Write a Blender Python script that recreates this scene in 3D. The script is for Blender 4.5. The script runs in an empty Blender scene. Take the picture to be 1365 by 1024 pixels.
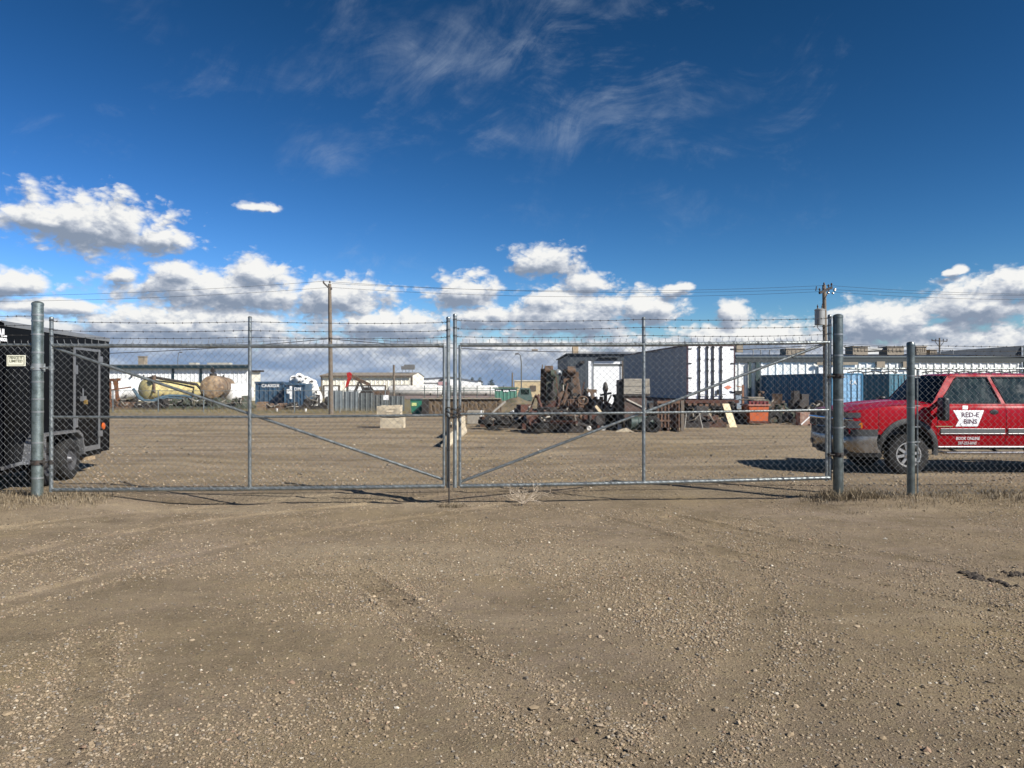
import bpy, math, random
import numpy as np
from mathutils import Vector, Matrix
R = math.radians
sc = bpy.context.scene
C = sc.collection

# ------------------------------------------------------------------ camera, sun, sky
EYE = 1.70
FPX = 1000.0            # focal length in pixels of the 1365 px wide photograph
HOR = 515.0
CXP = 682.5
cam_d = bpy.data.cameras.new("camera")
cam_d.sensor_width = 36.0
cam_d.lens = FPX / 1365.0 * 36.0
cam_d.clip_start = 0.05
cam_d.clip_end = 9000
cam = bpy.data.objects.new("camera", cam_d)
C.objects.link(cam)
cam.location = (0, 0, EYE)
cam.rotation_euler = (R(90) + math.atan(3.0 / FPX), 0, 0)
sc.camera = cam

SUN_DIR = Vector((3.2, -2.25, 2.85)).normalized()
SUN_EL = math.asin(SUN_DIR.z)
SUN_AZ = math.atan2(SUN_DIR.x, SUN_DIR.y)      # clockwise from +y
sun_d = bpy.data.lights.new("sun", 'SUN')
sun_d.energy = 4.9
sun_d.angle = R(0.53)
sun_d.color = (1.0, 0.955, 0.885)
sun = bpy.data.objects.new("sun", sun_d)
C.objects.link(sun)
sun.rotation_euler = SUN_DIR.to_track_quat('Z', 'Y').to_euler()

sc.view_settings.view_transform = 'Standard'
sc.view_settings.look = 'None'
sc.view_settings.exposure = 0.72
sc.view_settings.gamma = 1.0
sc.cycles.max_bounces = 6
sc.cycles.diffuse_bounces = 2
sc.cycles.glossy_bounces = 3
sc.cycles.transparent_max_bounces = 8
sc.cycles.sample_clamp_indirect = 4.0


class NG:
    """tiny helper to write node trees"""
    def __init__(s, tree):
        s.t = tree
        s.n = tree.nodes
        s.l = tree.links

    def set(s, inp, v):
        if isinstance(v, bpy.types.NodeSocket):
            s.l.new(v, inp)
        elif v is not None:
            inp.default_value = v

    def math(s, op, a, b=None, c=None, clamp=False):
        m = s.n.new('ShaderNodeMath'); m.operation = op; m.use_clamp = clamp
        s.set(m.inputs[0], a); s.set(m.inputs[1], b)
        if c is not None:
            s.set(m.inputs[2], c)
        return m.outputs[0]

    def vmath(s, op, a, b=None):
        m = s.n.new('ShaderNodeVectorMath'); m.operation = op
        s.set(m.inputs[0], a)
        if b is not None:
            s.set(m.inputs[1], b)
        return m.outputs['Value'] if op in ('LENGTH', 'DOT_PRODUCT') else m.outputs[0]

    def noise(s, vec, scale, detail=4, rough=.55, lac=2.0, dist=0.0, dim='3D'):
        m = s.n.new('ShaderNodeTexNoise'); m.noise_dimensions = dim
        s.set(m.inputs['Vector'], vec)
        m.inputs['Scale'].default_value = scale
        m.inputs['Detail'].default_value = detail
        m.inputs['Roughness'].default_value = rough
        m.inputs['Lacunarity'].default_value = lac
        m.inputs['Distortion'].default_value = dist
        return m.outputs['Fac']

    def voro(s, vec, scale, feature='F1', out='Distance', rnd=1.0):
        m = s.n.new('ShaderNodeTexVoronoi'); m.feature = feature
        s.set(m.inputs['Vector'], vec)
        m.inputs['Scale'].default_value = scale
        m.inputs['Randomness'].default_value = rnd
        return m.outputs[out]

    def ramp(s, fac, stops, interp='LINEAR'):
        m = s.n.new('ShaderNodeValToRGB'); m.color_ramp.interpolation = interp
        e = m.color_ramp.elements
        while len(e) < len(stops):
            e.new(0.5)
        for i, (p, c) in enumerate(stops):
            e[i].position = p
            e[i].color = (c[0], c[1], c[2], 1) if hasattr(c, '__len__') else (c, c, c, 1)
        s.set(m.inputs[0], fac)
        return m.outputs[0]

    def mix(s, fac, a, b, mode='MIX'):
        m = s.n.new('ShaderNodeMix'); m.data_type = 'RGBA'; m.blend_type = mode
        s.set(m.inputs[0], fac)
        for inp, v in ((m.inputs[6], a), (m.inputs[7], b)):
            if hasattr(v, '__len__') and not isinstance(v, bpy.types.NodeSocket):
                v = (v[0], v[1], v[2], 1)
            s.set(inp, v)
        return m.outputs[2]

    def maprange(s, v, a, b, c=0.0, d=1.0, smooth=False):
        m = s.n.new('ShaderNodeMapRange'); m.clamp = True
        if smooth:
            m.interpolation_type = 'SMOOTHSTEP'
        s.set(m.inputs[0], v)
        for i, x in enumerate((a, b, c, d)):
            m.inputs[i + 1].default_value = x
        return m.outputs[0]

    def comb(s, x, y, z):
        m = s.n.new('ShaderNodeCombineXYZ')
        s.set(m.inputs[0], x); s.set(m.inputs[1], y); s.set(m.inputs[2], z)
        return m.outputs[0]

    def sep(s, v):
        m = s.n.new('ShaderNodeSeparateXYZ'); s.set(m.inputs[0], v)
        return m.outputs


world = bpy.data.worlds.new("World")
sc.world = world
world.use_nodes = True
world.cycles.sampling_method = 'MANUAL'
world.cycles.sample_map_resolution = 512


def azel(px, py):
    a = math.atan((px - CXP) / FPX)
    return a, math.atan((HOR - py) / FPX * math.cos(a))


# every cumulus heap of the day: centre and half sizes, as seen in direction (azimuth, elevation)
HEAPS = [(118, 302, 138, 58), (205, 322, 66, 32), (60, 296, 72, 36), (300, 392, 165, 42), (345, 368, 48, 32), (450, 402, 85, 38),
         (240, 365, 55, 22), (163, 369, 33, 15), (345, 277, 34, 9), (18, 382, 72, 26), (75, 410, 85, 18), (620, 394, 56, 38), (728, 352, 64, 30),
         (785, 382, 46, 22), (900, 389, 22, 10), (913, 384, 16, 9), (1269, 365, 15, 7), (1281, 360, 13, 9), (250, 440, 190, 42),
         (520, 438, 120, 30), (760, 425, 115, 45), (735, 402, 42, 26), (868, 415, 52, 34), (978, 425, 30, 28), (1000, 458, 150, 32),
         (1180, 438, 110, 42), (1300, 410, 88, 48), (1355, 385, 60, 34), (60, 440, 100, 22), (640, 425, 60, 25)]


def cloud_group():
    g = bpy.data.node_groups.new('cumulus_density', 'ShaderNodeTree')
    g.interface.new_socket('Vector', in_out='INPUT', socket_type='NodeSocketVector')
    g.interface.new_socket('Density', in_out='OUTPUT', socket_type='NodeSocketFloat')
    g.interface.new_socket('Height', in_out='OUTPUT', socket_type='NodeSocketFloat')
    q = NG(g)
    gi = g.nodes.new('NodeGroupInput'); go = g.nodes.new('NodeGroupOutput')
    v = q.vmath('NORMALIZE', gi.outputs[0])
    x, y, z = q.sep(v)
    az = q.math('ARCTAN2', x, y)
    el = q.math('ARCSINE', z)
    wv = q.comb(az, q.math('MULTIPLY', el, 1.5), 0.0)
    n_big = q.noise(wv, 11, 2, .5)
    n_mid = q.noise(wv, 34, 9, .60, dist=.25)
    # billows: inverted cell distances give the cauliflower tops
    wob = q.vmath('ADD', wv, q.comb(q.math('MULTIPLY', n_mid, .035), q.math('MULTIPLY', n_big, .03), 0.0))
    b1 = q.math('SUBTRACT', 1.0, q.voro(wob, 26))
    b2 = q.math('SUBTRACT', 1.0, q.voro(wob, 62))
    b3 = q.math('SUBTRACT', 1.0, q.voro(wob, 140))
    bil = q.math('ADD', q.math('MULTIPLY', b1, .38), q.math('ADD', q.math('MULTIPLY', b2, .36), q.math('MULTIPLY', b3, .26)))
    acc = None
    hacc = None
    for (px, py, rx, ry) in HEAPS:
        a, e = azel(px, py)
        a2, e2 = azel(px + rx, py)
        a3, e3 = azel(px, py - ry)
        ra, re = a2 - a, e3 - e
        dx = q.math('DIVIDE', q.math('SUBTRACT', az, a), ra)
        dy = q.math('DIVIDE', q.math('SUBTRACT', el, e), re)
        dyy = q.math('MAXIMUM', dy, q.math('MULTIPLY', dy, -1.45))
        d = q.math('SUBTRACT', 1.0, q.vmath('LENGTH', q.comb(dx, dyy, 0.0)))
        if acc is None:
            acc = d
        else:
            acc = q.math('SMOOTH_MAX', acc, d, .12)
        h = q.math('MULTIPLY', dy, q.math('MAXIMUM', d, 0.0))
        hacc = h if hacc is None else q.math('ADD', hacc, h)
    # low bank all round the horizon, ragged top
    top = q.math('MULTIPLY_ADD', q.noise(q.comb(az, 0.0, 0.0), 5.0, 3, .6), .06, .045)
    bank = q.math('DIVIDE', q.math('SUBTRACT', top, el), .045)
    bank = q.math('MINIMUM', bank, .9)
    acc = q.math('SMOOTH_MAX', acc, bank, .15)
    acc = q.math('ADD', acc, q.maprange(el, .17, .09, .03, .13))
    dens = q.math('ADD', acc, q.math('ADD', q.math('MULTIPLY', q.math('SUBTRACT', n_mid, .5), 1.3), q.math('MULTIPLY', q.math('SUBTRACT', bil, .60), .9)))
    q.l.new(dens, go.inputs[0])
    q.l.new(hacc, go.inputs[1])
    return g


def build_world():
    t = world.node_tree
    t.nodes.clear()
    q = NG(t)
    geo = t.nodes.new('ShaderNodeTexCoord')
    d = geo.outputs['Generated']
    sky = t.nodes.new('ShaderNodeTexSky')
    sky.sky_type = 'NISHITA'
    sky.sun_disc = False
    sky.sun_elevation = SUN_EL
    sky.sun_rotation = SUN_AZ
    sky.altitude = 700
    sky.air_density = 1.0
    sky.dust_density = 0.3
    sky.ozone_density = 2.5
    hs = t.nodes.new('ShaderNodeHueSaturation')
    hs.inputs['Saturation'].default_value = 1.08
    hs.inputs['Value'].default_value = 1.0
    gm = t.nodes.new('ShaderNodeGamma'); gm.inputs[1].default_value = 1.22
    t.links.new(q.mix(1.0, sky.outputs[0], (.25, .25, .25), 'MULTIPLY'), gm.inputs[0])
    t.links.new(q.mix(1.0, gm.outputs[0], (4.0, 4.0, 4.0), 'MULTIPLY'), hs.inputs['Color'])
    skyc = q.mix(1.0, hs.outputs[0], (0.50, 0.83, 1.10), 'MULTIPLY')
    # deepen the blue with height the way the camera saw it
    cr, cg, cbl = q.sep(q.mix(1.0, skyc, (.1527, .1527, .1527), 'MULTIPLY'))
    skyc = q.comb(q.math('MULTIPLY', q.math('POWER', cr, 1.62), 18.8), q.math('MULTIPLY', q.math('POWER', cg, 1.38), 7.85), q.math('MULTIPLY', q.math('POWER', cbl, 1.6), 5.75))
    x, y, z = q.sep(q.vmath('NORMALIZE', d))
    az = q.math('ARCTAN2', x, y)
    el = q.math('ARCSINE', z)
    g = cloud_group()

    def dens(vec):
        n = t.nodes.new('ShaderNodeGroup'); n.node_tree = g
        t.links.new(vec, n.inputs[0])
        return n.outputs
    o0 = dens(d)
    off = (0.007, -0.003, 0.009)
    o1 = dens(q.vmath('ADD', d, off))
    D0, H = o0[0], o0[1]
    grad = q.math('SUBTRACT', D0, o1[0])
    alpha = q.maprange(D0, -.12, 0.42, 0, 1, True)
    thick = q.maprange(D0, 0.15, 1.1)
    lit = q.math('ADD', q.math('MULTIPLY', grad, 1.15), q.math('MULTIPLY', H, 1.25))
    tex = q.noise(q.comb(az, q.math('MULTIPLY', el, 1.7), 0.0), 22, 8, .62, dist=.4)
    lit = q.math('ADD', lit, q.math('MULTIPLY', q.math('SUBTRACT', tex, .5), 1.1))
    lit = q.math('SUBTRACT', q.math('ADD', lit, .63), q.math('MULTIPLY', thick, .30))
    low = q.maprange(q.math('ADD', el, q.math('MULTIPLY', az, .045)), 0.006, 0.056, 0, 1, True)
    soft = q.noise(q.comb(az, q.math('MULTIPLY', el, 4.0), 0.0), 7, 5, .55)
    lit = q.math('MULTIPLY', lit, q.math('ADD', .62, q.math('MULTIPLY', soft, .62)))
    shade = q.ramp(lit, [(0.05, (.30, .37, .49)), (0.35, (.44, .50, .61)), (0.60, (.66, .71, .80)), (0.84, (.95, .97, .99)), (1.0, (1.1, 1.1, 1.08))])
    # towards the horizon the bank is a blue grey sheet of far rain
    farc = q.ramp(soft, [(0.33, (.21, .34, .56)), (0.52, (.34, .46, .67)), (0.68, (.76, .84, .95))])
    shade = q.mix(low, farc, shade)
    # cirrus streaks: long thin noise, gathered where the photograph has them
    # the streaks fan out from a point low on the left, as the wind drew them
    fa_, fe_ = azel(330, 330)
    drift = q.noise(q.comb(az, el, 4.0), 2.6, 1.5, .5)
    dx0 = q.math('SUBTRACT', az, fa_); dy0 = q.math('SUBTRACT', el, fe_)
    rad = q.math('SQRT', q.math('ADD', q.math('MULTIPLY', dx0, dx0), q.math('MULTIPLY', dy0, dy0)))
    th = q.math('ARCTAN2', dy0, dx0)
    thw = q.math('ADD', th, q.math('MULTIPLY', q.math('SUBTRACT', drift, .5), .45))
    ca = q.math('MULTIPLY', rad, 3.6)
    cb = q.math('MULTIPLY', thw, 3.6)
    sv = q.comb(ca, cb, 0.0)
    la = q.math('ADD', q.math('MULTIPLY', az, .88), q.math('MULTIPLY', el, .47))
    lb = q.math('SUBTRACT', q.math('MULTIPLY', el, .88), q.math('MULTIPLY', az, .47))
    lb = q.math('ADD', lb, q.math('MULTIPLY', q.math('SUBTRACT', drift, .5), .35))
    soft1 = q.noise(q.comb(q.math('MULTIPLY', la, 5.0), q.math('MULTIPLY', lb, 9.0), 2.0), 1.5, 11, .66, dist=.9)
    soft2 = q.noise(q.comb(q.math('MULTIPLY', az, 5.0), q.math('MULTIPLY', el, 10.0), 6.0), 1.6, 11, .68, dist=.9)
    fine = q.noise(q.comb(q.math('MULTIPLY', la, 9.0), q.math('MULTIPLY', lb, 22.0), 5.0), 1.5, 8, .66, dist=1.2)
    wisp = q.math('ADD', q.math('MULTIPLY', soft1, .44), q.math('ADD', q.math('MULTIPLY', soft2, .38), q.math('MULTIPLY', fine, .18)))
    region = None
    for (px, py, rx, ry, k) in [(600, 80, 260, 150, 1.15), (770, 5, 150, 36, .9), (860, 150, 260, 80, 1.1), (180, 8, 70, 45, 1.2), (295, 108, 75, 38, 1.2),
                                (430, 195, 60, 50, .9), (60, 160, 110, 40, .55), (520, 350, 90, 28, .8), (850, 280, 170, 34, .55), (700, 190, 150, 50, 1.1), (345, 277, 44, 17, 1.5)]:
        a, e = azel(px, py)
        a2, _ = azel(px + rx, py)
        _, e3 = azel(px, py - ry)
        dx = q.math('DIVIDE', q.math('SUBTRACT', az, a), a2 - a)
        dy = q.math('DIVIDE', q.math('SUBTRACT', el, e), e3 - e)
        dd = q.math('MULTIPLY', q.math('SUBTRACT', 1.0, q.vmath('LENGTH', q.comb(dx, dy, 0.0))), k)
        region = dd if region is None else q.math('MAXIMUM', region, dd)
    region = q.math('MAXIMUM', region, -1.0)
    cir = q.math('ADD', q.math('MULTIPLY', region, .40), q.math('MULTIPLY', q.math('SUBTRACT', wisp, .5), 3.4))
    cir = q.maprange(cir, .0, 1.1, 0, .46, True)
    n2 = q.noise(q.comb(az, q.math('MULTIPLY', el, 2.0), 8.0), 4, 4, .6)
    cir = q.math('MULTIPLY', cir, q.maprange(n2, .35, .6))
    bg_s = t.nodes.new('ShaderNodeBackground'); bg_s.inputs[1].default_value = .056
    t.links.new(skyc, bg_s.inputs[0])
    bg_c = t.nodes.new('ShaderNodeBackground'); bg_c.inputs[1].default_value = .51
    t.links.new(shade, bg_c.inputs[0])
    bg_w = t.nodes.new('ShaderNodeBackground'); bg_w.inputs[1].default_value = .40
    bg_w.inputs[0].default_value = (.72, .84, 1.0, 1)
    m1 = t.nodes.new('ShaderNodeMixShader'); m2 = t.nodes.new('ShaderNodeMixShader')
    t.links.new(cir, m1.inputs[0]); t.links.new(bg_s.outputs[0], m1.inputs[1]); t.links.new(bg_w.outputs[0], m1.inputs[2])
    t.links.new(alpha, m2.inputs[0]); t.links.new(m1.outputs[0], m2.inputs[1]); t.links.new(bg_c.outputs[0], m2.inputs[2])
    out = t.nodes.new('ShaderNodeOutputWorld')
    t.links.new(m2.outputs[0], out.inputs[0])


build_world()

# ------------------------------------------------------------------ helpers
rng = random.Random(7)
nrg = np.random.default_rng(11)


def P(px, py, D):
    """the world point at depth D (metres along +y) seen in that place of the photograph"""
    return Vector(((px - CXP) / FPX * D, D, EYE - (py - HOR) / FPX * D))


def PX(px, D):
    return (px - CXP) / FPX * D


def PZ(py, D):
    return EYE - (py - HOR) / FPX * D


class MB:
    def __init__(s):
        s.v = []
        s.f = []
        s.m = []
        s.mi = 0

    def add(s, vs, fs):
        o = len(s.v)
        s.v.extend([tuple(p) for p in vs])
        s.f.extend([tuple(o + i for i in f) for f in fs])
        s.m.extend([s.mi] * len(fs))
        return s

    def box(s, c, size, rot=None):
        hx, hy, hz = size[0] / 2, size[1] / 2, size[2] / 2
        pts = [Vector((x, y, z)) for x in (-hx, hx) for y in (-hy, hy) for z in (-hz, hz)]
        if rot is not None:
            if not isinstance(rot, Matrix):
                rot = Matrix.Rotation(rot, 3, 'Z')
            pts = [rot @ p for p in pts]
        c = Vector(c)
        return s.add([p + c for p in pts], [(0, 1, 3, 2), (4, 6, 7, 5), (0, 4, 5, 1), (2, 3, 7, 6), (0, 2, 6, 4), (1, 5, 7, 3)])

    def bx(s, x0, x1, y0, y1, z0, z1):
        return s.box(((x0 + x1) / 2, (y0 + y1) / 2, (z0 + z1) / 2), (abs(x1 - x0), abs(y1 - y0), abs(z1 - z0)))

    def bar(s, p0, p1, w, h):
        """rectangular bar from p0 to p1"""
        p0, p1 = Vector(p0), Vector(p1)
        d = p1 - p0
        L = d.length
        q = d.to_track_quat('X', 'Z').to_matrix()
        return s.box((p0 + p1) / 2, (L, w, h), q)

    def tube(s, p0, p1, r, n=10, r2=None, caps=True):
        return s.path([p0, p1], r, n, r2, caps)

    def path(s, pts, r, n=8, r2=None, caps=True, closed=False):
        pts = [Vector(p) for p in pts]
        k = len(pts)
        vs, fs = [], []
        up = None
        for i, p in enumerate(pts):
            a = pts[i - 1] if (i > 0 or closed) else p
            b = pts[(i + 1) % k] if (i < k - 1 or closed) else p
            t = (b - a).normalized()
            if up is None:
                up = Vector((0, 0, 1)) if abs(t.z) < .9 else Vector((1, 0, 0))
            e1 = t.cross(up)
            if e1.length < 1e-6:
                e1 = t.orthogonal()
            e1.normalize()
            e2 = e1.cross(t).normalized()
            up = e2
            rr = r if r2 is None else r + (r2 - r) * i / (k - 1)
            for j in range(n):
                an = 2 * math.pi * j / n
                vs.append(p + e1 * math.cos(an) * rr + e2 * math.sin(an) * rr)
        for i in range(k if closed else k - 1):
            for j in range(n):
                a0 = i * n + j
                a1 = i * n + (j + 1) % n
                b0 = ((i + 1) % k) * n + j
                b1 = ((i + 1) % k) * n + (j + 1) % n
                fs.append((a0, b0, b1, a1))
        if caps and not closed:
            fs.append(tuple(range(n)))
            fs.append(tuple(range((k - 1) * n + n - 1, (k - 1) * n - 1, -1)))
        return s.add(vs, fs)

    def lathe(s, c, axis, prof, n=24, closed_ends=True):
        """prof: list of (distance along axis, radius)"""
        c = Vector(c); axis = Vector(axis).normalized()
        e1 = axis.orthogonal().normalized(); e2 = axis.cross(e1)
        vs, fs = [], []
        for (t, r) in prof:
            for j in range(n):
                an = 2 * math.pi * j / n
                vs.append(c + axis * t + (e1 * math.cos(an) + e2 * math.sin(an)) * r)
        for i in range(len(prof) - 1):
            for j in range(n):
                fs.append((i * n + j, i * n + (j + 1) % n, (i + 1) * n + (j + 1) % n, (i + 1) * n + j))
        if closed_ends:
            fs.append(tuple(range(n - 1, -1, -1)))
            fs.append(tuple(range((len(prof) - 1) * n, len(prof) * n)))
        return s.add(vs, fs)

    def prism(s, outline, fn0, fn1):
        """outline of 2-D points, mapped to 3-D by two functions (front face, back face)"""
        n = len(outline)
        vs = [fn0(*p) for p in outline] + [fn1(*p) for p in outline]
        fs = [tuple(range(n)), tuple(range(2 * n - 1, n - 1, -1))]
        for i in range(n):
            j = (i + 1) % n
            fs.append((i, i + n, j + n, j))
        return s.add(vs, fs)

    def corr(s, p0, p1, z0, z1, pitch=.3, amp=.03, thick=.05, nrm=None):
        """standing corrugated sheet between two ground points"""
        p0, p1 = Vector(p0).to_2d(), Vector(p1).to_2d()
        d = p1 - p0
        L = d.length
        d.normalize()
        nv = Vector((d.y, -d.x)) if nrm is None else Vector(nrm)
        n = max(1, int(round(L / pitch)))
        pts = []
        for i in range(n):
            for (f, a) in ((0, 0), (.3, 0), (.42, 1), (.58, 1), (.7, 0)):
                pts.append(((i + f) / n * L, a * amp))
        pts.append((L, 0))
        vs, fs = [], []
        for (t, a) in pts:
            q = p0 + d * t + nv * a
            vs.append((q.x, q.y, z0)); vs.append((q.x, q.y, z1))
        for i in range(len(pts) - 1):
            fs.append((2 * i, 2 * i + 2, 2 * i + 3, 2 * i + 1))
        k = len(vs)
        a = p0 - nv * thick; b = p1 - nv * thick
        vs += [(a.x, a.y, z0), (a.x, a.y, z1), (b.x, b.y, z0), (b.x, b.y, z1)]
        fs += [(k, k + 1, k + 3, k + 2), (0, 1, k + 1, k), (k - 2, k + 2, k + 3, k - 1)]
        top = [2 * i + 1 for i in range(len(pts))]
        fs.append(tuple(top + [k + 3, k + 1]))
        return s.add(vs, fs)

    def text(s, body, fn, size, align='CENTER', extr=.002, bold=0.0):
        """letters as mesh; fn maps (x, y, z) of the lettering to 3-D"""
        cu = bpy.data.curves.new('letters', 'FONT')
        cu.body = body; cu.size = size; cu.align_x = align; cu.align_y = 'CENTER'
        cu.extrude = extr; cu.offset = bold; cu.resolution_u = 2
        o = bpy.data.objects.new('letters', cu)
        C.objects.link(o)
        dg = bpy.context.evaluated_depsgraph_get()
        me = bpy.data.meshes.new_from_object(o.evaluated_get(dg))
        vs = [fn(*v.co) for v in me.vertices]
        fs = [tuple(p.vertices) for p in me.polygons]
        s.add(vs, fs)
        bpy.data.objects.remove(o); bpy.data.curves.remove(cu); bpy.data.meshes.remove(me)
        return s

    def mesh(s, name, mats, base=(0, 0, 0), smooth=None, bevel=None):
        b = Vector(base)
        me = bpy.data.meshes.new(name)
        me.from_pydata([(v[0] - b.x, v[1] - b.y, v[2] - b.z) for v in s.v], [], s.f)
        for m in (mats if isinstance(mats, (list, tuple)) else [mats]):
            me.materials.append(m)
        me.polygons.foreach_set('material_index', s.m)
        if smooth is not None:
            me.polygons.foreach_set('use_smooth', [True] * len(me.polygons))
            me.set_sharp_from_angle(angle=R(smooth))
        me.update()
        return me


def mkobj(name, mb, mats, base=(0, 0, 0), parent=None, smooth=35, bevel=None, loc=None):
    me = mb.mesh(name, mats, base, smooth)
    o = bpy.data.objects.new(name, me)
    C.objects.link(o)
    if parent is not None:
        o.parent = parent
    else:
        o.location = base
    if bevel:
        m = o.modifiers.new('edge', 'BEVEL')
        m.width = bevel; m.segments = 2; m.limit_method = 'ANGLE'; m.angle_limit = R(40)
    return o


class Thing:
    def __init__(s, name, base, label, cat, group=None):
        s.base = Vector(base)
        s.o = bpy.data.objects.new(name, None)
        s.o.empty_display_size = .2
        C.objects.link(s.o)
        s.o.location = s.base
        s.o['label'] = label
        s.o['category'] = cat
        if group:
            s.o['group'] = group

    def part(s, name, mb, mats, parent=None, smooth=35, bevel=None, label=None):
        o = mkobj(name, mb, mats, s.base, parent or s.o, smooth, bevel)
        if label:
            o['label'] = label
        return o


def single(name, mb, mats, base, label, cat, group=None, smooth=35, bevel=None):
    o = mkobj(name, mb, mats, base, None, smooth, bevel)
    o['label'] = label; o['category'] = cat
    if group:
        o['group'] = group
    return o


def structure(name, mb, mats, smooth=35):
    o = mkobj(name, mb, mats, (0, 0, 0), None, smooth)
    o['kind'] = 'structure'
    return o


def dup(root, loc=None, rotz=None, label=None, scale=None):
    r = root.copy(); C.objects.link(r)
    if loc is not None:
        r.location = loc
    if rotz is not None:
        r.rotation_euler = (0, 0, rotz)
    if scale is not None:
        r.scale = (scale,) * 3
    if label:
        r['label'] = label
    for ch in list(root.children):
        c = ch.copy(); C.objects.link(c); c.parent = r
        for g_ in list(ch.children):
            e = g_.copy(); C.objects.link(e); e.parent = c
    return r


# ------------------------------------------------------------------ materials
MATS = {}


def mat(name, col, rough=.6, metal=0.0, var=.12, scale=4.0, bump=0.0, bscale=60.0, col2=None, c2at=(.52, .62), dirt=0.0, coat=0.0, spec=.5, grime_or_reflection=None):
    if name in MATS:
        return MATS[name]
    lum = .3 * col[0] + .6 * col[1] + .1 * col[2]
    kk = .76 + .24 * min(1, max(0, (lum - .35) / .3))
    col = tuple(c * kk for c in col)
    if col2 is not None:
        col2 = tuple(c * kk for c in col2)
    m = bpy.data.materials.new(name); m.use_nodes = True
    t = m.node_tree; q = NG(t)
    b = t.nodes['Principled BSDF']
    tc = t.nodes.new('ShaderNodeTexCoord').outputs['Object']
    n = q.noise(tc, scale, 6, .6)
    a = tuple(max(0, c * (1 - var)) for c in col); c_ = tuple(min(1, c * (1 + var)) for c in col)
    cc = q.mix(q.maprange(n, .3, .7), a, c_)
    if col2 is not None:
        n2 = q.noise(tc, scale * 1.7, 8, .68, dist=.3)
        cc = q.mix(q.maprange(n2, c2at[0], c2at[1]), cc, col2)
    if dirt:
        n3 = q.noise(q.vmath('MULTIPLY', tc, (1, 1, .25)), scale * 3, 6, .65)
        cc = q.mix(q.math('MULTIPLY', q.maprange(n3, .45, .7), dirt), cc, grime_or_reflection or (.16, .13, .095))
    t.links.new(cc, b.inputs['Base Color'])
    b.inputs['Roughness'].default_value = rough
    rr = q.maprange(n, .3, .7, max(0, rough - .1), min(1, rough + .1))
    t.links.new(rr, b.inputs['Roughness'])
    b.inputs['Metallic'].default_value = metal
    b.inputs['Specular IOR Level'].default_value = spec
    if coat:
        b.inputs['Coat Weight'].default_value = coat
        b.inputs['Coat Roughness'].default_value = .05
    if bump:
        bn = t.nodes.new('ShaderNodeBump')
        bn.inputs['Strength'].default_value = bump
        bn.inputs['Distance'].default_value = .01
        t.links.new(q.noise(tc, bscale, 5, .6), bn.inputs['Height'])
        t.links.new(bn.outputs[0], b.inputs['Normal'])
    MATS[name] = m
    return m


galv = mat('galvanised_steel', (.36, .39, .38), .42, .75, .16, 9, .15, 90, col2=(.17, .19, .185), c2at=(.5, .7))
galv_dark = mat('weathered_dark_post', (.20, .23, .215), .38, .75, .12, 6, .2, 60, col2=(.11, .13, .12), c2at=(.48, .66))
galv_post = mat('galvanised_post', (.33, .385, .355), .40, .80, .12, 6, .2, 60, col2=(.16, .20, .18), c2at=(.48, .66))
wire_m = mat('fence_wire', (.24, .25, .25), .5, .4, .1, 3)
barb_m = mat('barbed_wire', (.09, .085, .08), .6, .5, .2, 8)
band_m = mat('clean_steel_band', (.36, .38, .37), .4, .6, .08, 8)
dark_iron = mat('dark_iron', (.055, .048, .042), .6, .3, .3, 6, col2=(.10, .055, .035), c2at=(.55, .7))
black_rub = mat('black_rubber', (.018, .018, .018), .8, 0, .25, 12, .3, 40, dirt=.22, grime_or_reflection=(.09, .075, .06), spec=.25)
black_pl = mat('black_plastic', (.018, .019, .02), .45, 0, .15, 10)
rust = mat('rust_brown', (.12, .062, .04), .85, .1, .35, 2.5, .4, 30, col2=(.065, .04, .03), c2at=(.5, .62))
rust_red = mat('rust_red', (.12, .048, .032), .8, .1, .3, 3, .3, 30, col2=(.09, .04, .03), c2at=(.52, .66))
rust_pale = mat('pale_rust', (.20, .115, .075), .85, 0, .3, 3, .3, 30, col2=(.14, .08, .05), c2at=(.5, .65))
conc = mat('concrete_pale', (.55, .47, .335), .9, 0, .14, 2.2, .5, 26, col2=(.36, .31, .22), c2at=(.54, .68), dirt=.25)
conc_g = mat('concrete_grey', (.40, .365, .30), .9, 0, .15, 2.2, .5, 26, col2=(.27, .24, .19), c2at=(.5, .68), dirt=.2)
white_pt = mat('white_paint', (.80, .80, .78), .5, 0, .04, 1.2, dirt=.12, grime_or_reflection=(.5, .45, .38))
white_wall = mat('white_metal_siding', (.80, .81, .79), .5, 0, .05, .7, dirt=.15, grime_or_reflection=(.45, .43, .36))
cream = mat('cream_siding', (.80, .76, .63), .6, 0, .06, .8, dirt=.2, grime_or_reflection=(.42, .36, .25))
tan_w = mat('tan_wall', (.60, .47, .28), .7, 0, .06, .8, dirt=.15)
slate = mat('slate_roof_metal', (.045, .058, .075), .5, .2, .12, .8)
navy = mat('navy_trim', (.015, .04, .055), .5, .1, .1, 2)
roofgrey = mat('grey_roof_edge', (.23, .25, .24), .55, .2, .1, 2)
greysid = mat('grey_siding', (.06, .075, .09), .6, .1, .08, .8, .2, 14)
brown_u = mat('beige_unit', (.36, .30, .22), .7, .1, .15, 2, dirt=.3)
wood = mat('weathered_pole_wood', (.20, .165, .125), .9, 0, .22, 5, .5, 30, col2=(.15, .115, .085), c2at=(.5, .65))
ply = mat('bare_plywood', (.72, .58, .36), .75, 0, .1, 3, .2, 20)
straw_m = None
blue_c = mat('container_blue_shaded', (.04, .20, .36), .55, .1, .14, 1.3, dirt=.35, grime_or_reflection=(.10, .09, .08))  # deep blue carries the shade of the long side in its colour
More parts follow.
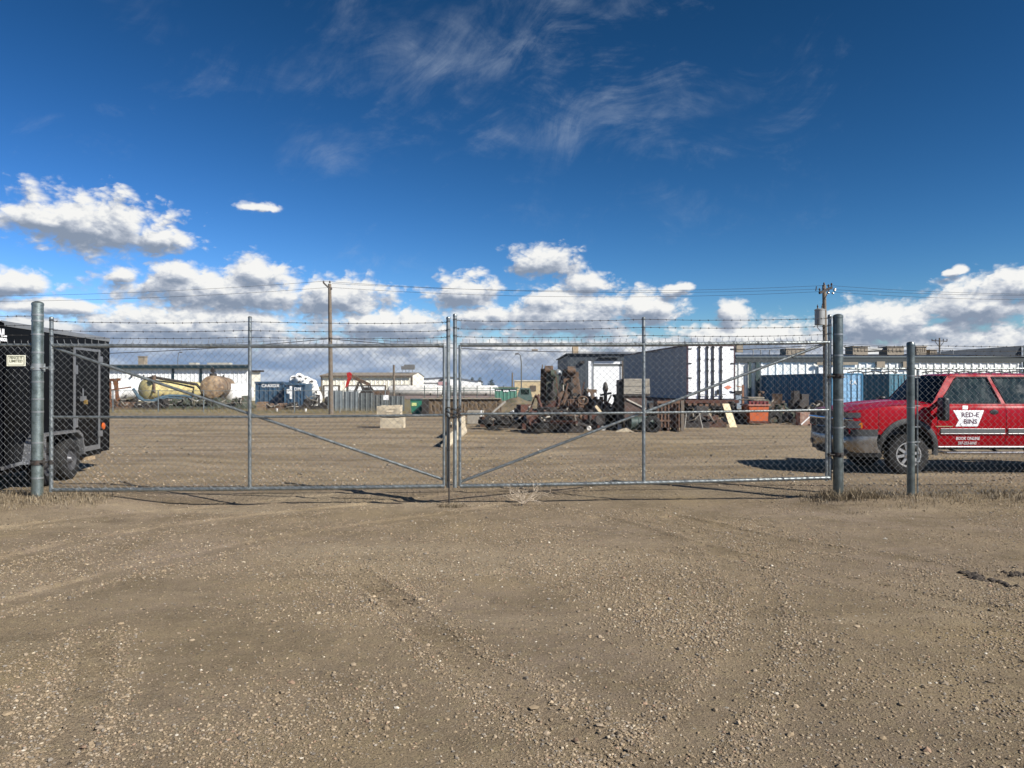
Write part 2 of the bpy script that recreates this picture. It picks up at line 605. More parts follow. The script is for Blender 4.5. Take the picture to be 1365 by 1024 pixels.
blue_l = mat('container_blue_sunlit', (.24, .46, .68), .55, .1, .14, 2.5, dirt=.4, grime_or_reflection=(.10, .10, .10))  # same container made paler, painting sunlight onto its end doors
teal_c = mat('container_teal', (.055, .18, .25), .55, .1, .14, 1.3, dirt=.3)
bin_blue = mat('bin_blue', (.05, .12, .20), .6, .1, .2, 1.5, dirt=.5, grime_or_reflection=(.07, .06, .055))
green_b = mat('bin_green', (.02, .20, .125), .6, 0, .15, 3, dirt=.3)
green_s = mat('shed_green', (.09, .27, .20), .6, 0, .12, 1, dirt=.25)
orange_b = mat('bin_orange', (.62, .13, .03), .55, 0, .12, 3, dirt=.28, grime_or_reflection=(.14, .05, .03))
yellow_t = mat('tank_yellow', (.58, .50, .23), .6, 0, .12, 1.2, col2=(.30, .24, .11), c2at=(.50, .68), dirt=.5, grime_or_reflection=(.3, .2, .1))
tan_t = mat('tank_tan', (.40, .28, .16), .65, 0, .2, 1.4, col2=(.15, .09, .05), c2at=(.44, .6), dirt=.5)
red_m = mat('pump_red', (.50, .02, .015), .5, 0, .1, 2)
mach_green = mat('machine_green', (.075, .095, .065), .7, .1, .3, 3, col2=(.10, .055, .035), c2at=(.5, .62), dirt=.3)
mach_brown = mat('machine_brown', (.17, .105, .065), .75, .1, .35, 3, .3, 25, col2=(.045, .035, .03), c2at=(.5, .62))
hose_m = mat('hose_blue', (.07, .13, .17), .7, 0, .2, 3)
bag_m = mat('white_bag_fabric', (.74, .73, .69), .85, 0, .07, 2, .4, 20, dirt=.25)
conifer_m = mat('conifer_green', (.028, .05, .025), .9, 0, .4, 1.5)
ins_m = mat('porcelain_brown', (.06, .045, .04), .3, 0, .1, 5)
grey_tx = mat('transformer_grey', (.33, .34, .33), .5, .1, .08, 4, dirt=.2)
# ------------------------------------------------------------------ numpy noise for the ground relief
def vnoise(x, y, seed):
    xi = np.floor(x).astype(np.int64); yi = np.floor(y).astype(np.int64)
    fx = x - xi; fy = y - yi
    fx = fx * fx * (3 - 2 * fx); fy = fy * fy * (3 - 2 * fy)

    def h(a, b):
        n = (a * 374761393 + b * 668265263 + seed * 1442695041) & 0xFFFFFFFF
        n = ((n ^ (n >> 13)) * 1274126177) & 0xFFFFFFFF
        return ((n ^ (n >> 16)) & 0xFFFF) / 65535.0
    a = h(xi, yi); b = h(xi + 1, yi); c = h(xi, yi + 1); d = h(xi + 1, yi + 1)
    return (a * (1 - fx) + b * fx) * (1 - fy) + (c * (1 - fx) + d * fx) * fy


def fbm(x, y, seed, octv=4, gain=.5):
    s = 0; a = 1; t = 0
    for i in range(octv):
        s = s + a * vnoise(x * 2 ** i + i * 17.3, y * 2 ** i - i * 9.1, seed + i * 7)
        t += a; a *= gain
    return s / t - .5


def sstep(a, b, x):
    t = np.clip((x - a) / (b - a), 0, 1)
    return t * t * (3 - 2 * t)


def seg_dist(x, y, pts):
    """distance to a polyline, signed side distance and running length"""
    best = np.full(x.shape, 1e9); run = np.zeros(x.shape); side = np.zeros(x.shape)
    L = 0
    for (x0, y0), (x1, y1) in zip(pts[:-1], pts[1:]):
        dx, dy = x1 - x0, y1 - y0
        l = math.hypot(dx, dy)
        t = np.clip(((x - x0) * dx + (y - y0) * dy) / l ** 2, 0, 1)
        d = np.hypot(x - x0 - t * dx, y - y0 - t * dy)
        m = d < best
        best = np.where(m, d, best)
        run = np.where(m, L + t * l, run)
        side = np.where(m, ((x - x0) * dy - (y - y0) * dx) / l, side)
        L += l
    return best, side, run


def curve(pts, n=14):
    out = []
    P_ = [pts[0]] + list(pts) + [pts[-1]]
    for i in range(1, len(P_) - 2):
        p0, p1, p2, p3 = [np.array(p) for p in P_[i - 1:i + 3]]
        for k in range(n):
            t = k / n
            out.append(tuple(.5 * (2 * p1 + (p2 - p0) * t + (2 * p0 - 5 * p1 + 4 * p2 - p3) * t * t + (3 * p1 - p0 - 3 * p2 + p3) * t ** 3)))
    out.append(tuple(pts[-1]))
    return out


def gp(px, py):
    D = EYE / ((py - HOR) / FPX)
    return ((px - CXP) / FPX * D, D)


# old wheel tracks across the entrance: (polyline, half width, depth, tread)
TRACKS = [(curve([gp(-60, 765), gp(120, 722), gp(300, 693), gp(480, 672), gp(640, 655), gp(760, 640)]), .15, .016, 0),
          (curve([gp(-80, 715), gp(100, 694), gp(260, 676), gp(420, 662), gp(560, 650)]), .15, .014, 0),
          (curve([gp(-40, 820), gp(140, 770), gp(330, 726), gp(560, 690), gp(720, 660), gp(850, 630)]), .13, .012, 0),
          (curve([gp(530, 800), gp(580, 845), gp(650, 900), gp(760, 970), gp(900, 1060)]), .12, .007, 1),
          (curve([gp(470, 760), gp(530, 800)]), .12, .008, 1),
          (curve([gp(60, 1060), gp(105, 960), gp(120, 900), gp(125, 850)]), .10, .004, 1),
          (curve([gp(1500, 795), gp(1330, 772), gp(1200, 748), gp(1040, 722), gp(900, 690)]), .16, .014, 0),
          (curve([gp(1500, 840), gp(1360, 822), gp(1200, 792), gp(1060, 760), gp(900, 720), gp(800, 690)]), .14, .012, 0),
          (curve([gp(860, 1060), gp(960, 930), gp(1010, 850), gp(1000, 780), gp(940, 720), gp(860, 680)]), .14, .004, 0),
          (curve([gp(300, 600), gp(520, 615), gp(800, 600), gp(1000, 585)]), .22, .02, 0),
          (curve([gp(180, 585), gp(420, 592), gp(700, 586), gp(900, 575)]), .22, .02, 0)]


def ground_z(x, y, fine=True):
    x = np.asarray(x, float); y = np.asarray(y, float)
    z = .03 * fbm(x / 2.6, y / 2.6, 3, 3) * 2
    # low bank of soil and dry grass that the fence posts stand in
    b1 = np.exp(-((y - 10.75) / .75) ** 2) * sstep(-4.6, -6.3, x) * .14
    b2 = np.exp(-((y - 11.1) / .8) ** 2) * sstep(4.1, 5.2, x) * .07
    z = z + b1 + b2 + .07 * sstep(-5.8, -7.2, x) * sstep(11, 12, y) * sstep(22, 16, y)
    z = z - .035 * np.exp(-((y - 10.9) / .9) ** 2) * sstep(-6.0, -5.0, x) * sstep(4.8, 3.8, x)
    if fine:
        near = sstep(40, 14, y)
        patch = sstep(-.12, .18, fbm(x / 1.7, y / 1.7, 21, 3))
        z = z + near * (.012 * fbm(x / .33, y / .33, 5, 3) + (.004 + .012 * patch) * fbm(x / .085, y / .085, 9, 3) + .006 * patch * fbm(x / .03, y / .03, 33, 2))
        for pl, hw, dep, tread in TRACKS:
            d, side, run = seg_dist(x, y, pl)
            inside = sstep(hw * 1.25, hw * .8, d)
            rim = np.exp(-((d - hw * 1.35) / (hw * .28)) ** 2)
            w = .6 + .8 * vnoise(run * 1.3, side * 0 + 3, 5)
            z = z - 1.1 * dep * inside * w + dep * .75 * rim * w * (fbm(x / .09, y / .09, 44, 2) + .6)
            if tread:
                tr = np.sin(side * 2 * np.pi / .055) * .5 + np.sin((run + np.abs(side) * .8) * 2 * np.pi / .075) * .5
                z = z + inside * .0085 * tr
    return z


def gz(x, y):
    return float(ground_z(np.array([x]), np.array([y]), False)[0])


def ground_material():
    m = bpy.data.materials.new('dirt_and_gravel'); m.use_nodes = True
    t = m.node_tree; q = NG(t); b = t.nodes['Principled BSDF']
    pos = t.nodes.new('ShaderNodeNewGeometry').outputs['Position']
    x, y, z = q.sep(pos)
    flat = q.comb(x, y, 0.0)
    n0 = q.noise(flat, .32, 5, .6)
    n1 = q.noise(flat, 1.3, 6, .62)
    n2 = q.noise(flat, 9, 6, .68)
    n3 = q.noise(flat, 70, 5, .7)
    c = q.mix(q.maprange(n0, .35, .65), (.300, .228, .130), (.285, .222, .168))
    c = q.mix(q.maprange(n1, .40, .68), c, (.195, .148, .090))
    c = q.mix(q.math('MULTIPLY', q.maprange(n2, .48, .72), .6), c, (.335, .268, .150))
    # older, damper and driven-over bands of the yard
    band = q.noise(q.comb(q.math('MULTIPLY', x, .16), q.math('MULTIPLY', y, .75), 0.0), 1.0, 6, .62, dist=.6)
    c = q.mix(q.math('MULTIPLY', q.maprange(band, .50, .70), q.math('MULTIPLY', q.maprange(y, 7, 16), .60)), c, (.155, .115, .072))
    c = q.mix(q.math('MULTIPLY', q.maprange(q.math('ADD', q.math('MULTIPLY', band, -1.0), q.maprange(y, 9, 18, 0, .06)), -.47, -.32), .75), c, (.37, .295, .195))
    stain = q.noise(flat, .9, 5, .55, dist=.5)
    c = q.mix(q.math('MULTIPLY', q.maprange(stain, .62, .74), .45), c, (.105, .080, .055))
    # small stones trodden into the surface
    v1 = t.nodes.new('ShaderNodeTexVoronoi'); v1.inputs['Scale'].default_value = 80
    t.links.new(flat, v1.inputs['Vector'])
    cell = q.sep(v1.outputs['Color'])
    stone = q.math('MULTIPLY', q.math('LESS_THAN', v1.outputs['Distance'], .34), q.math('LESS_THAN', cell[0], q.maprange(n1, .3, .7, .12, .5)))
    sc_ = q.ramp(cell[1], [(0, (.08, .062, .045)), (.4, (.22, .17, .115)), (.75, (.33, .27, .19)), (1, (.52, .46, .36))])
    c = q.mix(q.math('MULTIPLY', stone, .8), c, sc_)
    v2 = t.nodes.new('ShaderNodeTexVoronoi'); v2.inputs['Scale'].default_value = 21
    t.links.new(flat, v2.inputs['Vector'])
    cell2 = q.sep(v2.outputs['Color'])
    st2 = q.math('MULTIPLY', q.math('LESS_THAN', v2.outputs['Distance'], .25), q.math('LESS_THAN', cell2[0], .14))
    sc2 = q.ramp(cell2[1], [(0, (.07, .06, .05)), (.5, (.26, .21, .15)), (1, (.50, .45, .37))])
    c = q.mix(st2, c, sc2)
    c = q.mix(q.math('MULTIPLY', q.maprange(n3, .50, .68), .75), c, (.070, .052, .034))  # dark flecks paint the small shadows in pits between stones
    # dead grass and weeds take over beyond the yard
    gmask = q.maprange(q.math('ADD', y, q.math('MULTIPLY', q.math('SUBTRACT', n0, .5), 14)), 44, 50)
    gr = q.mix(q.maprange(n1, .35, .65), (.22, .175, .095), (.13, .125, .062))
    c = q.mix(q.math('MULTIPLY', gmask, .85), c, gr)
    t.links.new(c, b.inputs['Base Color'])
    b.inputs['Roughness'].default_value = .95
    b.inputs['Specular IOR Level'].default_value = .18
    h = q.math('ADD', q.math('MULTIPLY', n3, .020), q.math('ADD', q.math('MULTIPLY', n2, .02), q.math('MULTIPLY', stone, .010)))
    h = q.math('ADD', h, q.math('MULTIPLY', st2, .014))
    bn = t.nodes.new('ShaderNodeBump'); bn.inputs['Strength'].default_value = 1.0; bn.inputs['Distance'].default_value = 1.2
    t.links.new(h, bn.inputs['Height']); t.links.new(bn.outputs[0], b.inputs['Normal'])
    return m


def build_ground():
    ys = [-60, -20, -6, 0, 1.5, 2.3]
    y = 2.7
    while y < 3200:
        ys.append(y)
        y += .018 if y < 6 else (.003 * y if y < 14 else (.006 * y if y < 60 else .05 * y))
    xs = []
    x = 0.0
    while x < 3200:
        xs.append(x)
        x += .024 if x < 4.6 else (.036 if x < 9.5 else (.25 if x < 30 else .12 * x))
    xs = np.array([-a for a in xs[:0:-1]] + xs)
    ys = np.array(ys)
    X, Y = np.meshgrid(xs, ys)
    Z = ground_z(X, Y)
    nx, ny = len(xs), len(ys)
    co = np.stack([X, Y, Z], -1).reshape(-1, 3).astype(np.float32)
    i = np.arange(ny - 1)[:, None] * nx + np.arange(nx - 1)[None, :]
    q = np.stack([i, i + 1, i + nx + 1, i + nx], -1).reshape(-1, 4).astype(np.int32)
    me = bpy.data.meshes.new('ground')
    me.vertices.add(len(co)); me.vertices.foreach_set('co', co.ravel())
    me.loops.add(q.size); me.loops.foreach_set('vertex_index', q.ravel())
    me.polygons.add(len(q)); me.polygons.foreach_set('loop_start', np.arange(0, q.size, 4, dtype=np.int32))
    me.polygons.foreach_set('use_smooth', np.ones(len(q), bool))
    me.update(calc_edges=True)
    me.materials.append(ground_material())
    o = bpy.data.objects.new('ground', me); C.objects.link(o)
    o['kind'] = 'structure'


build_ground()


def stone_material():
    m = bpy.data.materials.new('loose_stones'); m.use_nodes = True
    t = m.node_tree; q = NG(t); b = t.nodes['Principled BSDF']
    a = t.nodes.new('ShaderNodeAttribute'); a.attribute_name = 'tint'
    n = q.noise(t.nodes.new('ShaderNodeNewGeometry').outputs['Position'], 160, 3, .6)
    c = q.mix(q.maprange(n, .3, .7, 0, .35), a.outputs['Color'], (.18, .135, .09))
    t.links.new(c, b.inputs['Base Color'])
    b.inputs['Roughness'].default_value = .88
    b.inputs['Specular IOR Level'].default_value = .25
    return m


def ico():
    p = (1 + 5 ** .5) / 2
    v = np.array([(-1, p, 0), (1, p, 0), (-1, -p, 0), (1, -p, 0), (0, -1, p), (0, 1, p), (0, -1, -p), (0, 1, -p), (p, 0, -1), (p, 0, 1), (-p, 0, -1), (-p, 0, 1)], float)
    v /= np.linalg.norm(v[0])
    f = np.array([(0, 11, 5), (0, 5, 1), (0, 1, 7), (0, 7, 10), (0, 10, 11), (1, 5, 9), (5, 11, 4), (11, 10, 2), (10, 7, 6), (7, 1, 8), (3, 9, 4), (3, 4, 2), (3, 2, 6), (3, 6, 8), (3, 8, 9), (4, 9, 5), (2, 4, 11), (6, 2, 10), (8, 6, 7), (9, 8, 1)], np.int32)
    return v, f


def scatter_stones(name, n, ylo, yhi, rlo, rhi, power, label, dens, xr=.74):
    g = nrg
    y = np.exp(g.uniform(np.log(ylo), np.log(yhi), n * 6))
    x = g.uniform(-1, 1, n * 6) * (y * xr + .4)
    keep = g.uniform(0, 1, n * 6) < dens(x, y)
    x, y = x[keep][:n], y[keep][:n]
    k = len(x)
    r = rlo + (rhi - rlo) * g.uniform(0, 1, k) ** power
    V, F = ico()
    P0 = V[None] * (1 + g.uniform(-.28, .28, (k, 12, 1)))
    P0 *= np.stack([g.uniform(.8, 1.35, k), g.uniform(.7, 1.1, k), g.uniform(.42, .8, k)], -1)[:, None, :]
    an = g.uniform(0, 6.283, k)
    ca, sa = np.cos(an)[:, None], np.sin(an)[:, None]
    Q = np.stack([P0[..., 0] * ca - P0[..., 1] * sa, P0[..., 0] * sa + P0[..., 1] * ca, P0[..., 2]], -1) * r[:, None, None]
    z = ground_z(x, y)
    Q += np.stack([x, y, z + r * .22], -1)[:, None, :]
    co = Q.reshape(-1, 3).astype(np.float32)
    fi = (F[None] + (np.arange(k, dtype=np.int32) * 12)[:, None, None]).reshape(-1, 3)
    me = bpy.data.meshes.new(name)
    me.vertices.add(len(co)); me.vertices.foreach_set('co', co.ravel())
    me.loops.add(fi.size); me.loops.foreach_set('vertex_index', fi.ravel().astype(np.int32))
    me.polygons.add(len(fi)); me.polygons.foreach_set('loop_start', np.arange(0, fi.size, 3, dtype=np.int32))
    me.polygons.foreach_set('use_smooth', np.zeros(len(fi), bool))
    me.update(calc_edges=True)
    pal = np.array([(.31, .24, .155), (.25, .195, .13), (.40, .32, .22), (.34, .275, .20), (.26, .235, .20), (.48, .41, .30), (.19, .155, .115), (.64, .59, .49), (.11, .10, .088), (.31, .21, .145)])
    w = np.array([24, 22, 13, 12, 9, 4, 9, 1.2, 4, 4.0]); w /= w.sum()
    col = pal[g.choice(len(pal), k, p=w)] * g.uniform(.66, 1.05, (k, 1))
    at = me.color_attributes.new('tint', 'FLOAT_COLOR', 'POINT')
    cc = np.ones((k, 12, 4), np.float32); cc[..., :3] = col[:, None, :] * np.array([1, .98, .95])
    at.data.foreach_set('color', cc.ravel())
    me.materials.append(MATS.setdefault('stones', stone_material()))
    o = bpy.data.objects.new(name, me); C.objects.link(o)
    o['kind'] = 'stuff'; o['label'] = label; o['category'] = 'gravel'


def dens_front(x, y):
    d = .10 + .9 * sstep(-.10, .22, fbm(x / 1.4, y / 1.4, 21, 4))
    px = x / y
    d = d * (.35 + .65 * sstep(-.35, .25, px))
    for pl, hw, dep, tread in TRACKS:
        dd, _, _ = seg_dist(x, y, pl)
        d = d * (1 - .6 * sstep(hw * 1.3, hw * .8, dd)) + .35 * np.exp(-((dd - hw * 1.6) / .1) ** 2)
    return d


scatter_stones('gravel', 170000, 2.9, 13.5, .0024, .0100, 2.4, 'small tan and grey stones strewn over the dirt in front of the gate', dens_front)
scatter_stones('coarse_gravel', 2300, 3.0, 16, .010, .021, 3.0, 'larger scattered pebbles lying on top of the dirt before the gate', dens_front)
scatter_stones('yard_gravel', 22000, 12.5, 46, .008, .028, 2.5, 'pale stones scattered over the yard behind the gate', lambda x, y: .25 + .75 * sstep(-.1, .2, fbm(x / 2.5, y / 2.5, 71, 3)))


def clods():
    """broken dark clods thrown up beside the rut at the right"""
    mb = MB()
    V, F = ico()
    spots = [(1287, 762), (1293, 764), (1300, 766), (1306, 768), (1313, 770), (1321, 772), (1327, 773), (1297, 768), (1310, 773), (1345, 764), (1352, 767), (1360, 768), (1340, 778), (1350, 783)]
    for (px, py) in spots:
        x, y = gp(px, py)
        for k in range(5):
            r = rng.uniform(.012, .034)
            xx, yy = x + rng.uniform(-.05, .05), y + rng.uniform(-.05, .05)
            z0 = float(ground_z(np.array([xx]), np.array([yy]))[0])
            pts = [(xx + v[0] * r * rng.uniform(.7, 1.3), yy + v[1] * r * rng.uniform(.7, 1.3), z0 + .3 * r + v[2] * r * rng.uniform(.5, 1)) for v in V]
            mb.add(pts, [tuple(f) for f in F])
    o = mkobj('soil_clods', mb, mat('damp_soil', (.075, .058, .042), .95, 0, .3, 20, .5, 80), (0, 0, 0), None, None)
    o['kind'] = 'stuff'; o['label'] = 'dark broken soil clods in the rut at the right'; o['category'] = 'soil'


clods()


def blades(name, n, sampler, hlo, hhi, label, cols):
    """dry grass: single thin bent blades"""
    k = n
    x, y = sampler(k)
    z = ground_z(x, y)
    g = nrg
    h = hlo + (hhi - hlo) * g.uniform(0, 1, k) ** 1.8
    w = g.uniform(.0018, .0038, k)
    an = g.uniform(0, 6.283, k); lean = g.uniform(.1, 1.25, k) * h
    la = g.uniform(0, 6.283, k)
    sx, sy = np.cos(an) * w, np.sin(an) * w
    lx, ly = np.cos(la) * lean, np.sin(la) * lean
    A = np.stack([x - sx, y - sy, z - .01], -1); B = np.stack([x + sx, y + sy, z - .01], -1)
    Cc = np.stack([x + lx * .35 + sx * .8, y + ly * .35 + sy * .8, z + h * .6], -1); Dd = np.stack([x + lx * .35 - sx * .8, y + ly * .35 - sy * .8, z + h * .6], -1)
    E = np.stack([x + lx, y + ly, z + h * (1 - .45 * lean / (1.25 * h))], -1)
    co = np.stack([A, B, Cc, Dd, E], 1).reshape(-1, 3).astype(np.float32)
    base = (np.arange(k, dtype=np.int32) * 5)[:, None]
    tri = np.concatenate([base + [0, 1, 2], base + [0, 2, 3], base + [3, 2, 4]], 1).reshape(-1, 3).astype(np.int32)
    me = bpy.data.meshes.new(name)
    me.vertices.add(len(co)); me.vertices.foreach_set('co', co.ravel())
    me.loops.add(tri.size); me.loops.foreach_set('vertex_index', tri.ravel())
    me.polygons.add(len(tri)); me.polygons.foreach_set('loop_start', np.arange(0, tri.size, 3, dtype=np.int32))
    me.update(calc_edges=True)
    pal = np.array(cols)
    col = pal[g.integers(0, len(pal), k)] * g.uniform(.75, 1.2, (k, 1))
    at = me.color_attributes.new('tint', 'FLOAT_COLOR', 'POINT')
    cc = np.ones((k, 5, 4), np.float32); cc[..., :3] = col[:, None, :]
    at.data.foreach_set('color', cc.ravel())
    me.materials.append(MATS.setdefault('stones', stone_material()))
    o = bpy.data.objects.new(name, me); C.objects.link(o)
    o['kind'] = 'stuff'; o['label'] = label; o['category'] = 'grass'


def clumpy(x0, x1, yc, ys, nclump, spread):
    def f(k):
        g = nrg
        cx = g.uniform(x0, x1, nclump); cy = g.normal(0, ys, nclump)
        i = g.integers(0, nclump, k)
        x = cx[i] + g.normal(0, spread, k)
        y = (yc(x) if callable(yc) else yc) + cy[i] + g.normal(0, spread, k)
        return x, y
    return f


straw = [(.25, .195, .115), (.33, .27, .18), (.18, .14, .085), (.13, .10, .065), (.20, .17, .12)]
blades('dry_grass', 8000, clumpy(-10.5, -5.75, 10.55, .26, 150, .09), .03, .11, 'dry straw coloured grass round the foot of the left gate post', straw)
blades('dry_weeds', 9000, clumpy(4.4, 11.5, lambda x: 11.15 + .02 * (x - 4.4),   .34, 330, .09), .025, .10, 'greyish dry weeds along the foot of the fence at the right', straw + [(.16, .14, .105), (.24, .215, .17)])
blades('post_grass', 900, clumpy(4.75, 5.35, 11.2, .12, 9, .07), .08, .24, 'taller dead grass tuft hugging the right gate post', straw)
blades('gate_grass', 500, clumpy(-1.0, -.7, 10.75, .06, 7, .05), .02, .09, 'little dead weeds where the drop rod meets the dirt', straw)
blades('far_grass', 16000, clumpy(-36, 2, 49.5, 1.2, 500, .35), .10, .45, 'dead grass growing along the far boundary fence', [(.28, .22, .12), (.22, .19, .10), (.16, .15, .07), (.34, .26, .16)])
# ------------------------------------------------------------------ chain link
def chainlink(mb, a, b, z0a, z1a, z0b, z1b, w=.098, r=.0028, knuckle=.055, n=3, skirt=0):
    """woven mesh between a and b (2-D points); bottom and top heights at either end"""
    a, b = Vector(a), Vector(b)
    d = b - a
    L = d.length
    d.normalize()
    nv = Vector((d.y, -d.x))
    cols = int(round(L / (w / 2)))
    step = L / cols
    H = max(z1a - z0a, z1b - z0b)
    rows = int(round(H / (w / 2)))
    for j in range(cols):
        pts = []
        for k in range(rows + 1):
            s = (j + k) % 2
            x = (j + s) * step
            u = x / L
            z0 = z0a + (z0b - z0a) * u; z1 = z1a + (z1b - z1a) * u
            z = z0 + (z1 - z0) * k / rows
            off = r * (1.1 if s else -1.1)
            p = a + d * (x + .007 * math.sin(x * 4.3 + z * 3.1) + .004 * math.sin(z * 9.0 + x * 2.2)) + nv * (off + .008 * math.sin(x * 2.7) * math.sin(z * 2.1))
            pts.append((p.x, p.y, z + .005 * math.sin(x * 3.7 + 1.0 + z)))
        if knuckle and (j + rows) % 2 == 0:
            u = (j) * step / L
            z1 = z1a + (z1b - z1a) * u
            p = a + d * (j * step + rng.uniform(-.006, .006))
            pts.append((p.x, p.y, z1 + knuckle * rng.uniform(.7, 1.1)))
        elif knuckle:
            x = (j + 1) * step
            z1 = z1a + (z1b - z1a) * x / L
            p = a + d * (x + rng.uniform(-.008, .008))
            pts.append((p.x, p.y, z1 + knuckle * rng.uniform(.5, .9)))
        mb.path(pts, r, n, caps=False)
    return mb


def barbed(mb, pts, r=.0034, step=.125, barb=.017, sagk=0.0):
    P0 = [Vector(p) for p in pts]
    fine = []
    for a, b in zip(P0[:-1], P0[1:]):
        k = max(2, int((b - a).length / .4))
        for i in range(k):
            t = i / k
            p = a.lerp(b, t)
            p.z -= sagk * 4 * t * (1 - t) + rng.uniform(-.002, .002)
            fine.append(p)
    fine.append(P0[-1])
    mb.path(fine, r, 4, caps=False)
    run = 0
    nxt = rng.uniform(0, step)
    for a, b in zip(fine[:-1], fine[1:]):
        l = (b - a).length
        while run + l > nxt:
            t = (nxt - run) / l
            c = a.lerp(b, t)
            dr = (b - a).normalized()
            mb.tube(c - dr * .007, c + dr * .007, r * 1.9, 4)
            for k in range(2):
                v = Vector((rng.uniform(-.4, .4), rng.uniform(-1, 1), rng.uniform(-1, 1))).normalized() * barb
                mb.tube(c - v, c + v, r * .6, 3)
            nxt += step * rng.uniform(.93, 1.07)
        run += l
    return mb


DL, DM, DR = 10.70, 10.97, 11.30        # distance of the gate at the left hinge, the middle and the right hinge
XL, XR = PX(68.5, DL), PX(1105, DR)


def gate_line(x):
    return DL + (DR - DL) * (x - XL) / (XR - XL)


def gate_leaf(name, label, px_h, px_l, tall, inner, mid_px, top_h, top_l, bot_h, bot_l, rail_h, rail_l, mid_h, mid_l, strand_y, brace_rev):
    def G(px, py):
        D = DM
        for _ in range(6):
            D = gate_line(PX(px, D))
        return P(px, py, D)
    base = G((px_h + px_l) / 2, 515)
    base = Vector((base.x, base.y, gz(base.x, base.y)))
    T = Thing(name, base, label, 'gate', 'leaves of the double vehicle gate')
    r = .027

    def ylin(y0, y1, px):
        return y0 + (y1 - y0) * (px - px_h) / (px_l - px_h)
    fr = MB(); fr2 = MB()
    # hinge stile, tall; latch side: slim frame stile plus tall outer pipe
    fr.tube(G(px_h, bot_h + 3), G(px_h, top_h), .027, 14)
    fr.lathe(G(px_h, top_h), (0, 0, 1), [(-.02, .030), (.0, .031), (.012, .026), (.02, .012)], 12)
    fr2.tube(G(tall, bot_l + 2), G(tall, top_l), .029, 14)
    fr2.lathe(G(tall, top_l), (0, 0, 1), [(-.02, .032), (.0, .033), (.012, .028), (.02, .012)], 12)
    T.part('hinge_stile', fr, galv, smooth=40)
    T.part('meeting_pipe', fr2, galv, smooth=40)
    s = MB()
    s.tube(G(inner, bot_l), G(inner, rail_l), .022, 12)
    T.part('latch_stile', s, galv)
    c = MB()
    cm_b, cm_t = ylin(bot_h, bot_l, mid_px), strand_y['top_mid']
    c.tube(G(mid_px, cm_b), G(mid_px, cm_t), .026, 14)
    c.lathe(G(mid_px, cm_t), (0, 0, 1), [(-.01, .028), (.0, .029), (.012, .02), (.016, .008)], 12)
    T.part('centre_stile', c, galv)
    for nm, a, b in (('top_rail', rail_h, rail_l), ('bottom_rail', bot_h, bot_l), ('middle_rail', mid_h, mid_l)):
        m = MB()
        A, B = G(px_h, a), G(inner, b)
        pts = [A.lerp(B, i / 6) + Vector((0, 0, -.012 * math.sin(math.pi * i / 6))) for i in range(7)]
        m.path(pts, {'top_rail': .027, 'bottom_rail': .029, 'middle_rail': .019}[nm], 12)
        T.part(nm, m, galv)
    m = MB()
    m.tube(G(*brace_rev[0]) + Vector((0, .03, 0)), G(*brace_rev[1]) + Vector((0, .03, 0)), .021, 12)
    T.part('diagonal_brace', m, galv)
    # chain link on the camera side of the frame
    off = Vector((0, -.036))
    A, B = G(px_h, 500), G(inner, 500)
    ml = MB()
    ext = .035
    chainlink(ml, A.to_2d() + off, B.to_2d() + off, PZ(bot_h, A.y) - ext, PZ(rail_h, A.y) + ext, PZ(bot_l, B.y) - ext, PZ(rail_l, B.y) + ext, w=.0965)
    # wire ties holding the mesh to the rails and stiles
    tm = ml
    for a, b in ((rail_h, rail_l), (bot_h, bot_l)):
        A, B = G(px_h, a), G(inner, b)
        k = int((B - A).length / .35 if B.x > A.x else (A - B).length / .35)
        for i in range(1, k):
            c_ = A.lerp(B, i / k)
            tm.path([c_ + Vector((0, math.cos(t) * .031, math.sin(t) * .031)) for t in np.linspace(0, 6.28, 12)], .0028, 4, closed=False, caps=False)
            tm.path([c_ + Vector((.018, math.cos(t) * .031, math.sin(t) * .031)) for t in np.linspace(0, 6.28, 12)], .0028, 4, caps=False)
    for i in range(1, 7):
        for pxs in (px_h,):
            c_ = G(pxs, bot_h + (rail_h - bot_h) * i / 7)
            tm.path([c_ + Vector((math.cos(t) * .031, math.sin(t) * .031, 0)) for t in np.linspace(0, 6.28, 12)], .004, 4, caps=False)
    T.part('chain_link_mesh', ml, wire_m, smooth=None)
    # bands where the tension bar is clamped
    # three strands of barbed wire
    for i, (yh, yl) in enumerate(strand_y['strands']):
        m = MB()
        mp = yh + (yl - yh) * (mid_px - px_h) / (px_l - px_h)
        barbed(m, [G(px_h, yh), G(mid_px, mp) + Vector((0, -.028, 0)), G(tall, yl)], sagk=.02)
        # tag ends twisted round the stiles
        for q_, yy in ((px_h, yh), (tall, yl)):
            c_ = G(q_, yy)
            m.path([c_ + Vector((math.cos(t) * .032, math.sin(t) * .032, t * .002)) for t in np.linspace(0, 12.5, 20)], .003, 4, caps=False)
            sx = .05 if q_ < mid_px else -.05
            m.path([c_ + Vector((sx * .6, -.03, 0)), c_ + Vector((sx, -.04, .012)), c_ + Vector((sx * 1.6, -.035, -.01)), c_ + Vector((sx * 2.1, -.03, .016))], .0028, 4)
        T.part('barbed_strand', m, barb_m, smooth=None)
    return T, G


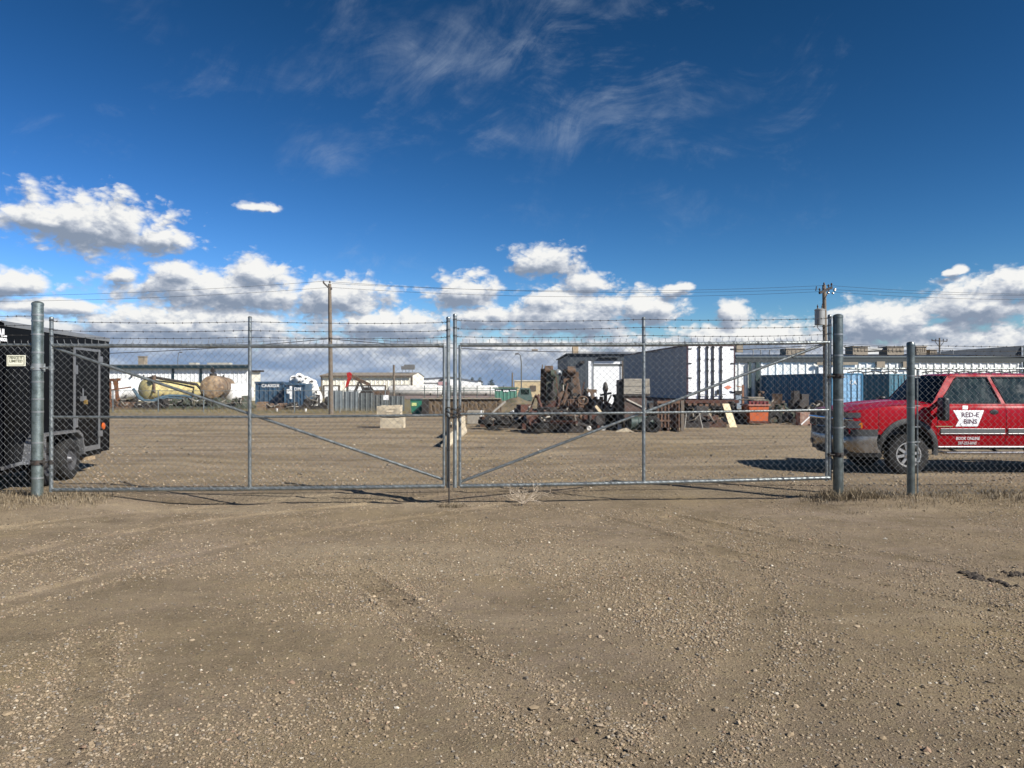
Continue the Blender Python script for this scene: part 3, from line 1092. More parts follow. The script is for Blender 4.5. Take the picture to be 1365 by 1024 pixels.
TL, GLf = gate_leaf('gate_leaf', 'galvanised chain link gate leaf hinged on the post beside the black trailer', 68.5, 598, 597.5, 592, 333,
                    424, 424, 653, 648, 460.5, 460.5, 556, 553.5, {'top_mid': 423, 'strands': [(428.5, 430), (440.5, 441), (449.5, 450)]},
                    [(69, 463), (592, 640)])
TR, GRt = gate_leaf('gate_leaf', 'galvanised chain link gate leaf hinged on the post in front of the red truck', 1106, 606, 606.5, 613, 858,
                    421, 420, 637, 648, 456.5, 460, 546.5, 552, {'top_mid': 424, 'strands': [(424.5, 427.5), (435, 438.5), (446, 449)]},
                    [(613, 643), (1104, 457)])
# tension bar pipe standing beside the right hinge stile
m = MB(); m.tube(GRt(1101.5, 641), GRt(1101.5, 456), .02, 10)
TR.part('hinge_stile', m, galv)


def big_post(px, ytop, ybase, D, rad, label, gold, pm):
    z0 = gz(PX(px, D), D) - .15
    top = PZ(ytop, D)
    x = PX(px, D)
    base = Vector((x, D, gz(x, D)))
    T = Thing('gate_post', base, label, 'post', 'heavy gate posts')
    b = MB(); b.tube((x, D, z0), (x, D, top - .03), rad, 28)
    T.part('post_pipe', b, pm)
    c = MB(); c.lathe((x, D, top - .045), (0, 0, 1), [(0, rad + .004), (.028, rad + .004), (.045, rad * .86), (.058, rad * .45), (.062, .004)], 28, False)
    T.part('post_cap', c, pm)
    for py in gold:
        r_ = MB(); zz = PZ(py, D)
        r_.lathe((x, D, zz - .012), (0, 0, 1), [(0, rad + .001), (0.0, rad + .004), (.024, rad + .004), (.024, rad + .001)], 28, False)
        T.part('wire_band', r_, band_m)
    return T, x


TPL, xpl = big_post(50, 403, 660, 10.66, .076, 'thick grey steel gate post next to the small cream sign and black trailer', [420, 428, 446, 470, 486, 509, 532, 549, 590, 637], galv_post)
TPR, xpr = big_post(1117, 420, 665, 11.28, .072, 'thick dark grey steel gate post in front of the red truck bumper', [446, 474, 533, 570], galv_dark)


def hinge(T, x, D, rad, sx, sd, py, dirn, pin_up):
    """post clamp, bolt and gate eye between a post (x) and the stile (sx)"""
    z = PZ(py, D)
    b = MB()
    b.lathe((x, D, z - .035), (0, 0, 1), [(0, rad + .003), (0, rad + .010), (.07, rad + .010), (.07, rad + .003)], 28, False)
    b.bar((x + dirn * rad, D, z), (x + dirn * (abs(sx - x) * .55), (D + sd) / 2, z), .02, .055)
    b.tube((x + dirn * rad * 1.0, D - rad * .75, z), (x + dirn * (rad + .07), D - rad * .6, z), .011, 8)
    b.lathe((x - dirn * rad * .2, D - rad - .012, z), (0, -1, 0), [(0, .02), (.018, .02), (.02, .012)], 6)
    b.tube((x + dirn * (abs(sx - x) * .5), (D + sd) / 2, z - .05), (x + dirn * (abs(sx - x) * .5), (D + sd) / 2, z + .06), .012, 8)
    b.lathe((sx, sd, z - .03), (0, 0, 1), [(0, .029), (0, .036), (.06, .036), (.06, .029)], 16, False)
    b.bar((sx, sd, z), (x + dirn * (abs(sx - x) * .5), (D + sd) / 2, z), .02, .03)
    T.part('hinge', b, band_m if pin_up else dark_iron)


hinge(TPL, xpl, 10.66, .076, XL, DL, 490.5, 1, True)
hinge(TPL, xpl, 10.66, .076, XL, DL, 616.5, 1, False)
hinge(TPR, xpr, 11.28, .072, XR, DR, 501.5, -1, False)
hinge(TPR, xpr, 11.28, .072, XR, DR, 606, -1, False)

# ---- chain, padlock and drop rod in the middle
mid = GLf(602, 552)


def link_chain(mb, pts, size=.028, wr=.0042):
    pts = [Vector(p) for p in pts]
    for i, (a, b) in enumerate(zip(pts[:-1], pts[1:])):
        d = (b - a).normalized()
        e = d.orthogonal().normalized()
        if i % 2:
            e = d.cross(e)
        c = (a + b) / 2
        l = (b - a).length * .72
        ring = [c + d * math.cos(t) * l + e * math.sin(t) * size * .36 for t in np.linspace(0, 2 * math.pi, 11)[:-1]]
        mb.path(ring, wr, 5, closed=True)


ch = MB()
c0 = GLf(597, 545); c1 = GRt(612, 545)
for zz, ph in ((0, 0), (-.06, 1), (-.11, 2)):
    loop = []
    for t in np.linspace(0, 2 * math.pi, 19):
        loop.append(Vector(((c0.x + c1.x) / 2 + math.cos(t) * .105, c0.y - .01 + math.sin(t) * .055, c0.z + zz + .02 * math.sin(t * 2 + ph))))
    link_chain(ch, loop)
tail = [Vector((c1.x + .01 + .02 * math.sin(i * 1.3), c1.y - .075, c1.z + .06 - i * .026)) for i in range(13)]
link_chain(ch, tail)
single('lock_chain', ch, dark_iron, (mid.x, mid.y, mid.z), 'steel chain looped round the meeting pipes of the two gate leaves', 'chain')
pl = GLf(601, 568)
T = Thing('padlock', (pl.x, pl.y - .03, pl.z - .03), 'small dark padlock hanging from the chain between the gate leaves', 'padlock')
b = MB(); b.box((pl.x, pl.y - .03, pl.z), (.045, .024, .042)); T.part('lock_body', b, dark_iron, bevel=.005)
b = MB(); b.path([(pl.x + .015 * math.cos(t), pl.y - .03, pl.z + .02 + .03 * math.sin(t) * 1.2) for t in np.linspace(0, math.pi, 9)], .0045, 6); T.part('shackle', b, band_m)
dr = GLf(599, 660)
T = Thing('drop_rod', (dr.x, dr.y - .05, gz(dr.x, dr.y)), 'thin steel drop rod pinning the left gate leaf to the ground', 'drop rod')
b = MB(); b.tube((dr.x, dr.y - .05, -.1), (dr.x, dr.y - .05, PZ(556, dr.y)), .0105, 8); T.part('rod', b, dark_iron)
b = MB()
for py in (600, 640):
    zz = PZ(py, dr.y); b = MB(); b.bar((dr.x, dr.y - .05, zz), (dr.x - .02, dr.y + .0, zz), .035, .02); T.part('guide', b, dark_iron)
b = MB(); b.tube((dr.x, dr.y - .05, PZ(557, dr.y)), (dr.x + .07, dr.y - .06, PZ(557, dr.y)), .010, 8)
T.part('rod_handle', b, dark_iron)

# ---- fence run to the left of the gate
xl0 = PX(44, 10.66)
T = Thing('chain_link_fence', (xl0 - 2, 10.66, .1), 'chain link fence in front of the black trailer, left of the left gate post', 'fence')
zt = PZ(460, 10.66); zb = PZ(655, 10.66)
b = MB(); b.tube((xl0, 10.66, zb), (xl0, 10.66, zt), .018, 10); T.part('fence_post', b, galv); b = MB(); b.tube((xl0 - 3.0, 10.66, 0), (xl0 - 3.0, 10.66, PZ(425, 10.66)), .03, 10)
T.part('fence_post', b, galv)
b = MB(); b.tube((xl0, 10.66, zt), (xl0 - 5, 10.66, zt), .021, 10); b.lathe((xl0, 10.66, zt), (-1, 0, 0), [(-.02, .01), (-.015, .028), (.05, .028)], 10)
T.part('top_rail', b, galv)
b = MB(); chainlink(b, (xl0 - 5, 10.625), (xl0, 10.625), zb, zt + .02, zb, zt + .02, w=.0985, knuckle=.055); T.part('chain_link_mesh', b, wire_m, smooth=None)
for yy in (421.5, 434, 447):
    b = MB(); barbed(b, [(xl0 - 5, 10.66, PZ(yy + 1, 10.66)), (xpl - .07, 10.66, PZ(yy, 10.66))]); T.part('barbed_strand', b, barb_m, smooth=None)
for py in (471, 545, 588, 637):
    b = MB(); b.bar((xl0, 10.64, PZ(py, 10.66)), (xpl - .075, 10.64, PZ(py, 10.66)), .008, .02)
    T.part('tension_band', b, band_m)

# ---- the fence company plate
sD = 10.59
T = Thing('fence_sign', P(21.5, 480.5, sD), 'small cream metal plate with faded lettering wired to the chain link beside the left post', 'sign')
w_, h_ = PX(34, sD) - PX(9, sD), PZ(473.5, sD) - PZ(488, sD)
cc = P(21.5, 480.8, sD)
b = MB(); b.box(cc, (w_, .004, h_)); T.part('sign_plate', b, mat('sign_cream', (.78, .76, .60), .5, 0, .06, 6, dirt=.2, grime_or_reflection=(.5, .45, .3)))
ink = mat('sign_ink', (.16, .17, .10), .7, 0, .1, 6)
b = MB()
for (z_, hh) in ((h_ * .40, .006), (-h_ * .40, .006)):
    b.box((cc.x, cc.y - .003, cc.z + z_), (w_ * .86, .002, hh))
for x_, ww in ((-w_ * .43, .005), (w_ * .43, .009)):
    b.box((cc.x + x_, cc.y - .003, cc.z), (ww, .002, h_ * .76))
T.part('sign_border', b, ink)
b = MB()
b.text('FENCE IT', lambda x, y, z: (cc.x + x, cc.y - .0025 - z, cc.z + y + h_ * .24), .045, bold=.0006)
b.text('LIMITED', lambda x, y, z: (cc.x + x, cc.y - .0025 - z, cc.z + y - h_ * .05), .052, bold=.0006)
T.part('lettering', b, ink, smooth=None)

# ---- lower fence to the right, in front of the truck
D2 = 11.38
p2x = PX(1214, D2)
T = Thing('chain_link_fence', ((xpr + p2x) / 2, D2, 0), 'lower chain link fence section between the right gate post and the next fence post', 'fence', 'low fence sections in front of the truck')


def low_fence(T, xa, xb, first):
    zt = PZ(491.5, D2); zb = gz((xa + xb) / 2, D2) + .0
    b = MB(); b.tube((xa, D2, zt), (xb, D2, zt), .016, 10); T.part('top_rail', b, galv)
    b = MB(); chainlink(b, (xa, D2 - .03), (xb, D2 - .03), zb, zt + .01, zb, zt + .01, w=.094, knuckle=.04); T.part('chain_link_mesh', b, wire_m, smooth=None)
    b = MB(); b.tube((xa + .03, D2, zb), (xa + .03, D2, zt), .012, 8)
    T.part('tension_bar', b, galv)
    for py in (503, 541, 569, 589, 615):
        b = MB(); b.bar((xa - .06, D2 - .02, PZ(py, D2)), (xa + .06, D2 - .02, PZ(py, D2)), .012, .018)
        T.part('tension_band', b, band_m)
    for yy in (460.5, 466.5, 472):
        b = MB(); barbed(b, [(xa - .03, D2, PZ(yy, D2)), (xb, D2, PZ(yy + 1, D2))], sagk=.02); T.part('barbed_strand', b, barb_m, smooth=None)
    b = MB()
    b.path([(xa + .1 + i * .085, D2 + .02 * math.sin(i), PZ(497 - (i % 3) * 1.2, D2)) for i in range(int((xb - xa - .15) / .085))], .009, 5)
    for i in range(int((xb - xa - .2) / .16)):
        xx = xa + .14 + i * .16
        b.path([(xx, D2 - .02, PZ(495, D2)), (xx + .03, D2 - .03, PZ(499, D2)), (xx + .06, D2, PZ(496, D2))], .006, 4)
    T.part('tie_wire', b, mat('stretched_tie_wire', (.05, .05, .05), .7, 0, .2, 5))


low_fence(T, xpr + .085, p2x - .06, True)
T = Thing('chain_link_fence', (p2x + 2, D2, 0), 'lower chain link fence section running off to the right past the truck doors', 'fence', 'low fence sections in front of the truck')
low_fence(T, p2x + .07, p2x + 4.2, False)
# slim terminal post
T = Thing('fence_post', (p2x, D2, gz(p2x, D2)), 'slimmer grey steel fence post standing in front of the truck front wheel', 'post')
b = MB(); b.tube((p2x, D2, -.15), (p2x, D2, PZ(459, D2)), .056, 24); T.part('post_pipe', b, galv_dark)
b = MB(); b.lathe((p2x, D2, PZ(460, D2) - .01), (0, 0, 1), [(0, .060), (.03, .060), (.05, .05), (.06, .02), (.062, .004)], 24, False); T.part('post_cap', b, galv_dark)
for py in (502, 544, 590):
    b = MB(); zz = PZ(py, D2); b.lathe((p2x, D2, zz), (0, 0, 1), [(0, .057), (0, .061), (.018, .061), (.018, .057)], 24, False); T.part('wire_band', b, band_m)


# ---- tumbleweed caught under the right leaf
def twig(mb, p, d, L, r, lev, spread):
    pts = [Vector(p)]
    for i in range(4):
        d = (d + Vector((rng.uniform(-1, 1), rng.uniform(-1, 1), rng.uniform(-.8, 1))) * spread).normalized()
        pts.append(pts[-1] + d * L / 4)
    mb.path(pts, r, 4, r * .5)
    if lev > 0:
        for i in range(3 if lev > 1 else 4):
            k = rng.randint(1, 4)
            nd = (d + Vector((rng.uniform(-1, 1), rng.uniform(-1, 1), rng.uniform(-.7, 1)))).normalized()
            twig(mb, pts[k], nd, L * rng.uniform(.45, .75), r * .62, lev - 1, spread)


tw = MB()
tx, ty = PX(697, 10.9), 10.86
tz = gz(tx, ty)
for i in range(13):
    a = rng.uniform(0, 6.28)
    twig(tw, (tx, ty, tz + .03), Vector((math.cos(a), math.sin(a) * .8, rng.uniform(.2, 1.5))).normalized(), rng.uniform(.17, .30), .0036, 2, .33)
single('tumbleweed', tw, mat('dry_twig', (.64, .53, .40), .9, 0, .2, 12), (tx, ty, tz), 'pale dry tumbleweed caught against the bottom rail of the right gate leaf', 'tumbleweed', smooth=None)
# ------------------------------------------------------------------ the red pickup
paint_red = mat('truck_red', (.38, .006, .014), .22, 0.0, .05, 3, coat=.0, spec=.16, dirt=.04, grime_or_reflection=(.20, .05, .04))
chrome = mat('chrome', (.70, .70, .70), .12, 1.0, .03, 6)
chrome_d = mat('dusty_chrome', (.42, .38, .33), .28, .8, .12, 6, dirt=.35)
glass = mat('dark_glass', (.012, .022, .02), .05, 0, .1, 4, spec=.5, dirt=.3, grime_or_reflection=(.10, .135, .12))  # the dirt overlay here paints greenish grey reflections onto the glass
clad = mat('grey_cladding', (.032, .036, .038), .65, 0, .1, 8, dirt=.2)
gasket = mat('black_trim', (.012, .012, .013), .5, 0, .1, 8)
lampg = mat('lamp_lens', (.11, .12, .14), .08, .3, .1, 10, spec=.9)
amber = mat('amber_lens', (.75, .22, .02), .15, 0, .08, 10)
white_dec = mat('white_decal', (.80, .80, .80), .5, 0, .03, 6)
dark_dec = mat('dark_decal', (.10, .03, .06), .5, 0, .05, 6)

TX, TY = 6.35, 15.32          # front of the bumper, centre line


def build_truck():
    T = Thing('pickup_truck', (TX + 3, TY, 0), 'red crew cab pickup truck with a white company decal parked behind the fence', 'pickup truck')
    fx, rx, wr, az = 1.23, 5.13, .39, .41

    def W(x, y, z):
        return Vector((TX + x, TY + y, z))

    def hw(z, x):
        """half width of the body side at height z"""
        t = [(0.5, .90), (.62, .945), (.80, .975), (.95, .985), (1.10, .985), (1.22, .975), (1.30, .955), (1.36, .915), (1.42, .86)]
        for (a, b), (c, d) in zip(t[:-1], t[1:]):
            if z <= c:
                w = b + (d - b) * max(0, (z - a)) / (c - a)
                break
        else:
            w = t[-1][1]
        nose = max(0, .55 - x) / .55
        return w - .13 * nose ** 2

    def ztop(x):
        t = [(.10, 1.195), (.25, 1.23), (.5, 1.268), (.9, 1.312), (1.3, 1.34), (1.7, 1.355), (2.0, 1.36), (4.25, 1.36), (4.30, 1.40), (6.0, 1.41)]
        for (a, b), (c, d) in zip(t[:-1], t[1:]):
            if x <= c:
                return b + (d - b) * max(0, x - a) / (c - a)
        return t[-1][1]
    zrows = [.52, .60, .68, .76, .80, .84, .92, 1.0, 1.08, 1.15, 1.20, 1.245, 1.285, 1.32, 1.345, 1.40]

    def zbot(x):
        z = .54 if x > .7 else .78
        for c in (fx, rx):
            d = abs(x - c)
            if d < .50:
                z = max(z, .45 + math.sqrt(.50 ** 2 - d ** 2) * 1.06)
        return z
    xs = sorted(set([.12, .18, .25, .35, .45, .55, .65, .69] + [fx + .50 * math.sin(a) for a in np.linspace(-1.5707, 1.5707, 21)] + [1.78, 1.795] + [2.1, 2.5, 2.9, 3.1, 3.14, 3.6, 4.0, 4.22, 4.28, 4.5] + [rx + .50 * math.sin(a) for a in np.linspace(-1.5707, 1.5707, 17)] + [5.7, 5.9, 6.05]))
    body = MB()
    for sgn in (-1, 1):
        idx = {}
        vs, fs = [], []
        for i, x in enumerate(xs):
            zt, zb_ = ztop(x), zbot(x)
            for k in range(len(zrows)):
                f = zrows[k]
                z = min(max(f, zb_), zt)
                if k == len(zrows) - 1:
                    z = zt
                vs.append(W(x, sgn * hw(z, x), z))
        n = len(zrows)
        for i in range(len(xs) - 1):
            for k in range(n - 1):
                a, b, c, d = i * n + k, (i + 1) * n + k, (i + 1) * n + k + 1, i * n + k + 1
                if abs(vs[a].z - vs[d].z) < 1e-5 and abs(vs[b].z - vs[c].z) < 1e-5:
                    continue
                fs.append((a, b, c, d) if sgn < 0 else (d, c, b, a))
        body.add(vs, fs)
    # hood and cowl surface, box top
    hx = [.12, .18, .25, .35, .45, .55, .7, .9, 1.1, 1.3, 1.5, 1.7, 1.85]
    ny = 16
    vs, fs = [], []
    for x in hx:
        zt = ztop(x)
        w = hw(zt, x)
        for j in range(ny + 1):
            u = -1 + 2 * j / ny
            z = zt + .065 * (1 - abs(u) ** 3.2) * min(1, x / .6) + (.018 if .25 < abs(u) < .62 and x > .4 else 0)
            vs.append(W(x, u * w, z))
    for i in range(len(hx) - 1):
        for j in range(ny):
            a = i * (ny + 1) + j
            fs.append((a, a + ny + 1, a + ny + 2, a + 1))
    body.add(vs, fs)
    # nose panel round the grille
    front = [(-.82, 1.195), (-.5, 1.24), (0, 1.25), (.5, 1.24), (.82, 1.195)]
    vs = [W(.12 if abs(y) > .6 else .10, y, z) for y, z in front] + [W(.14, y, .84) for y, z in front]
    body.add(vs, [(i, i + 1, i + 6, i + 5) for i in range(4)])
    body.add([W(.12, -.82, 1.195), W(.14, -.82, .84), W(.14, -hw(.84, .12), .84), W(.12, -hw(1.195, .12), 1.195)], [(0, 1, 2, 3)])
    # box rail top and tail
    for s in (-1, 1):
        body.bx(TX + 4.28, TX + 6.05, TY + s * .90 - .03, TY + s * .90 + .03, 1.38, 1.415)
    body.bx(TX + 6.0, TX + 6.06, TY - .88, TY + .88, .60, 1.40)
    body.bx(TX + 4.26, TX + 4.32, TY - .88, TY + .88, .60, 1.38)
    bo = T.part('body', body, paint_red, smooth=50)
    # inner darkness: wheel tubs and floor
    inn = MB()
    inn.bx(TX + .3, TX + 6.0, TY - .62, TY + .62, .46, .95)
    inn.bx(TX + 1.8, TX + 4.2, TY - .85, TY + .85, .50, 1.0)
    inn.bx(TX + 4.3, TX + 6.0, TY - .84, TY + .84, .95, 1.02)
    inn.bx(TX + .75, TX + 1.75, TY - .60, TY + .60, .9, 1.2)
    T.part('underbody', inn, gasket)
    # ---- cab: roof and pillars, by profile: front glass foot, roof front, roof back, back foot
    zr = 1.945

    def side(x, z):        # half width of the glasshouse
        return .915 - .235 * (z - 1.34) / (zr - 1.34)
    roof = MB()
    rxs = [2.12, 2.2, 2.35, 2.8, 3.4, 3.8, 4.0, 4.08]
    rz = [1.905, 1.935, 1.955, 1.97, 1.97, 1.96, 1.94, 1.91]
    vs, fs = [], []
    for x, z in zip(rxs, rz):
        for j in range(13):
            u = -1 + 2 * j / 12
            w = side(x, z) + .012
            vs.append(W(x + .06 * (u * u if x < 3 else 0), u * w, z - .055 * abs(u) ** 4))
    for i in range(len(rxs) - 1):
        for j in range(12):
            a = i * 13 + j
            fs.append((a, a + 13, a + 14, a + 1))
    roof.add(vs, fs)

    def pill(pts, s, t=.018):
        """plate on the glasshouse side, outline in (x, z)"""
        roof.prism(pts, lambda x, z: W(x, s * (side(x, z) + .012), z), lambda x, z: W(x, s * (side(x, z) - t), z))
    for s in (-1, 1):
        pill([(1.70, 1.34), (1.84, 1.34), (2.24, 1.85), (2.34, 1.895), (2.12, 1.895)], s)              # A pillar
        pill([(2.12, 1.865), (2.38, 1.865), (2.30, 1.83), (2.95, 1.845), (4.02, 1.83), (4.08, 1.865), (3.95, 1.905), (2.2, 1.905)][0:1] + [(2.34, 1.875), (4.05, 1.875), (4.08, 1.915), (2.2, 1.93)], s)
        pill([(3.02, 1.35), (3.14, 1.35), (2.98, 1.88), (2.87, 1.88)], s)       # B pillar
        pill([(3.88, 1.35), (4.20, 1.35), (4.06, 1.90), (3.72, 1.90)], s)       # C pillar
        pill([(1.70, 1.33), (4.2, 1.33), (4.2, 1.375), (1.70, 1.375)], s)
    T.part('cab_roof', roof, paint_red, smooth=40)
    gl = MB()
    for s in (-1, 1):
        for pts in ([(1.86, 1.375), (3.03, 1.375), (2.88, 1.875), (2.30, 1.875)], [(3.13, 1.375), (3.90, 1.375), (3.74, 1.875), (2.97, 1.875)]):
            g1 = MB()
            g1.prism(pts, lambda x, z: W(x, s * (side(x, z) - .004), z), lambda x, z: W(x, s * (side(x, z) - .010), z))
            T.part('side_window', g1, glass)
            g2 = MB()
            k = len(pts)
            for i in range(k):
                a, b = pts[i], pts[(i + 1) % k]
                g2.bar(W(a[0], s * (side(*a) + .008), a[1]), W(b[0], s * (side(*b) + .008), b[1]), .02, .026)
            T.part('window_seal', g2, gasket)
    w1 = MB(); w1.add([W(1.72, -.88, 1.355), W(1.60, 0, 1.38), W(1.72, .88, 1.355), W(2.13, .70, 1.90), W(2.09, 0, 1.925), W(2.13, -.70, 1.90)], [(0, 1, 4, 5), (1, 2, 3, 4)])
    T.part('windshield', w1, mat('windshield_glass', (.010, .016, .016), .12, 0, .1, 4, spec=.12), smooth=60)
    w2 = MB(); w2.add([W(4.19, -.85, 1.38), W(4.19, .85, 1.38), W(4.06, .68, 1.89), W(4.06, -.68, 1.89)], [(0, 1, 2, 3)])
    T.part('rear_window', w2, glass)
    # seats and head rests seen through the glass are dark, so are the wipers
    wp = MB(); wp.path([W(1.66, -.5, 1.40), W(1.8, -.2, 1.50), W(1.83, .1, 1.53)], .008, 5); wp.path([W(1.64, .2, 1.40), W(1.8, .45, 1.50), W(1.85, .62, 1.55)], .008, 5)
    T.part('wiper', wp, gasket)
    # ---- lights, grille, bumper
    gr = MB(); gr.bx(TX + .085, TX + .12, TY - .52, TY + .52, .88, 1.21)
    T.part('grille', gr, gasket)
    gb = MB()
    for k in range(5):
        gb.bx(TX + .07, TX + .084, TY - .50, TY + .50, (.90 + k * .062), (.912 + k * .062))
    T.part('grille_bars', gb, clad)
    cb = MB(); cb.path([W(.20, -.93, 1.065), W(.085, -.86, 1.065), W(.055, -.5, 1.065), W(.05, 0, 1.065), W(.055, .5, 1.065), W(.085, .86, 1.065), W(.20, .93, 1.065)], .028, 8)
    T.part('chrome_grille_bar', cb, chrome)
    for s in (-1, 1):
        for zc, hh in ((1.145, .050), (.965, .070)):
            h = MB()
            row = [(.078, .54), (.092, .70)] + [(x_, hw(zc, x_) + .012) for x_ in (.115, .15, .20, .26, .32)]
            vs = []
            for x_, y_ in row:
                vs += [W(x_ - (.02 if y_ > .8 and x_ < .15 else 0), s * y_, zc - hh), W(x_ - (.02 if y_ > .8 and x_ < .15 else 0), s * y_, zc + hh)]
            h.add(vs, [(2 * i, 2 * i + 2, 2 * i + 3, 2 * i + 1) for i in range(len(row) - 1)])
            T.part('headlight', h, lampg)
        h = MB(); h.add([W(.24, s * (hw(.9, .24) + .014), .895), W(.35, s * (hw(.9, .35) + .014), .90), W(.35, s * (hw(.95, .35) + .014), 1.0), W(.31, s * (hw(.95, .31) + .014), 1.0)], [(0, 1, 2, 3)])
        T.part('turn_signal', h, amber)
    fl = MB()
    for s in (-1, 1):
        fl.lathe(W(.035, s * .62, .56), (-1, 0, 0), [(0, .06), (.03, .055), (.035, .01)], 16)
    T.part('fog_lights', fl, lampg)
    gf = MB()
    gf.path([W(.075, -.53, 1.215), W(.06, 0, 1.225), W(.075, .53, 1.215)], .014, 6)
    gf.path([W(.085, -.53, .885), W(.07, 0, .88), W(.085, .53, .885)], .014, 6)
    for s in (-1, 1):
        gf.tube(W(.08, s * .53, .885), W(.078, s * .53, 1.215), .014, 6)
    T.part('grille_frame', gf, chrome_d)
    hs_ = MB()
    hs_.path([W(.13, -.80, 1.215), W(.3, -.87, 1.245), W(.9, -.885, 1.325), W(1.65, -.89, 1.37)], .006, 4)
    hs_.path([W(.66, -(hw(z, .66) + .002), z) for z in (.84, .95, 1.1, 1.2, 1.26)], .004, 4)
    T.part('panel_gap', hs_, gasket)
    bp = MB()
    prof = [(.0, .775), (-.02, .755), (-.025, .64), (0, .54), (.06, .46)]
    yy = [(-1.0, .62), (-.99, .32), (-.93, .15), (-.75, .05), (-.4, .0), (0, -.01), (.4, .0), (.75, .05), (.93, .15), (.99, .32), (1.0, .62)]
    vs, fs = [], []
    for (y, x) in yy:
        for (dx, z) in prof:
            vs.append(W(x + dx + .02, y * 1.0, z - .03))
    for i in range(len(yy) - 1):
        for k in range(4):
            a = i * 5 + k
            fs.append((a, a + 1, a + 6, a + 5))
    bp.add(vs, fs)
    T.part('bumper', bp, chrome_d, smooth=50)
    bt = MB()
    vs, fs = [], []
    for (y, x) in yy:
        vs += [W(x + .006, y * 1.002, .742), W(x + .02, y, .865), W(x + .12, y * .97, .88)]
    for i in range(len(yy) - 1):
        for k in range(2):
            a = i * 3 + k
            fs.append((a, a + 1, a + 4, a + 3))
    bt.add(vs, fs)
    vs, fs = [], []
    for (y, x) in yy:
        vs += [W(x + .06, y * .98, .44), W(x + .12, y * .95, .34)]
    bt.add(vs, [(2 * i, 2 * i + 1, 2 * i + 3, 2 * i + 2) for i in range(len(yy) - 1)])
    bt.bx(TX + .1, TX + .3, TY - .8, TY + .8, .40, .8)
    T.part('bumper_cover', bt, clad, smooth=50)
    # ---- flares
    for s in (-1, 1):
        for c in (fx, rx):
            f = MB()
            ang = np.linspace(-.12, math.pi + .12, 25)
            vs, fs = [], []
            for a in ang:
                for (rr, o) in ((.50, -.02), (.505, .03), (.55, .038), (.60, .012), (.605, -.03)):
                    x = c + rr * math.cos(a); z = .45 + rr * 1.06 * math.sin(a)
                    vs.append(W(x, s * (hw(min(z, 1.2), max(x, .6)) + o), z))
            for i in range(len(ang) - 1):
                for k in range(4):
                    a = i * 5 + k
                    fs.append((a, a + 1, a + 6, a + 5))
            f.add(vs, fs)
            T.part('wheel_flare', f, clad, smooth=50)
    # ---- doors: seams, handles, mouldings, rocker, step
    sm = MB()
    for x in (1.78, 3.10, 4.24):
        sm.path([W(x, -(hw(z, x) + .001), z) for z in (.56, .7, .85, 1.0, 1.15, 1.25, 1.33)], .005, 4)
        sm.path([W(x, hw(z, x) + .001, z) for z in (.56, .7, .85, 1.0, 1.15, 1.25, 1.33)], .005, 4)
    T.part('door_seam', sm, gasket)
    for x in (2.87, 4.02):
        h = MB(); z = 1.205
        y = -(hw(z, x))
        h.lathe(W(x, y + .004, z), (0, -1, 0), [(0, .001), (.001, .05), (.012, .046), (.016, .03), (.016, .001)], 16)
        for i, v in enumerate(h.v):
            v = Vector(v); h.v[i] = (TX + x + (v.x - TX - x) * 1.75, v.y, v.z)
        o = T.part('door_handle', h, gasket)
    for (x0, x1) in ((1.84, 3.07), (3.13, 4.2)):
        mo = MB(); z0, z1 = .80, .885
        mo.bx(TX + x0, TX + x1, TY - hw(.84, 2) - .018, TY - hw(.84, 2), z0, z1)
        T.part('side_moulding', mo, mat('moulding_grey', (.13, .135, .13), .45, 0, .05, 6), bevel=.006)
        for zz, rr in ((z1 + .005, .0045), (z0 - .006, .008)):
            cm = MB(); cm.tube(W(x0, -hw(.84, 2) - .014, zz), W(x1, -hw(.84, 2) - .014, zz), rr, 6); T.part('chrome_strip', cm, mat('bright_strip', (.42, .40, .40), .35, .2, .03, 6))
    rk = MB(); rk.path([W(1.76, -.915, .535), W(4.55, -.915, .535)], .017, 6); T.part('rocker_trim', rk, mat('bright_strip', (.42, .40, .40), .35, .2, .03, 6))
    st = MB(); st.path([W(1.80, -.80, .45), W(1.95, -.98, .43), W(4.35, -.98, .43), W(4.5, -.80, .45)], .030, 10)
    for x in (2.2, 3.0, 4.0):
        st.tube(W(x, -.95, .43), W(x, -.6, .48), .02, 8)
    T.part('side_step', st, chrome_d)
    # ---- mirrors
    for s in (-1, 1):
        m_ = MB()
        m_.box(W(1.77, s * 1.20, 1.27), (.13, .24, .44))
        mo = T.part('towing_mirror', m_, black_pl, bevel=.04)
        m_ = MB(); m_.bar(W(1.86, s * .90, 1.40), W(1.77, s * 1.12, 1.38), .06, .06); m_.bar(W(1.86, s * .95, 1.22), W(1.77, s * 1.12, 1.20), .05, .05)
        m_.prism([(1.82, 1.34), (2.02, 1.34), (1.98, 1.48), (1.92, 1.46)], lambda x, z: W(x, s * (side(x, z) + .02), z), lambda x, z: W(x, s * (side(x, z)), z))
        T.part('mirror_arm', m_, black_pl)
    # ---- wheels
    for (c, ys) in ((fx, -.86), (fx, .86), (rx, -.86), (rx, .86)):
        s = -1 if ys < 0 else 1
        t_ = MB()
        t_.lathe(W(c, ys - s * .12, az - .02), (0, s, 0), [(0, .24), (.0, .34), (.02, .375), (.05, wr), (.20, wr), (.235, .378), (.25, .345), (.245, .24)], 40, False)
        for k in range(40):
            a = 2 * math.pi * k / 40
            p = W(c + math.cos(a) * wr, ys + s * .005, az - .02 + math.sin(a) * wr)
            t_.box(p, (.016, .2, .03), Matrix.Rotation(-a, 3, 'Y'))
        w_o = T.part('wheel', t_, black_rub, smooth=40)
        rm = MB()
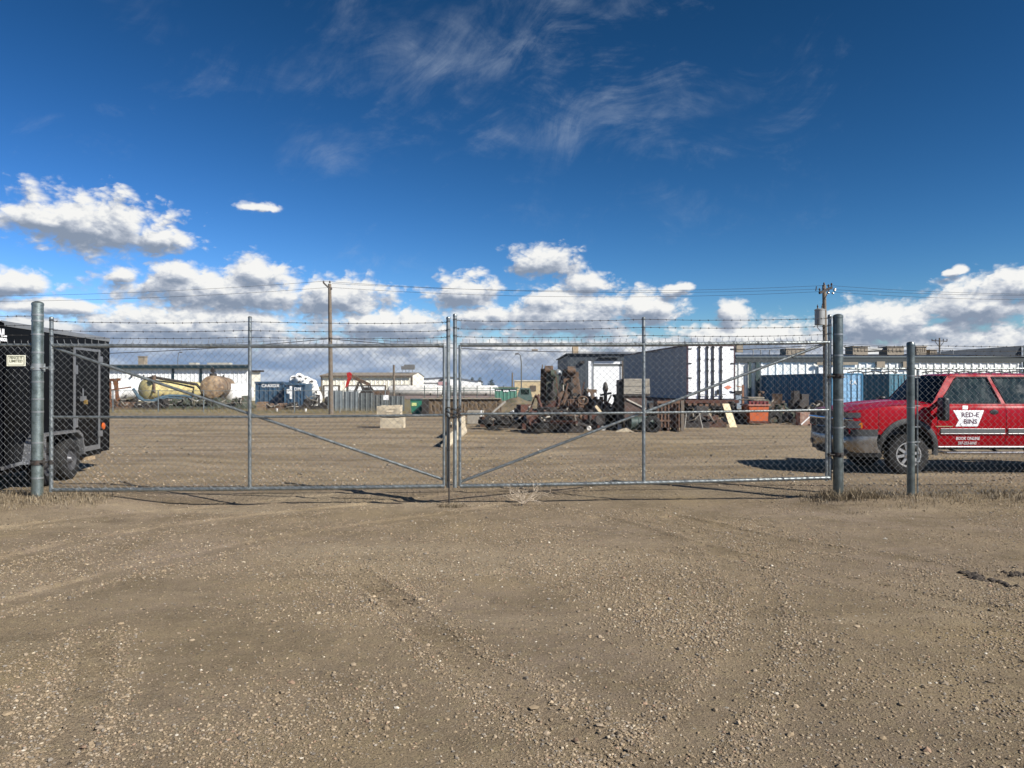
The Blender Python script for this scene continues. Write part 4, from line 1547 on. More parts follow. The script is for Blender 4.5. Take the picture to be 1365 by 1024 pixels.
        rm.lathe(W(c, ys + s * .125, az - .02), (0, -s, 0), [(0, .245), (.0, .225), (.03, .205), (.09, .20), (.10, .02)], 32, False)
        for k in range(8):
            a = 2 * math.pi * k / 8 + .2
            p0 = W(c + math.cos(a) * .05, ys + s * .105, az - .02 + math.sin(a) * .05)
            p1 = W(c + math.cos(a) * .205, ys + s * .095, az - .02 + math.sin(a) * .205)
            rm.bar(p0, p1, .03, .05)
        rm.lathe(W(c, ys + s * .02, az - .02), (0, s, 0), [(0, .075), (.10, .075), (.12, .055), (.125, .01)], 20)
        T.part('rim', rm, mat('alloy_rim', (.62, .62, .60), .3, .7, .06, 8, dirt=.2), parent=w_o)
        dk = MB(); dk.lathe(W(c, ys + s * .03, az - .02), (0, s, 0), [(0, .21), (.01, .21)], 24); T.part('brake_disc', dk, dark_iron, parent=w_o)
    # ---- decal on the front door
    def dec(px, py, lift=.004):
        D = TY - .985
        x = PX(px, D) - TX
        z = PZ(py, D)
        return W(x, -(hw(z, x) + lift), z)
    d = MB()
    n = 8
    def dquad(tl, tr, br, bl, lift=.004):
        vs = []
        for i in range(n + 1):
            v = i / n
            l = (tl[0] + (bl[0] - tl[0]) * v, tl[1] + (bl[1] - tl[1]) * v); r_ = (tr[0] + (br[0] - tr[0]) * v, tr[1] + (br[1] - tr[1]) * v)
            vs += [dec(*l, lift), dec(*r_, lift)]
        d.add(vs, [(2 * i, 2 * i + 2, 2 * i + 3, 2 * i + 1) for i in range(n)])
    dquad((1271, 547), (1312, 547), (1303, 568.5), (1282, 568.5))
    dquad((1277.3, 561.5), (1278.5, 561.5), (1281, 568.5), (1273.5, 568.5))
    dquad((1285, 541), (1292, 541), (1290.5, 545.8), (1283.5, 545.8))
    T.part('door_decal', d, white_dec)
    k = 1 / FPX * (TY - .985)
    tt = MB()
    for s_, cx_, cy_, sz in (('RED-E', 1293.2, 553.3, .128), ('BINS', 1293.2, 562.3, .128)):
        c_ = dec(cx_, cy_)
        tt.text(s_, lambda x, y, z, c_=c_: (c_.x + x * 1.0, TY - hw(c_.z + y, 2.5) - .0065 - z, c_.z + y), sz, extr=.0008, bold=.002)
    T.part('decal_letters', tt, dark_dec, smooth=None)
    tt = MB()
    for s_, cx_, cy_, sz in (('BOOK ONLINE', 1291, 584.8, .084), ('587-253-BINS', 1291, 591.2, .078)):
        c_ = dec(cx_, cy_)
        tt.text(s_, lambda x, y, z, c_=c_: (c_.x + x * .80, TY - hw(c_.z + y, 2.5) - .005 - z, c_.z + y), sz, extr=.0008, bold=.0012)
    T.part('door_lettering', tt, white_dec, smooth=None)
    bd = MB(); c_ = dec(1258, 568.5)
    bd.bar(c_ + Vector((-.16, -.004, 0)), c_ + Vector((.17, -.004, 0)), .006, .018); T.part('badge', bd, mat('gold_badge', (.55, .42, .22), .35, .5, .05, 8))
    # seats
    se = MB()
    for x in (2.75, 3.75):
        for y in (-.42, .42):
            se.box(W(x, y, 1.25), (.14, .5, .55)); se.box(W(x + .02, y, 1.60), (.09, .26, .18))
    T.part('seats', se, gasket)
    return T


build_truck()


# ------------------------------------------------------------------ the black enclosed trailer
def build_trailer():
    A = Vector((-7.54, 11.05, 0)); B = Vector((-8.11, 15.1, 0))
    u = (B - A).normalized()                 # towards the back
    nrm = Vector((u.y, -u.x, 0))             # out of the visible side (towards +x)
    z0, zt = .47, 2.67
    A = A + u * .12
    L = (B - A).length
    wd = 2.15
    g = .055

    def Q(t, o, z):          # t along, o outwards, z up
        return A + u * t + nrm * o + Vector((0, 0, z + g * 0))
    bk = mat('trailer_black', (.004, .0045, .006), .35, 0, .15, 1.5, spec=.04, dirt=.02, grime_or_reflection=(.06, .055, .05))
    alu = mat('trailer_aluminium', (.34, .35, .36), .38, .6, .08, 6, dirt=.1)
    T = Thing('cargo_trailer', Q(L / 2, -wd / 2, 0), 'black enclosed cargo trailer with a silver framed side door behind the left fence', 'trailer')
    b = MB()
    pr = [(0, z0), (0, zt - .02), (-.03, zt), (-wd * .5, zt + .02), (-wd + .03, zt), (-wd, zt - .02), (-wd, z0)]
    for t0, t1 in ((0, L),):
        b.prism(pr, lambda o, z: Q(t0, o, z), lambda o, z: Q(t1, o, z))
    # pointed front
    b.prism([(0, 0), (0, -wd), (-.5, -wd * .55), (-.5, -wd * .45)], lambda t, o: Q(t, o, z0 + .02), lambda t, o: Q(t, o, zt - .05))
    T.part('trailer_body', b, bk, smooth=30)
    b = MB()
    pr = [(.014, zt - .075), (.014, zt - .03), (.0, zt - .005), (-.05, zt + .012), (-.05, zt - .005), (.0, zt - .03), (.002, zt - .075)]
    b.prism(pr, lambda o, z: Q(-.01, o, z), lambda o, z: Q(L + .01, o, z))
    T.part('roof_trim', b, mat('trim_grey', (.30, .305, .30), .45, .4, .1, 4))
    b = MB(); 
    b.prism([(0.004, z0 - .05), (.004, z0 + .03), (-.06, z0 + .03), (-.06, z0 - .05)], lambda o, z: Q(0, o, z), lambda o, z: Q(L, o, z))
    T.part('bottom_rail', b, bk)
    # posts on the corner
    b = MB(); b.prism([(-.02, 0), (.01, 0), (.01, -.02), (-.02, -.02)], lambda o, t: Q(L + t, o, z0), lambda o, t: Q(L + t, o, zt - .15)); T.part('corner_post', b, bk)

    def at(px, py):
        # place on the side panel seen at that pixel
        k = (px - CXP) / FPX
        # A + u t : x = k*y
        t = (k * A.y - A.x) / (u.x - k * u.y)
        y = A.y + u.y * t
        return t, PZ(py, y)
    t0, zt0 = at(97.5, 464); t1, _ = at(131, 466)
    zb0 = at(97.5, 605)[1]; ztp = at(115, 464.5)[1]
    d = MB(); d.prism([(t0, zb0), (t1, zb0), (t1, ztp), (t0, ztp)], lambda t, z: Q(t, .006, z), lambda t, z: Q(t, .012, z))
    do = T.part('side_door', d, bk)
    f = MB()
    for (a, b_, c, e) in ((t0 - .03, t0 + .035, zb0, ztp), (t1 - .035, t1 + .02, zb0, ztp), (t0 + .035, t1 - .035, ztp - .045, ztp), (t0 + .035, t1 - .035, zb0, zb0 + .09)):
        f.prism([(a, c), (b_, c), (b_, e), (a, e)], lambda t, z: Q(t, .012, z), lambda t, z: Q(t, .03, z))
    T.part('door_frame', f, alu, parent=do)
    for py in (493, 564):
        h = MB(); tt, zz = at(99, py); h.prism([(tt - .05, zz - .08), (tt + .05, zz - .08), (tt + .05, zz + .08), (tt - .05, zz + .08)], lambda t, z: Q(t, .03, z), lambda t, z: Q(t, .045, z)); T.part('door_hinge', h, alu, parent=do)
    for py in (480, 579):
        h = MB(); tt, zz = at(131, py); h.prism([(tt - .10, zz - .04), (tt + .08, zz - .04), (tt + .08, zz + .07), (tt - .10, zz + .07)], lambda t, z: Q(t, .03, z), lambda t, z: Q(t, .055, z)); T.part('door_latch', h, alu, parent=do)
    h = MB(); tt, zz = at(108, 531); h.prism([(tt - .06, zz - .05), (tt + .09, zz - .03), (tt + .09, zz + .04), (tt - .06, zz + .04)], lambda t, z: Q(t, .012, z), lambda t, z: Q(t, .06, z)); h.tube(Q(tt - .03, .05, zz), Q(tt - .04, .05, zz + .18), .012, 6)
    T.part('door_handle', h, alu, parent=do)
    h = MB(); tt, zz = at(109, 536); h.box(Q(tt, .07, zz), (.05, .05, .08)); T.part('door_padlock', h, mat('brass', (.55, .36, .12), .35, .6, .1, 6), parent=do)
    m = MB(); tt, zz = at(137, 568); m.lathe(Q(tt, .006, zz), nrm, [(0, .07), (.02, .066), (.035, .03)], 16); T.part('marker_light', m, mat('marker_orange', (.60, .12, .02), .3, 0, .1, 8))
    # fender of tread plate over two wheels
    fa, _ = at(29, 600); fb, _ = at(98, 600)
    zw = .36 + .06
    fz = at(60, 577)[1]
    tread = bpy.data.materials.new('tread_plate'); tread.use_nodes = True
    q = NG(tread.node_tree); bb = tread.node_tree.nodes['Principled BSDF']
    pos = tread.node_tree.nodes.new('ShaderNodeTexCoord').outputs['Object']
    ch_ = q.voro(q.vmath('MULTIPLY', pos, (1, 1, 1)), 26, rnd=.35)
    tread.node_tree.links.new(q.mix(q.math('LESS_THAN', ch_, .28), (.27, .275, .28), (.52, .53, .54)), bb.inputs['Base Color'])
    bb.inputs['Metallic'].default_value = .7; bb.inputs['Roughness'].default_value = .38
    bn = tread.node_tree.nodes.new('ShaderNodeBump'); bn.inputs['Distance'].default_value = .004
    tread.node_tree.links.new(ch_, bn.inputs['Height']); bn.invert = True
    tread.node_tree.links.new(bn.outputs[0], bb.inputs['Normal'])
    zc = z0 + .03
    arch = [(fa, zc - .02), (fa + .02, zc + .10), (fa + .10, fz - .09), (fa + .26, fz), (fb - .26, fz), (fb - .09, fz - .09), (fb - .02, zc + .10), (fb, zc - .02)]
    w = MB()
    w.prism(arch + [(fb - .03, zc - .02), (fb - .12, fz - .14), (fb - .28, fz - .035), (fa + .28, fz - .035), (fa + .13, fz - .14), (fa + .03, zc - .02)][0:6], lambda t, z: Q(t, .0, z), lambda t, z: Q(t, .20, z))
    # front skirt plate of the fender
    w.prism([(fa, zc - .05), (fa + .34, zc - .05), (fa + .34, fz - .04), (fa + .22, fz - .01), (fa + .08, fz - .10)], lambda t, z: Q(t, .20, z), lambda t, z: Q(t, .206, z))
    T.part('fender', w, tread, smooth=30)
    zg = float(gz(-8, 13.2))
    rr = .355
    for tc in (fa + .55, fb - .42):
        t_ = MB()
        t_.lathe(Q(tc, -.05, zg + rr), nrm, [(0, .2), (0, .30), (.015, .335), (.04, rr), (.17, rr), (.195, .335), (.21, .30), (.20, .2)], 36, False)
        wo = T.part('wheel', t_, black_rub, smooth=40)
        r_ = MB(); r_.lathe(Q(tc, .145, zg + rr), -nrm, [(0, .205), (0, .19), (.05, .18), (.05, .02)], 28, False)
        r_.lathe(Q(tc, .09, zg + rr), nrm, [(0, .10), (.03, .07), (.07, .05), (.08, .01)], 16)
        T.part('rim', r_, mat('trailer_rim', (.10, .10, .105), .4, .3, .1, 8), parent=wo)
        t_ = MB()
        t_.lathe(Q(tc, -wd - .02, zg + rr), nrm, [(0, .2), (0, .30), (.015, .335), (.04, rr), (.17, rr), (.195, .335), (.21, .30), (.20, .2)], 24, False)
        T.part('wheel', t_, black_rub, smooth=40)
    ax = MB()
    for tc in (fa + .55, fb - .42):
        ax.tube(Q(tc, -.1, zg + rr), Q(tc, -wd + .1, zg + rr), .04, 8)
    ax.prism([(0, z0 - .12), (L, z0 - .12), (L, z0 - .0), (0, z0 - .0)], lambda t, z: Q(t, -.15, z), lambda t, z: Q(t, -.25, z))
    ax.prism([(0, z0 - .12), (L, z0 - .12), (L, z0 - .0), (0, z0 - .0)], lambda t, z: Q(t, -wd + .25, z), lambda t, z: Q(t, -wd + .15, z))
    T.part('frame', ax, dark_iron)
    # silver lower strip towards the nose
    s = MB(); a0, zz0 = at(0, 626); a1, zz1 = at(29, 617)
    s.bar(Q(max(a0, -.1), .012, zz0 + .01), Q(a1, .012, zz1), .02, .05); T.part('lower_strip', s, alu)
    # lettering cut by the edge of the photograph
    tx = MB()
    t9, z9 = at(8.5, 446.5); tA, zA = at(8.5, 451.2)
    tx.text('TRAIL.', lambda x, y, z: Q(t9 + x, .008 + z, at(5, 444.5)[1] + y), .155, align='RIGHT', extr=.001, bold=.006)
    tx.text('enco', lambda x, y, z: Q(t9 + x, .008 + z, at(5, 452.2)[1] + y), .10, align='RIGHT', extr=.001, bold=.004)
    T.part('lettering', tx, white_dec, smooth=None)
    sp = MB(); tt, zz = at(105, 612)
    sp.box(Q(t1 - .35, -.1, z0 - .13), (.25, .25, .06)); T.part('step', sp, mat('step_tan', (.45, .33, .2), .6, .1, .1, 5))


build_trailer()
# ------------------------------------------------------------------ buildings
def wall_front(T, name, px0, px1, D, ztop, m, pitch=.35, amp=.035, z0=0.0, D1=None):
    b = MB()
    D1 = D1 or D
    b.corr((PX(px0, D), D), (PX(px1, D1), D1), z0, ztop, pitch, amp)
    return T.part(name, b, m, smooth=None)


# -- long shop at the far left
D = 88
x0, x1 = PX(40, D), PX(332, D)
T = Thing('industrial_shed', ((x0 + x1) / 2, D, 0), 'long white metal shed with dark blue eave band behind the yellow tank', 'building')
zt = PZ(487.5, D)
b = MB(); b.corr((x0, D), (x1, D), 0, zt - .3, .5, .04); xq = PX(330, D + 16); b.prism([(x0, D + .06), (x1 - .05, D + .06), (xq, D + 16), (x0 - 8, D + 16)], lambda x, y: Vector((x, y, 0)), lambda x, y: Vector((x, y, zt - .35))); T.part('wall', b, white_wall, smooth=None)
b = MB(); b.bx(x0 - .3, x1 + .2, D - .5, D + .12, zt - .35, zt + .02); T.part('eave_band', b, navy)
b = MB(); b.add([(x0 - .3, D - .5, zt + .03), (x1 + .2, D - .5, zt + .03), ((x1 + xq) / 2, D + 8, zt + .12), (x0 - .3, D + 8, zt + .12), (x0 - .3, D + 16.5, zt - .2), (xq, D + 16.5, zt - .2)], [(0, 1, 2, 3), (3, 2, 5, 4)])
b.bx(x0 - .3, x1 + .2, D - .52, D - .42, zt + .02, zt + .12); T.part('roof', b, roofgrey)
b = MB()
for px in (231, 268):
    b = MB(); b.bx(PX(px - 1.6, D), PX(px + 1.6, D), D - .10, D - .03, 0, zt - .35); T.part('downpipe', b, navy)
for px in (176, 192, 298):
    b = MB(); b.bx(PX(px, D), PX(px + 1, D), D - .3, D - .05, PZ(503, D), PZ(500, D)); T.part('wall_lamp', b, dark_iron)
b = MB(); b.box((PX(168, D), D + 4, zt + .65), (.75, .8, 1.1)); b.box((PX(168, D), D + 4, zt + 1.22), (.9, .95, .08)); T.part('roof_vent', b, brown_u)
for uu, ww in ((235, .9), (262, 1.2), (278, 1.5)):
    b = MB(); b.box((PX(uu, D), D + 5, zt + .32), (ww, 1, .34)); T.part('roof_unit', b, mat('pale_unit', (.45, .43, .36), .7, 0, .1, 2))
# small extension at its right end
xe = PX(346, D)
xr_ = PX(344, D + 10); b = MB(); b.prism([(x1 + .02, D + .3), (xe, D + .3), (xr_, D + 10), (xr_ - 1.2, D + 10)], lambda x, y: Vector((x, y, 0)), lambda x, y: Vector((x, y, PZ(496, D)))); T.part('side_wall', b, cream)
b = MB(); b.bx(x1 + .25, xe + .2, D + .05, D + 1.0, PZ(496, D) + .01, PZ(493.6, D)); T.part('side_roof', b, dark_iron)

# -- cream building behind the utility pole
D = 105
x0, x1, xg = PX(428, D), PX(549, D), PX(558.5, 112)
zt = PZ(501, D)
T = Thing('workshop_building', ((x0 + x1) / 2, D, 0), 'cream metal workshop with brown trim and tall door openings behind the grey wooden pole', 'building')
b = MB(); b.corr((x0, D), (x1, D), 0, zt, .6, .05)
zr = PZ(497.5, 110) - .5
b.add([(x1, D + .02, 0), (xg, D + 13, 0), (xg, D + 13, zt), ((x1 + xg) / 2, D + 6.5, zr + .6), (x1, D + .02, zt)], [(0, 1, 2, 3, 4)])
b.bx(x0, x1 - .1, D + .06, D + 12.9, 0, zt - .1); T.part('wall', b, cream, smooth=None)
b = MB(); xm = (x1 + xg) / 2
b.add([(x0 - .3, D - .35, zt + .02), (x1 + .1, D - .35, zt + .02), (xm + .1, D + 6.5, zr + .62), (x0 - .3, D + 6.5, zr + .62), (x0 - .3, D + 13.3, zt), (xg + .1, D + 13.3, zt)], [(0, 1, 2, 3), (3, 2, 5, 4)])
T.part('roof', b, brown_u)
trim = mat('brown_trim', (.13, .10, .075), .6, 0, .1, 3)
b = MB(); b.bx(x0 - .1, x1, D - .40, D - .3, zt - .18, zt + .03); b.bx(x1 - .12, x1 + .12, D - .10, D - .055, 0, zt); b.bx(x0 - .02, x0 + .14, D - .1, D - .055, 0, zt); T.part('fascia', b, trim)
for a, c, yt, yb in ((431, 453, 513.5, 528), (463, 515, 513.5, 528), (521.5, 544, 513, 520)):
    b = MB(); xa, xc, z1 = PX(a, D), PX(c, D), PZ(yt, D)
    b.bx(xa, xc, D - .12, D - .06, z1 - .16, z1); b.bx(xa, xa + .2, D - .12, D - .06, 0, z1 - .16); b.bx(xc - .2, xc, D - .12, D - .06, 0, z1 - .16)
    fo = T.part('door_frame', b, trim)
    b = MB(); b.bx(xa + .2, xc - .2, D - .09, D - .055, 0, z1 - .16); T.part('overhead_door', b, white_wall, parent=fo)
b = MB()
ux, uz = PX(544, 110), zr + .62
b.box((ux, 110, uz + .65), (1.9, 1.0, .5)); b.box((ux + .2, 110, uz + 1.0), (1.5, .8, .25))
for i in range(4):
    b.box((ux - .8 + i * .5, 109.5, uz + .3), (.06, .06, .6))
T.part('roof_unit', b, mat('grey_roof_unit', (.2, .2, .19), .6, .2, .1, 3))

# -- white low building further right
D = 135
x0, x1 = PX(556, D), PX(637, D)
T = Thing('warehouse', ((x0 + x1) / 2, D, 0), 'low white warehouse with slightly sloping roof line behind the gate centre', 'building')
b = MB(); zl, zr_, zm = PZ(505.5, D), PZ(508, D), PZ(502.6, D)
xm = PX(600, D)
b.add([(x0, D, 0), (x1, D, 0), (x1, D, zr_), (xm, D, zm), (x0, D, zl), (x0, D + 20, 0), (x1, D + 20, 0), (x1, D + 20, zr_), (xm, D + 20, zm), (x0, D + 20, zl)],
      [(0, 1, 2, 3, 4), (9, 8, 7, 6, 5), (1, 6, 7, 2), (0, 4, 9, 5)]); T.part('wall', b, white_pt, smooth=None)
b = MB(); b.add([(x0 - .3, D - .3, zl + .05), (xm, D - .3, zm + .05), (x1 + .3, D - .3, zr_ + .05), (x1 + .3, D + 20, zr_ + .05), (xm, D + 20, zm + .05), (x0 - .3, D + 20, zl + .05)], [(0, 1, 4, 5), (1, 2, 3, 4)]); T.part('roof', b, white_wall)
b = MB(); b.bx(PX(560, D), PX(600, D), D - .1, D - .04, PZ(511, D), PZ(510.3, D)); T.part('trim_line', b, trim)
b = MB(); b.bx(PX(584, D), PX(600, D), D - .14, D - .04, PZ(513.5, D), PZ(509, D)); T.part('pink_panel', b, mat('pink_panel', (.55, .33, .33), .6, 0, .1, 2))
b = MB(); b.bx(PX(586, D), PX(591, D), D - .16, D - .15, PZ(508, D), PZ(505, D)); T.part('window', b, dark_iron)

# -- tan block building
D = 120
x0, x1 = PX(686, D), PX(722, D)
T = Thing('block_building', ((x0 + x1) / 2, D, 0), 'flat roofed tan building with a dark door behind the tall street light', 'building')
zt = PZ(508.5, D)
b = MB(); b.bx(x0, x1, D, D + 12, 0, zt); T.part('wall', b, tan_w)
b = MB(); b.bx(x0 - .1, x1 + .1, D - .1, D + 12.1, zt + .003, zt + .2); T.part('roof', b, mat('pale_cap', (.6, .55, .45), .7, 0, .05, 2))
b = MB(); b.bx(PX(706.5, D), PX(714.5, D), D - .08, D - .003, PZ(521.5, D), PZ(514, D)); T.part('door', b, trim)

# -- grey workshop between the scrap pile and the van body, with a white door
D = 62
x0, x1 = PX(757, D), PX(884, D)
zt = PZ(472.5, D)
T = Thing('grey_workshop', ((x0 + x1) / 2, D, 0), 'dark grey metal workshop with a white overhead door behind the scrap pile', 'building')
b = MB(); a, c = PX(784, D), PX(831, D); zd = PZ(481, D)
b.corr((x0, D), (a, D), 0, zt, .4, .008); b.corr((c, D), (x1, D), 0, zt, .4, .008); b.corr((a, D), (c, D), zd, zt, .4, .008)
b.bx(x0, x1, D + 1.2, D + 14, 0, zt - .05); b.bx(x0, a - .02, D + .06, D + 1.2, 0, zt - .1); b.bx(c + .02, x1, D + .06, D + 1.2, 0, zt - .1); b.bx(a, c, D + .06, D + 1.2, zd + .01, zt - .1)
T.part('wall', b, greysid, smooth=None)
b = MB(); b.bx(x0 - .15, x1 + .15, D - .2, D + 14.2, zt + .003, zt + .09); b.bx(PX(800, D), PX(826, D), D - .35, D - .1, PZ(476.5, D), PZ(475, D)); T.part('roof', b, slate)
dw = mat('door_white', (.82, .83, .82), .45, 0, .03, .6)
b = MB(); b.bx(a + .02, PX(788, D), D + .02, D + .16, 0, zd - .01); b.bx(PX(788.5, D), PX(791, D), D + .22, D + .30, 0, zd - .01); T.part('door_frame', b, dw)
b = MB()
xa, xb = PX(791.5, D), c - .02
b.bx(xa, xb, D + .10, D + .2, 0, PZ(488.6, D)); b.bx(xa, xb, D + .06, D + .16, PZ(485.4, D), zd - .01)
T.part('overhead_door', b, dw)
b = MB(); b.bx(xa, xb, D + .14, D + .24, PZ(488.5, D), PZ(485.5, D)); T.part('door_header', b, mat('grey_strip', (.22, .23, .22), .6, 0, .05, 2))
b = MB(); b.box((PX(776, D), D - .15, PZ(483, D)), (.3, .25, .2)); T.part('wall_lamp', b, dark_iron)
b = MB(); b.bx(PX(829, D), PX(830.5, D), D - .04, D - .01, 0, zd); T.part('door_edge', b, trim)

# -- long pale building on the right with rooftop units
D = 63
D2_ = 62.6
x0, x1 = PX(980, D), PX(1362, D2_)
T = Thing('industrial_building', ((x0 + x1) / 2, D, 0), 'long ribbed white industrial building with slate roof and beige rooftop units on the right', 'building')


def LB(px, dy=0.0):
    """point along the front wall for a place in the photograph"""
    k = (px - CXP) / FPX
    t = (k * D - x0) / ((x1 - x0) - k * (D2_ - D))
    return x0 + (x1 - x0) * t, D + (D2_ - D) * t - dy


ze = 1.7 + .0325 * 62
ru = (Vector((x1, D2_, 0)) - Vector((x0, D, 0))).normalized()
rn = Vector((ru.y, -ru.x, 0))
b = MB()
rib = mat('ribbed_wall', (.78, .79, .75), .5, 0, .05, .7, dirt=.15, grime_or_reflection=(.42, .42, .36))
b.corr((x0, D), (x1, D2_), 0, ze + .1, .62, .06)
b.prism([(x0, D), (x1, D2_), (x1 + 2, D2_ + 22), (x0 + 2, D + 22)], lambda x, y: Vector((x, y + .12, 0)), lambda x, y: Vector((x, y + .12, ze - .02)))
T.part('wall', b, rib, smooth=None)
b = MB()
p0, p1 = Vector((x0, D, 0)) + rn * .16, Vector((x1, D2_, 0)) + rn * .16 + ru * .3
for (za, zb, m_, nm, o) in ((ze + .0, ze + .42, slate, 'eave', 0),):
    b.add([p0 + Vector((0, 0, za)), p1 + Vector((0, 0, za)), p1 + Vector((0, 0, zb)), p0 + Vector((0, 0, zb)), p0 - rn * .5 + Vector((0, 0, za)), p1 - rn * .5 + Vector((0, 0, za))], [(0, 1, 2, 3), (0, 4, 5, 1)])
    T.part('eave_band', b, mat('eave_dark', (.055, .065, .065), .6, .1, .1, 2))
b = MB(); b.bar(p0 + Vector((0, 0, ze + .43)) + rn * .02, p1 + Vector((0, 0, ze + .43)) + rn * .02, .08, .06); T.part('gutter_line', b, mat('gutter_pale', (.3, .34, .33), .5, .1, .05, 4))
b = MB()
q0, q1 = p0 - rn * 7 + Vector((0, 0, ze + .95)), p1 - rn * 7 + Vector((0, 0, ze + .95))
b.add([p0 + Vector((0, 0, ze + .46)), p1 + Vector((0, 0, ze + .46)), q1, q0], [(0, 1, 2, 3)]); b.add([q0, q1, q1 - rn * 10 - Vector((0, 0, .8)), q0 - rn * 10 - Vector((0, 0, .8))], [(0, 1, 2, 3)])
T.part('roof', b, slate)
for pa, pb in ((997, 1000.5), (1006.5, 1011.5), (1362, 1366)):
    b = MB(); xa, ya = LB(pa, .14); xb, yb = LB(pb, .14); b.prism([(xa, ya), (xb, yb), (xb, yb - .12), (xa, ya - .12)], lambda x, y: Vector((x, y, 0)), lambda x, y: Vector((x, y, ze))); T.part('wall_post', b, mat('post_green', (.05, .085, .08), .6, .1, .1, 3))
for pa, pb, ya_, yb_ in ((1090, 1118, 486, 500), (1118.5, 1138, 486, 500)):
    b = MB(); xa, ya = LB(pa, .22); xb, yb = LB(pb, .22); zz0, zz1 = 0, PZ(ya_, ya)
    b.prism([(xa, 0), (xb, 0), (xb, zz1), (xa, zz1)], lambda x, z: Vector((x, ya + (yb - ya) * (x - xa) / (xb - xa), z)), lambda x, z: Vector((x, .1 + ya + (yb - ya) * (x - xa) / (xb - xa), z)))
    fo = T.part('bay_door', b, dw)
    b = MB(); b.bar((xa - .2, ya - .1, zz1 + .08), (xb + .2, yb - .1, zz1 + .08), .12, .22); T.part('door_hood', b, brown_u, parent=fo)
for pa, pb in ((1167, 1178), (1202, 1214)):
    b = MB(); xa, ya = LB(pa, .2); xb, yb = LB(pb, .2)
    b.bx(xa, xb, ya - .05, ya, PZ(491, ya), PZ(482, ya)); T.part('wall_vent', b, brown_u)
for i, (pa, pb, yt, yb_) in enumerate(((1048, 1073, 465.5, 472), (1137, 1157, 462.5, 470), (1183, 1205, 463.2, 470.5), (1222, 1235, 462.5, 468), (1240, 1249, 467, 470))):
    Dr = 68
    b = MB(); xa, xb = PX(pa, Dr), PX(pb, Dr); za = PZ(yt, Dr); z00 = ze + .6
    b.bx(xa, xb, Dr, Dr + 1.6, z00, za); b.bx(xa - .06, xb + .06, Dr - .06, Dr + 1.66, za + .003, za + .07)
    for k in range(4):
        b.bx(xa + .12 + k * (xb - xa) / 4.4, xa + .12 + (k + .55) * (xb - xa) / 4.4, Dr - .03, Dr - .003, za - .42, za - .1)
    T.part('rooftop_unit', b, brown_u)
b = MB()
for pa in (1004, 1014, 1026, 1270, 1253):
    xx = PX(pa, 68); b.tube((xx, 68, ze + .5), (xx, 68, ze + 1.3), .05, 6)
b.tube((PX(985, 67), 67, PZ(466, 67)), (PX(1040, 67), 67, PZ(466.5, 67)), .03, 6); b.tube((PX(1158, 68), 68.5, PZ(467, 68)), (PX(1182, 68), 68.5, PZ(466, 68)), .16, 8)
T.part('roof_pipe', b, mat('roof_pipe_grey', (.35, .35, .33), .5, .3, .1, 4))
b = MB(); b.box((PX(985, 64), 64, PZ(464, 64)), (.55, .5, .75)); T.part('vent_hood', b, brown_u)

# -- second roof behind it on the far right
D = 84
T = Thing('storage_building', (PX(1310, D), D, 0), 'slate roofed building whose roof line rises behind the long ribbed building', 'building')
b = MB(); b.prism([(PX(1225, D), 0), (PX(1362, D), 0), (PX(1362, D), PZ(460.8, D)), (PX(1240, D), PZ(469.6, D)), (PX(1225, D), PZ(470, D))], lambda x, z: Vector((x, D, z)), lambda x, z: Vector((x + 3, D + 20, z)))
T.part('roof', b, slate)
b = MB(); b.corr((PX(1362.5, D), D - .1), (PX(1420, D), D - 8), 0, PZ(460.6, D), .5, .05); T.part('wall', b, white_wall, smooth=None)

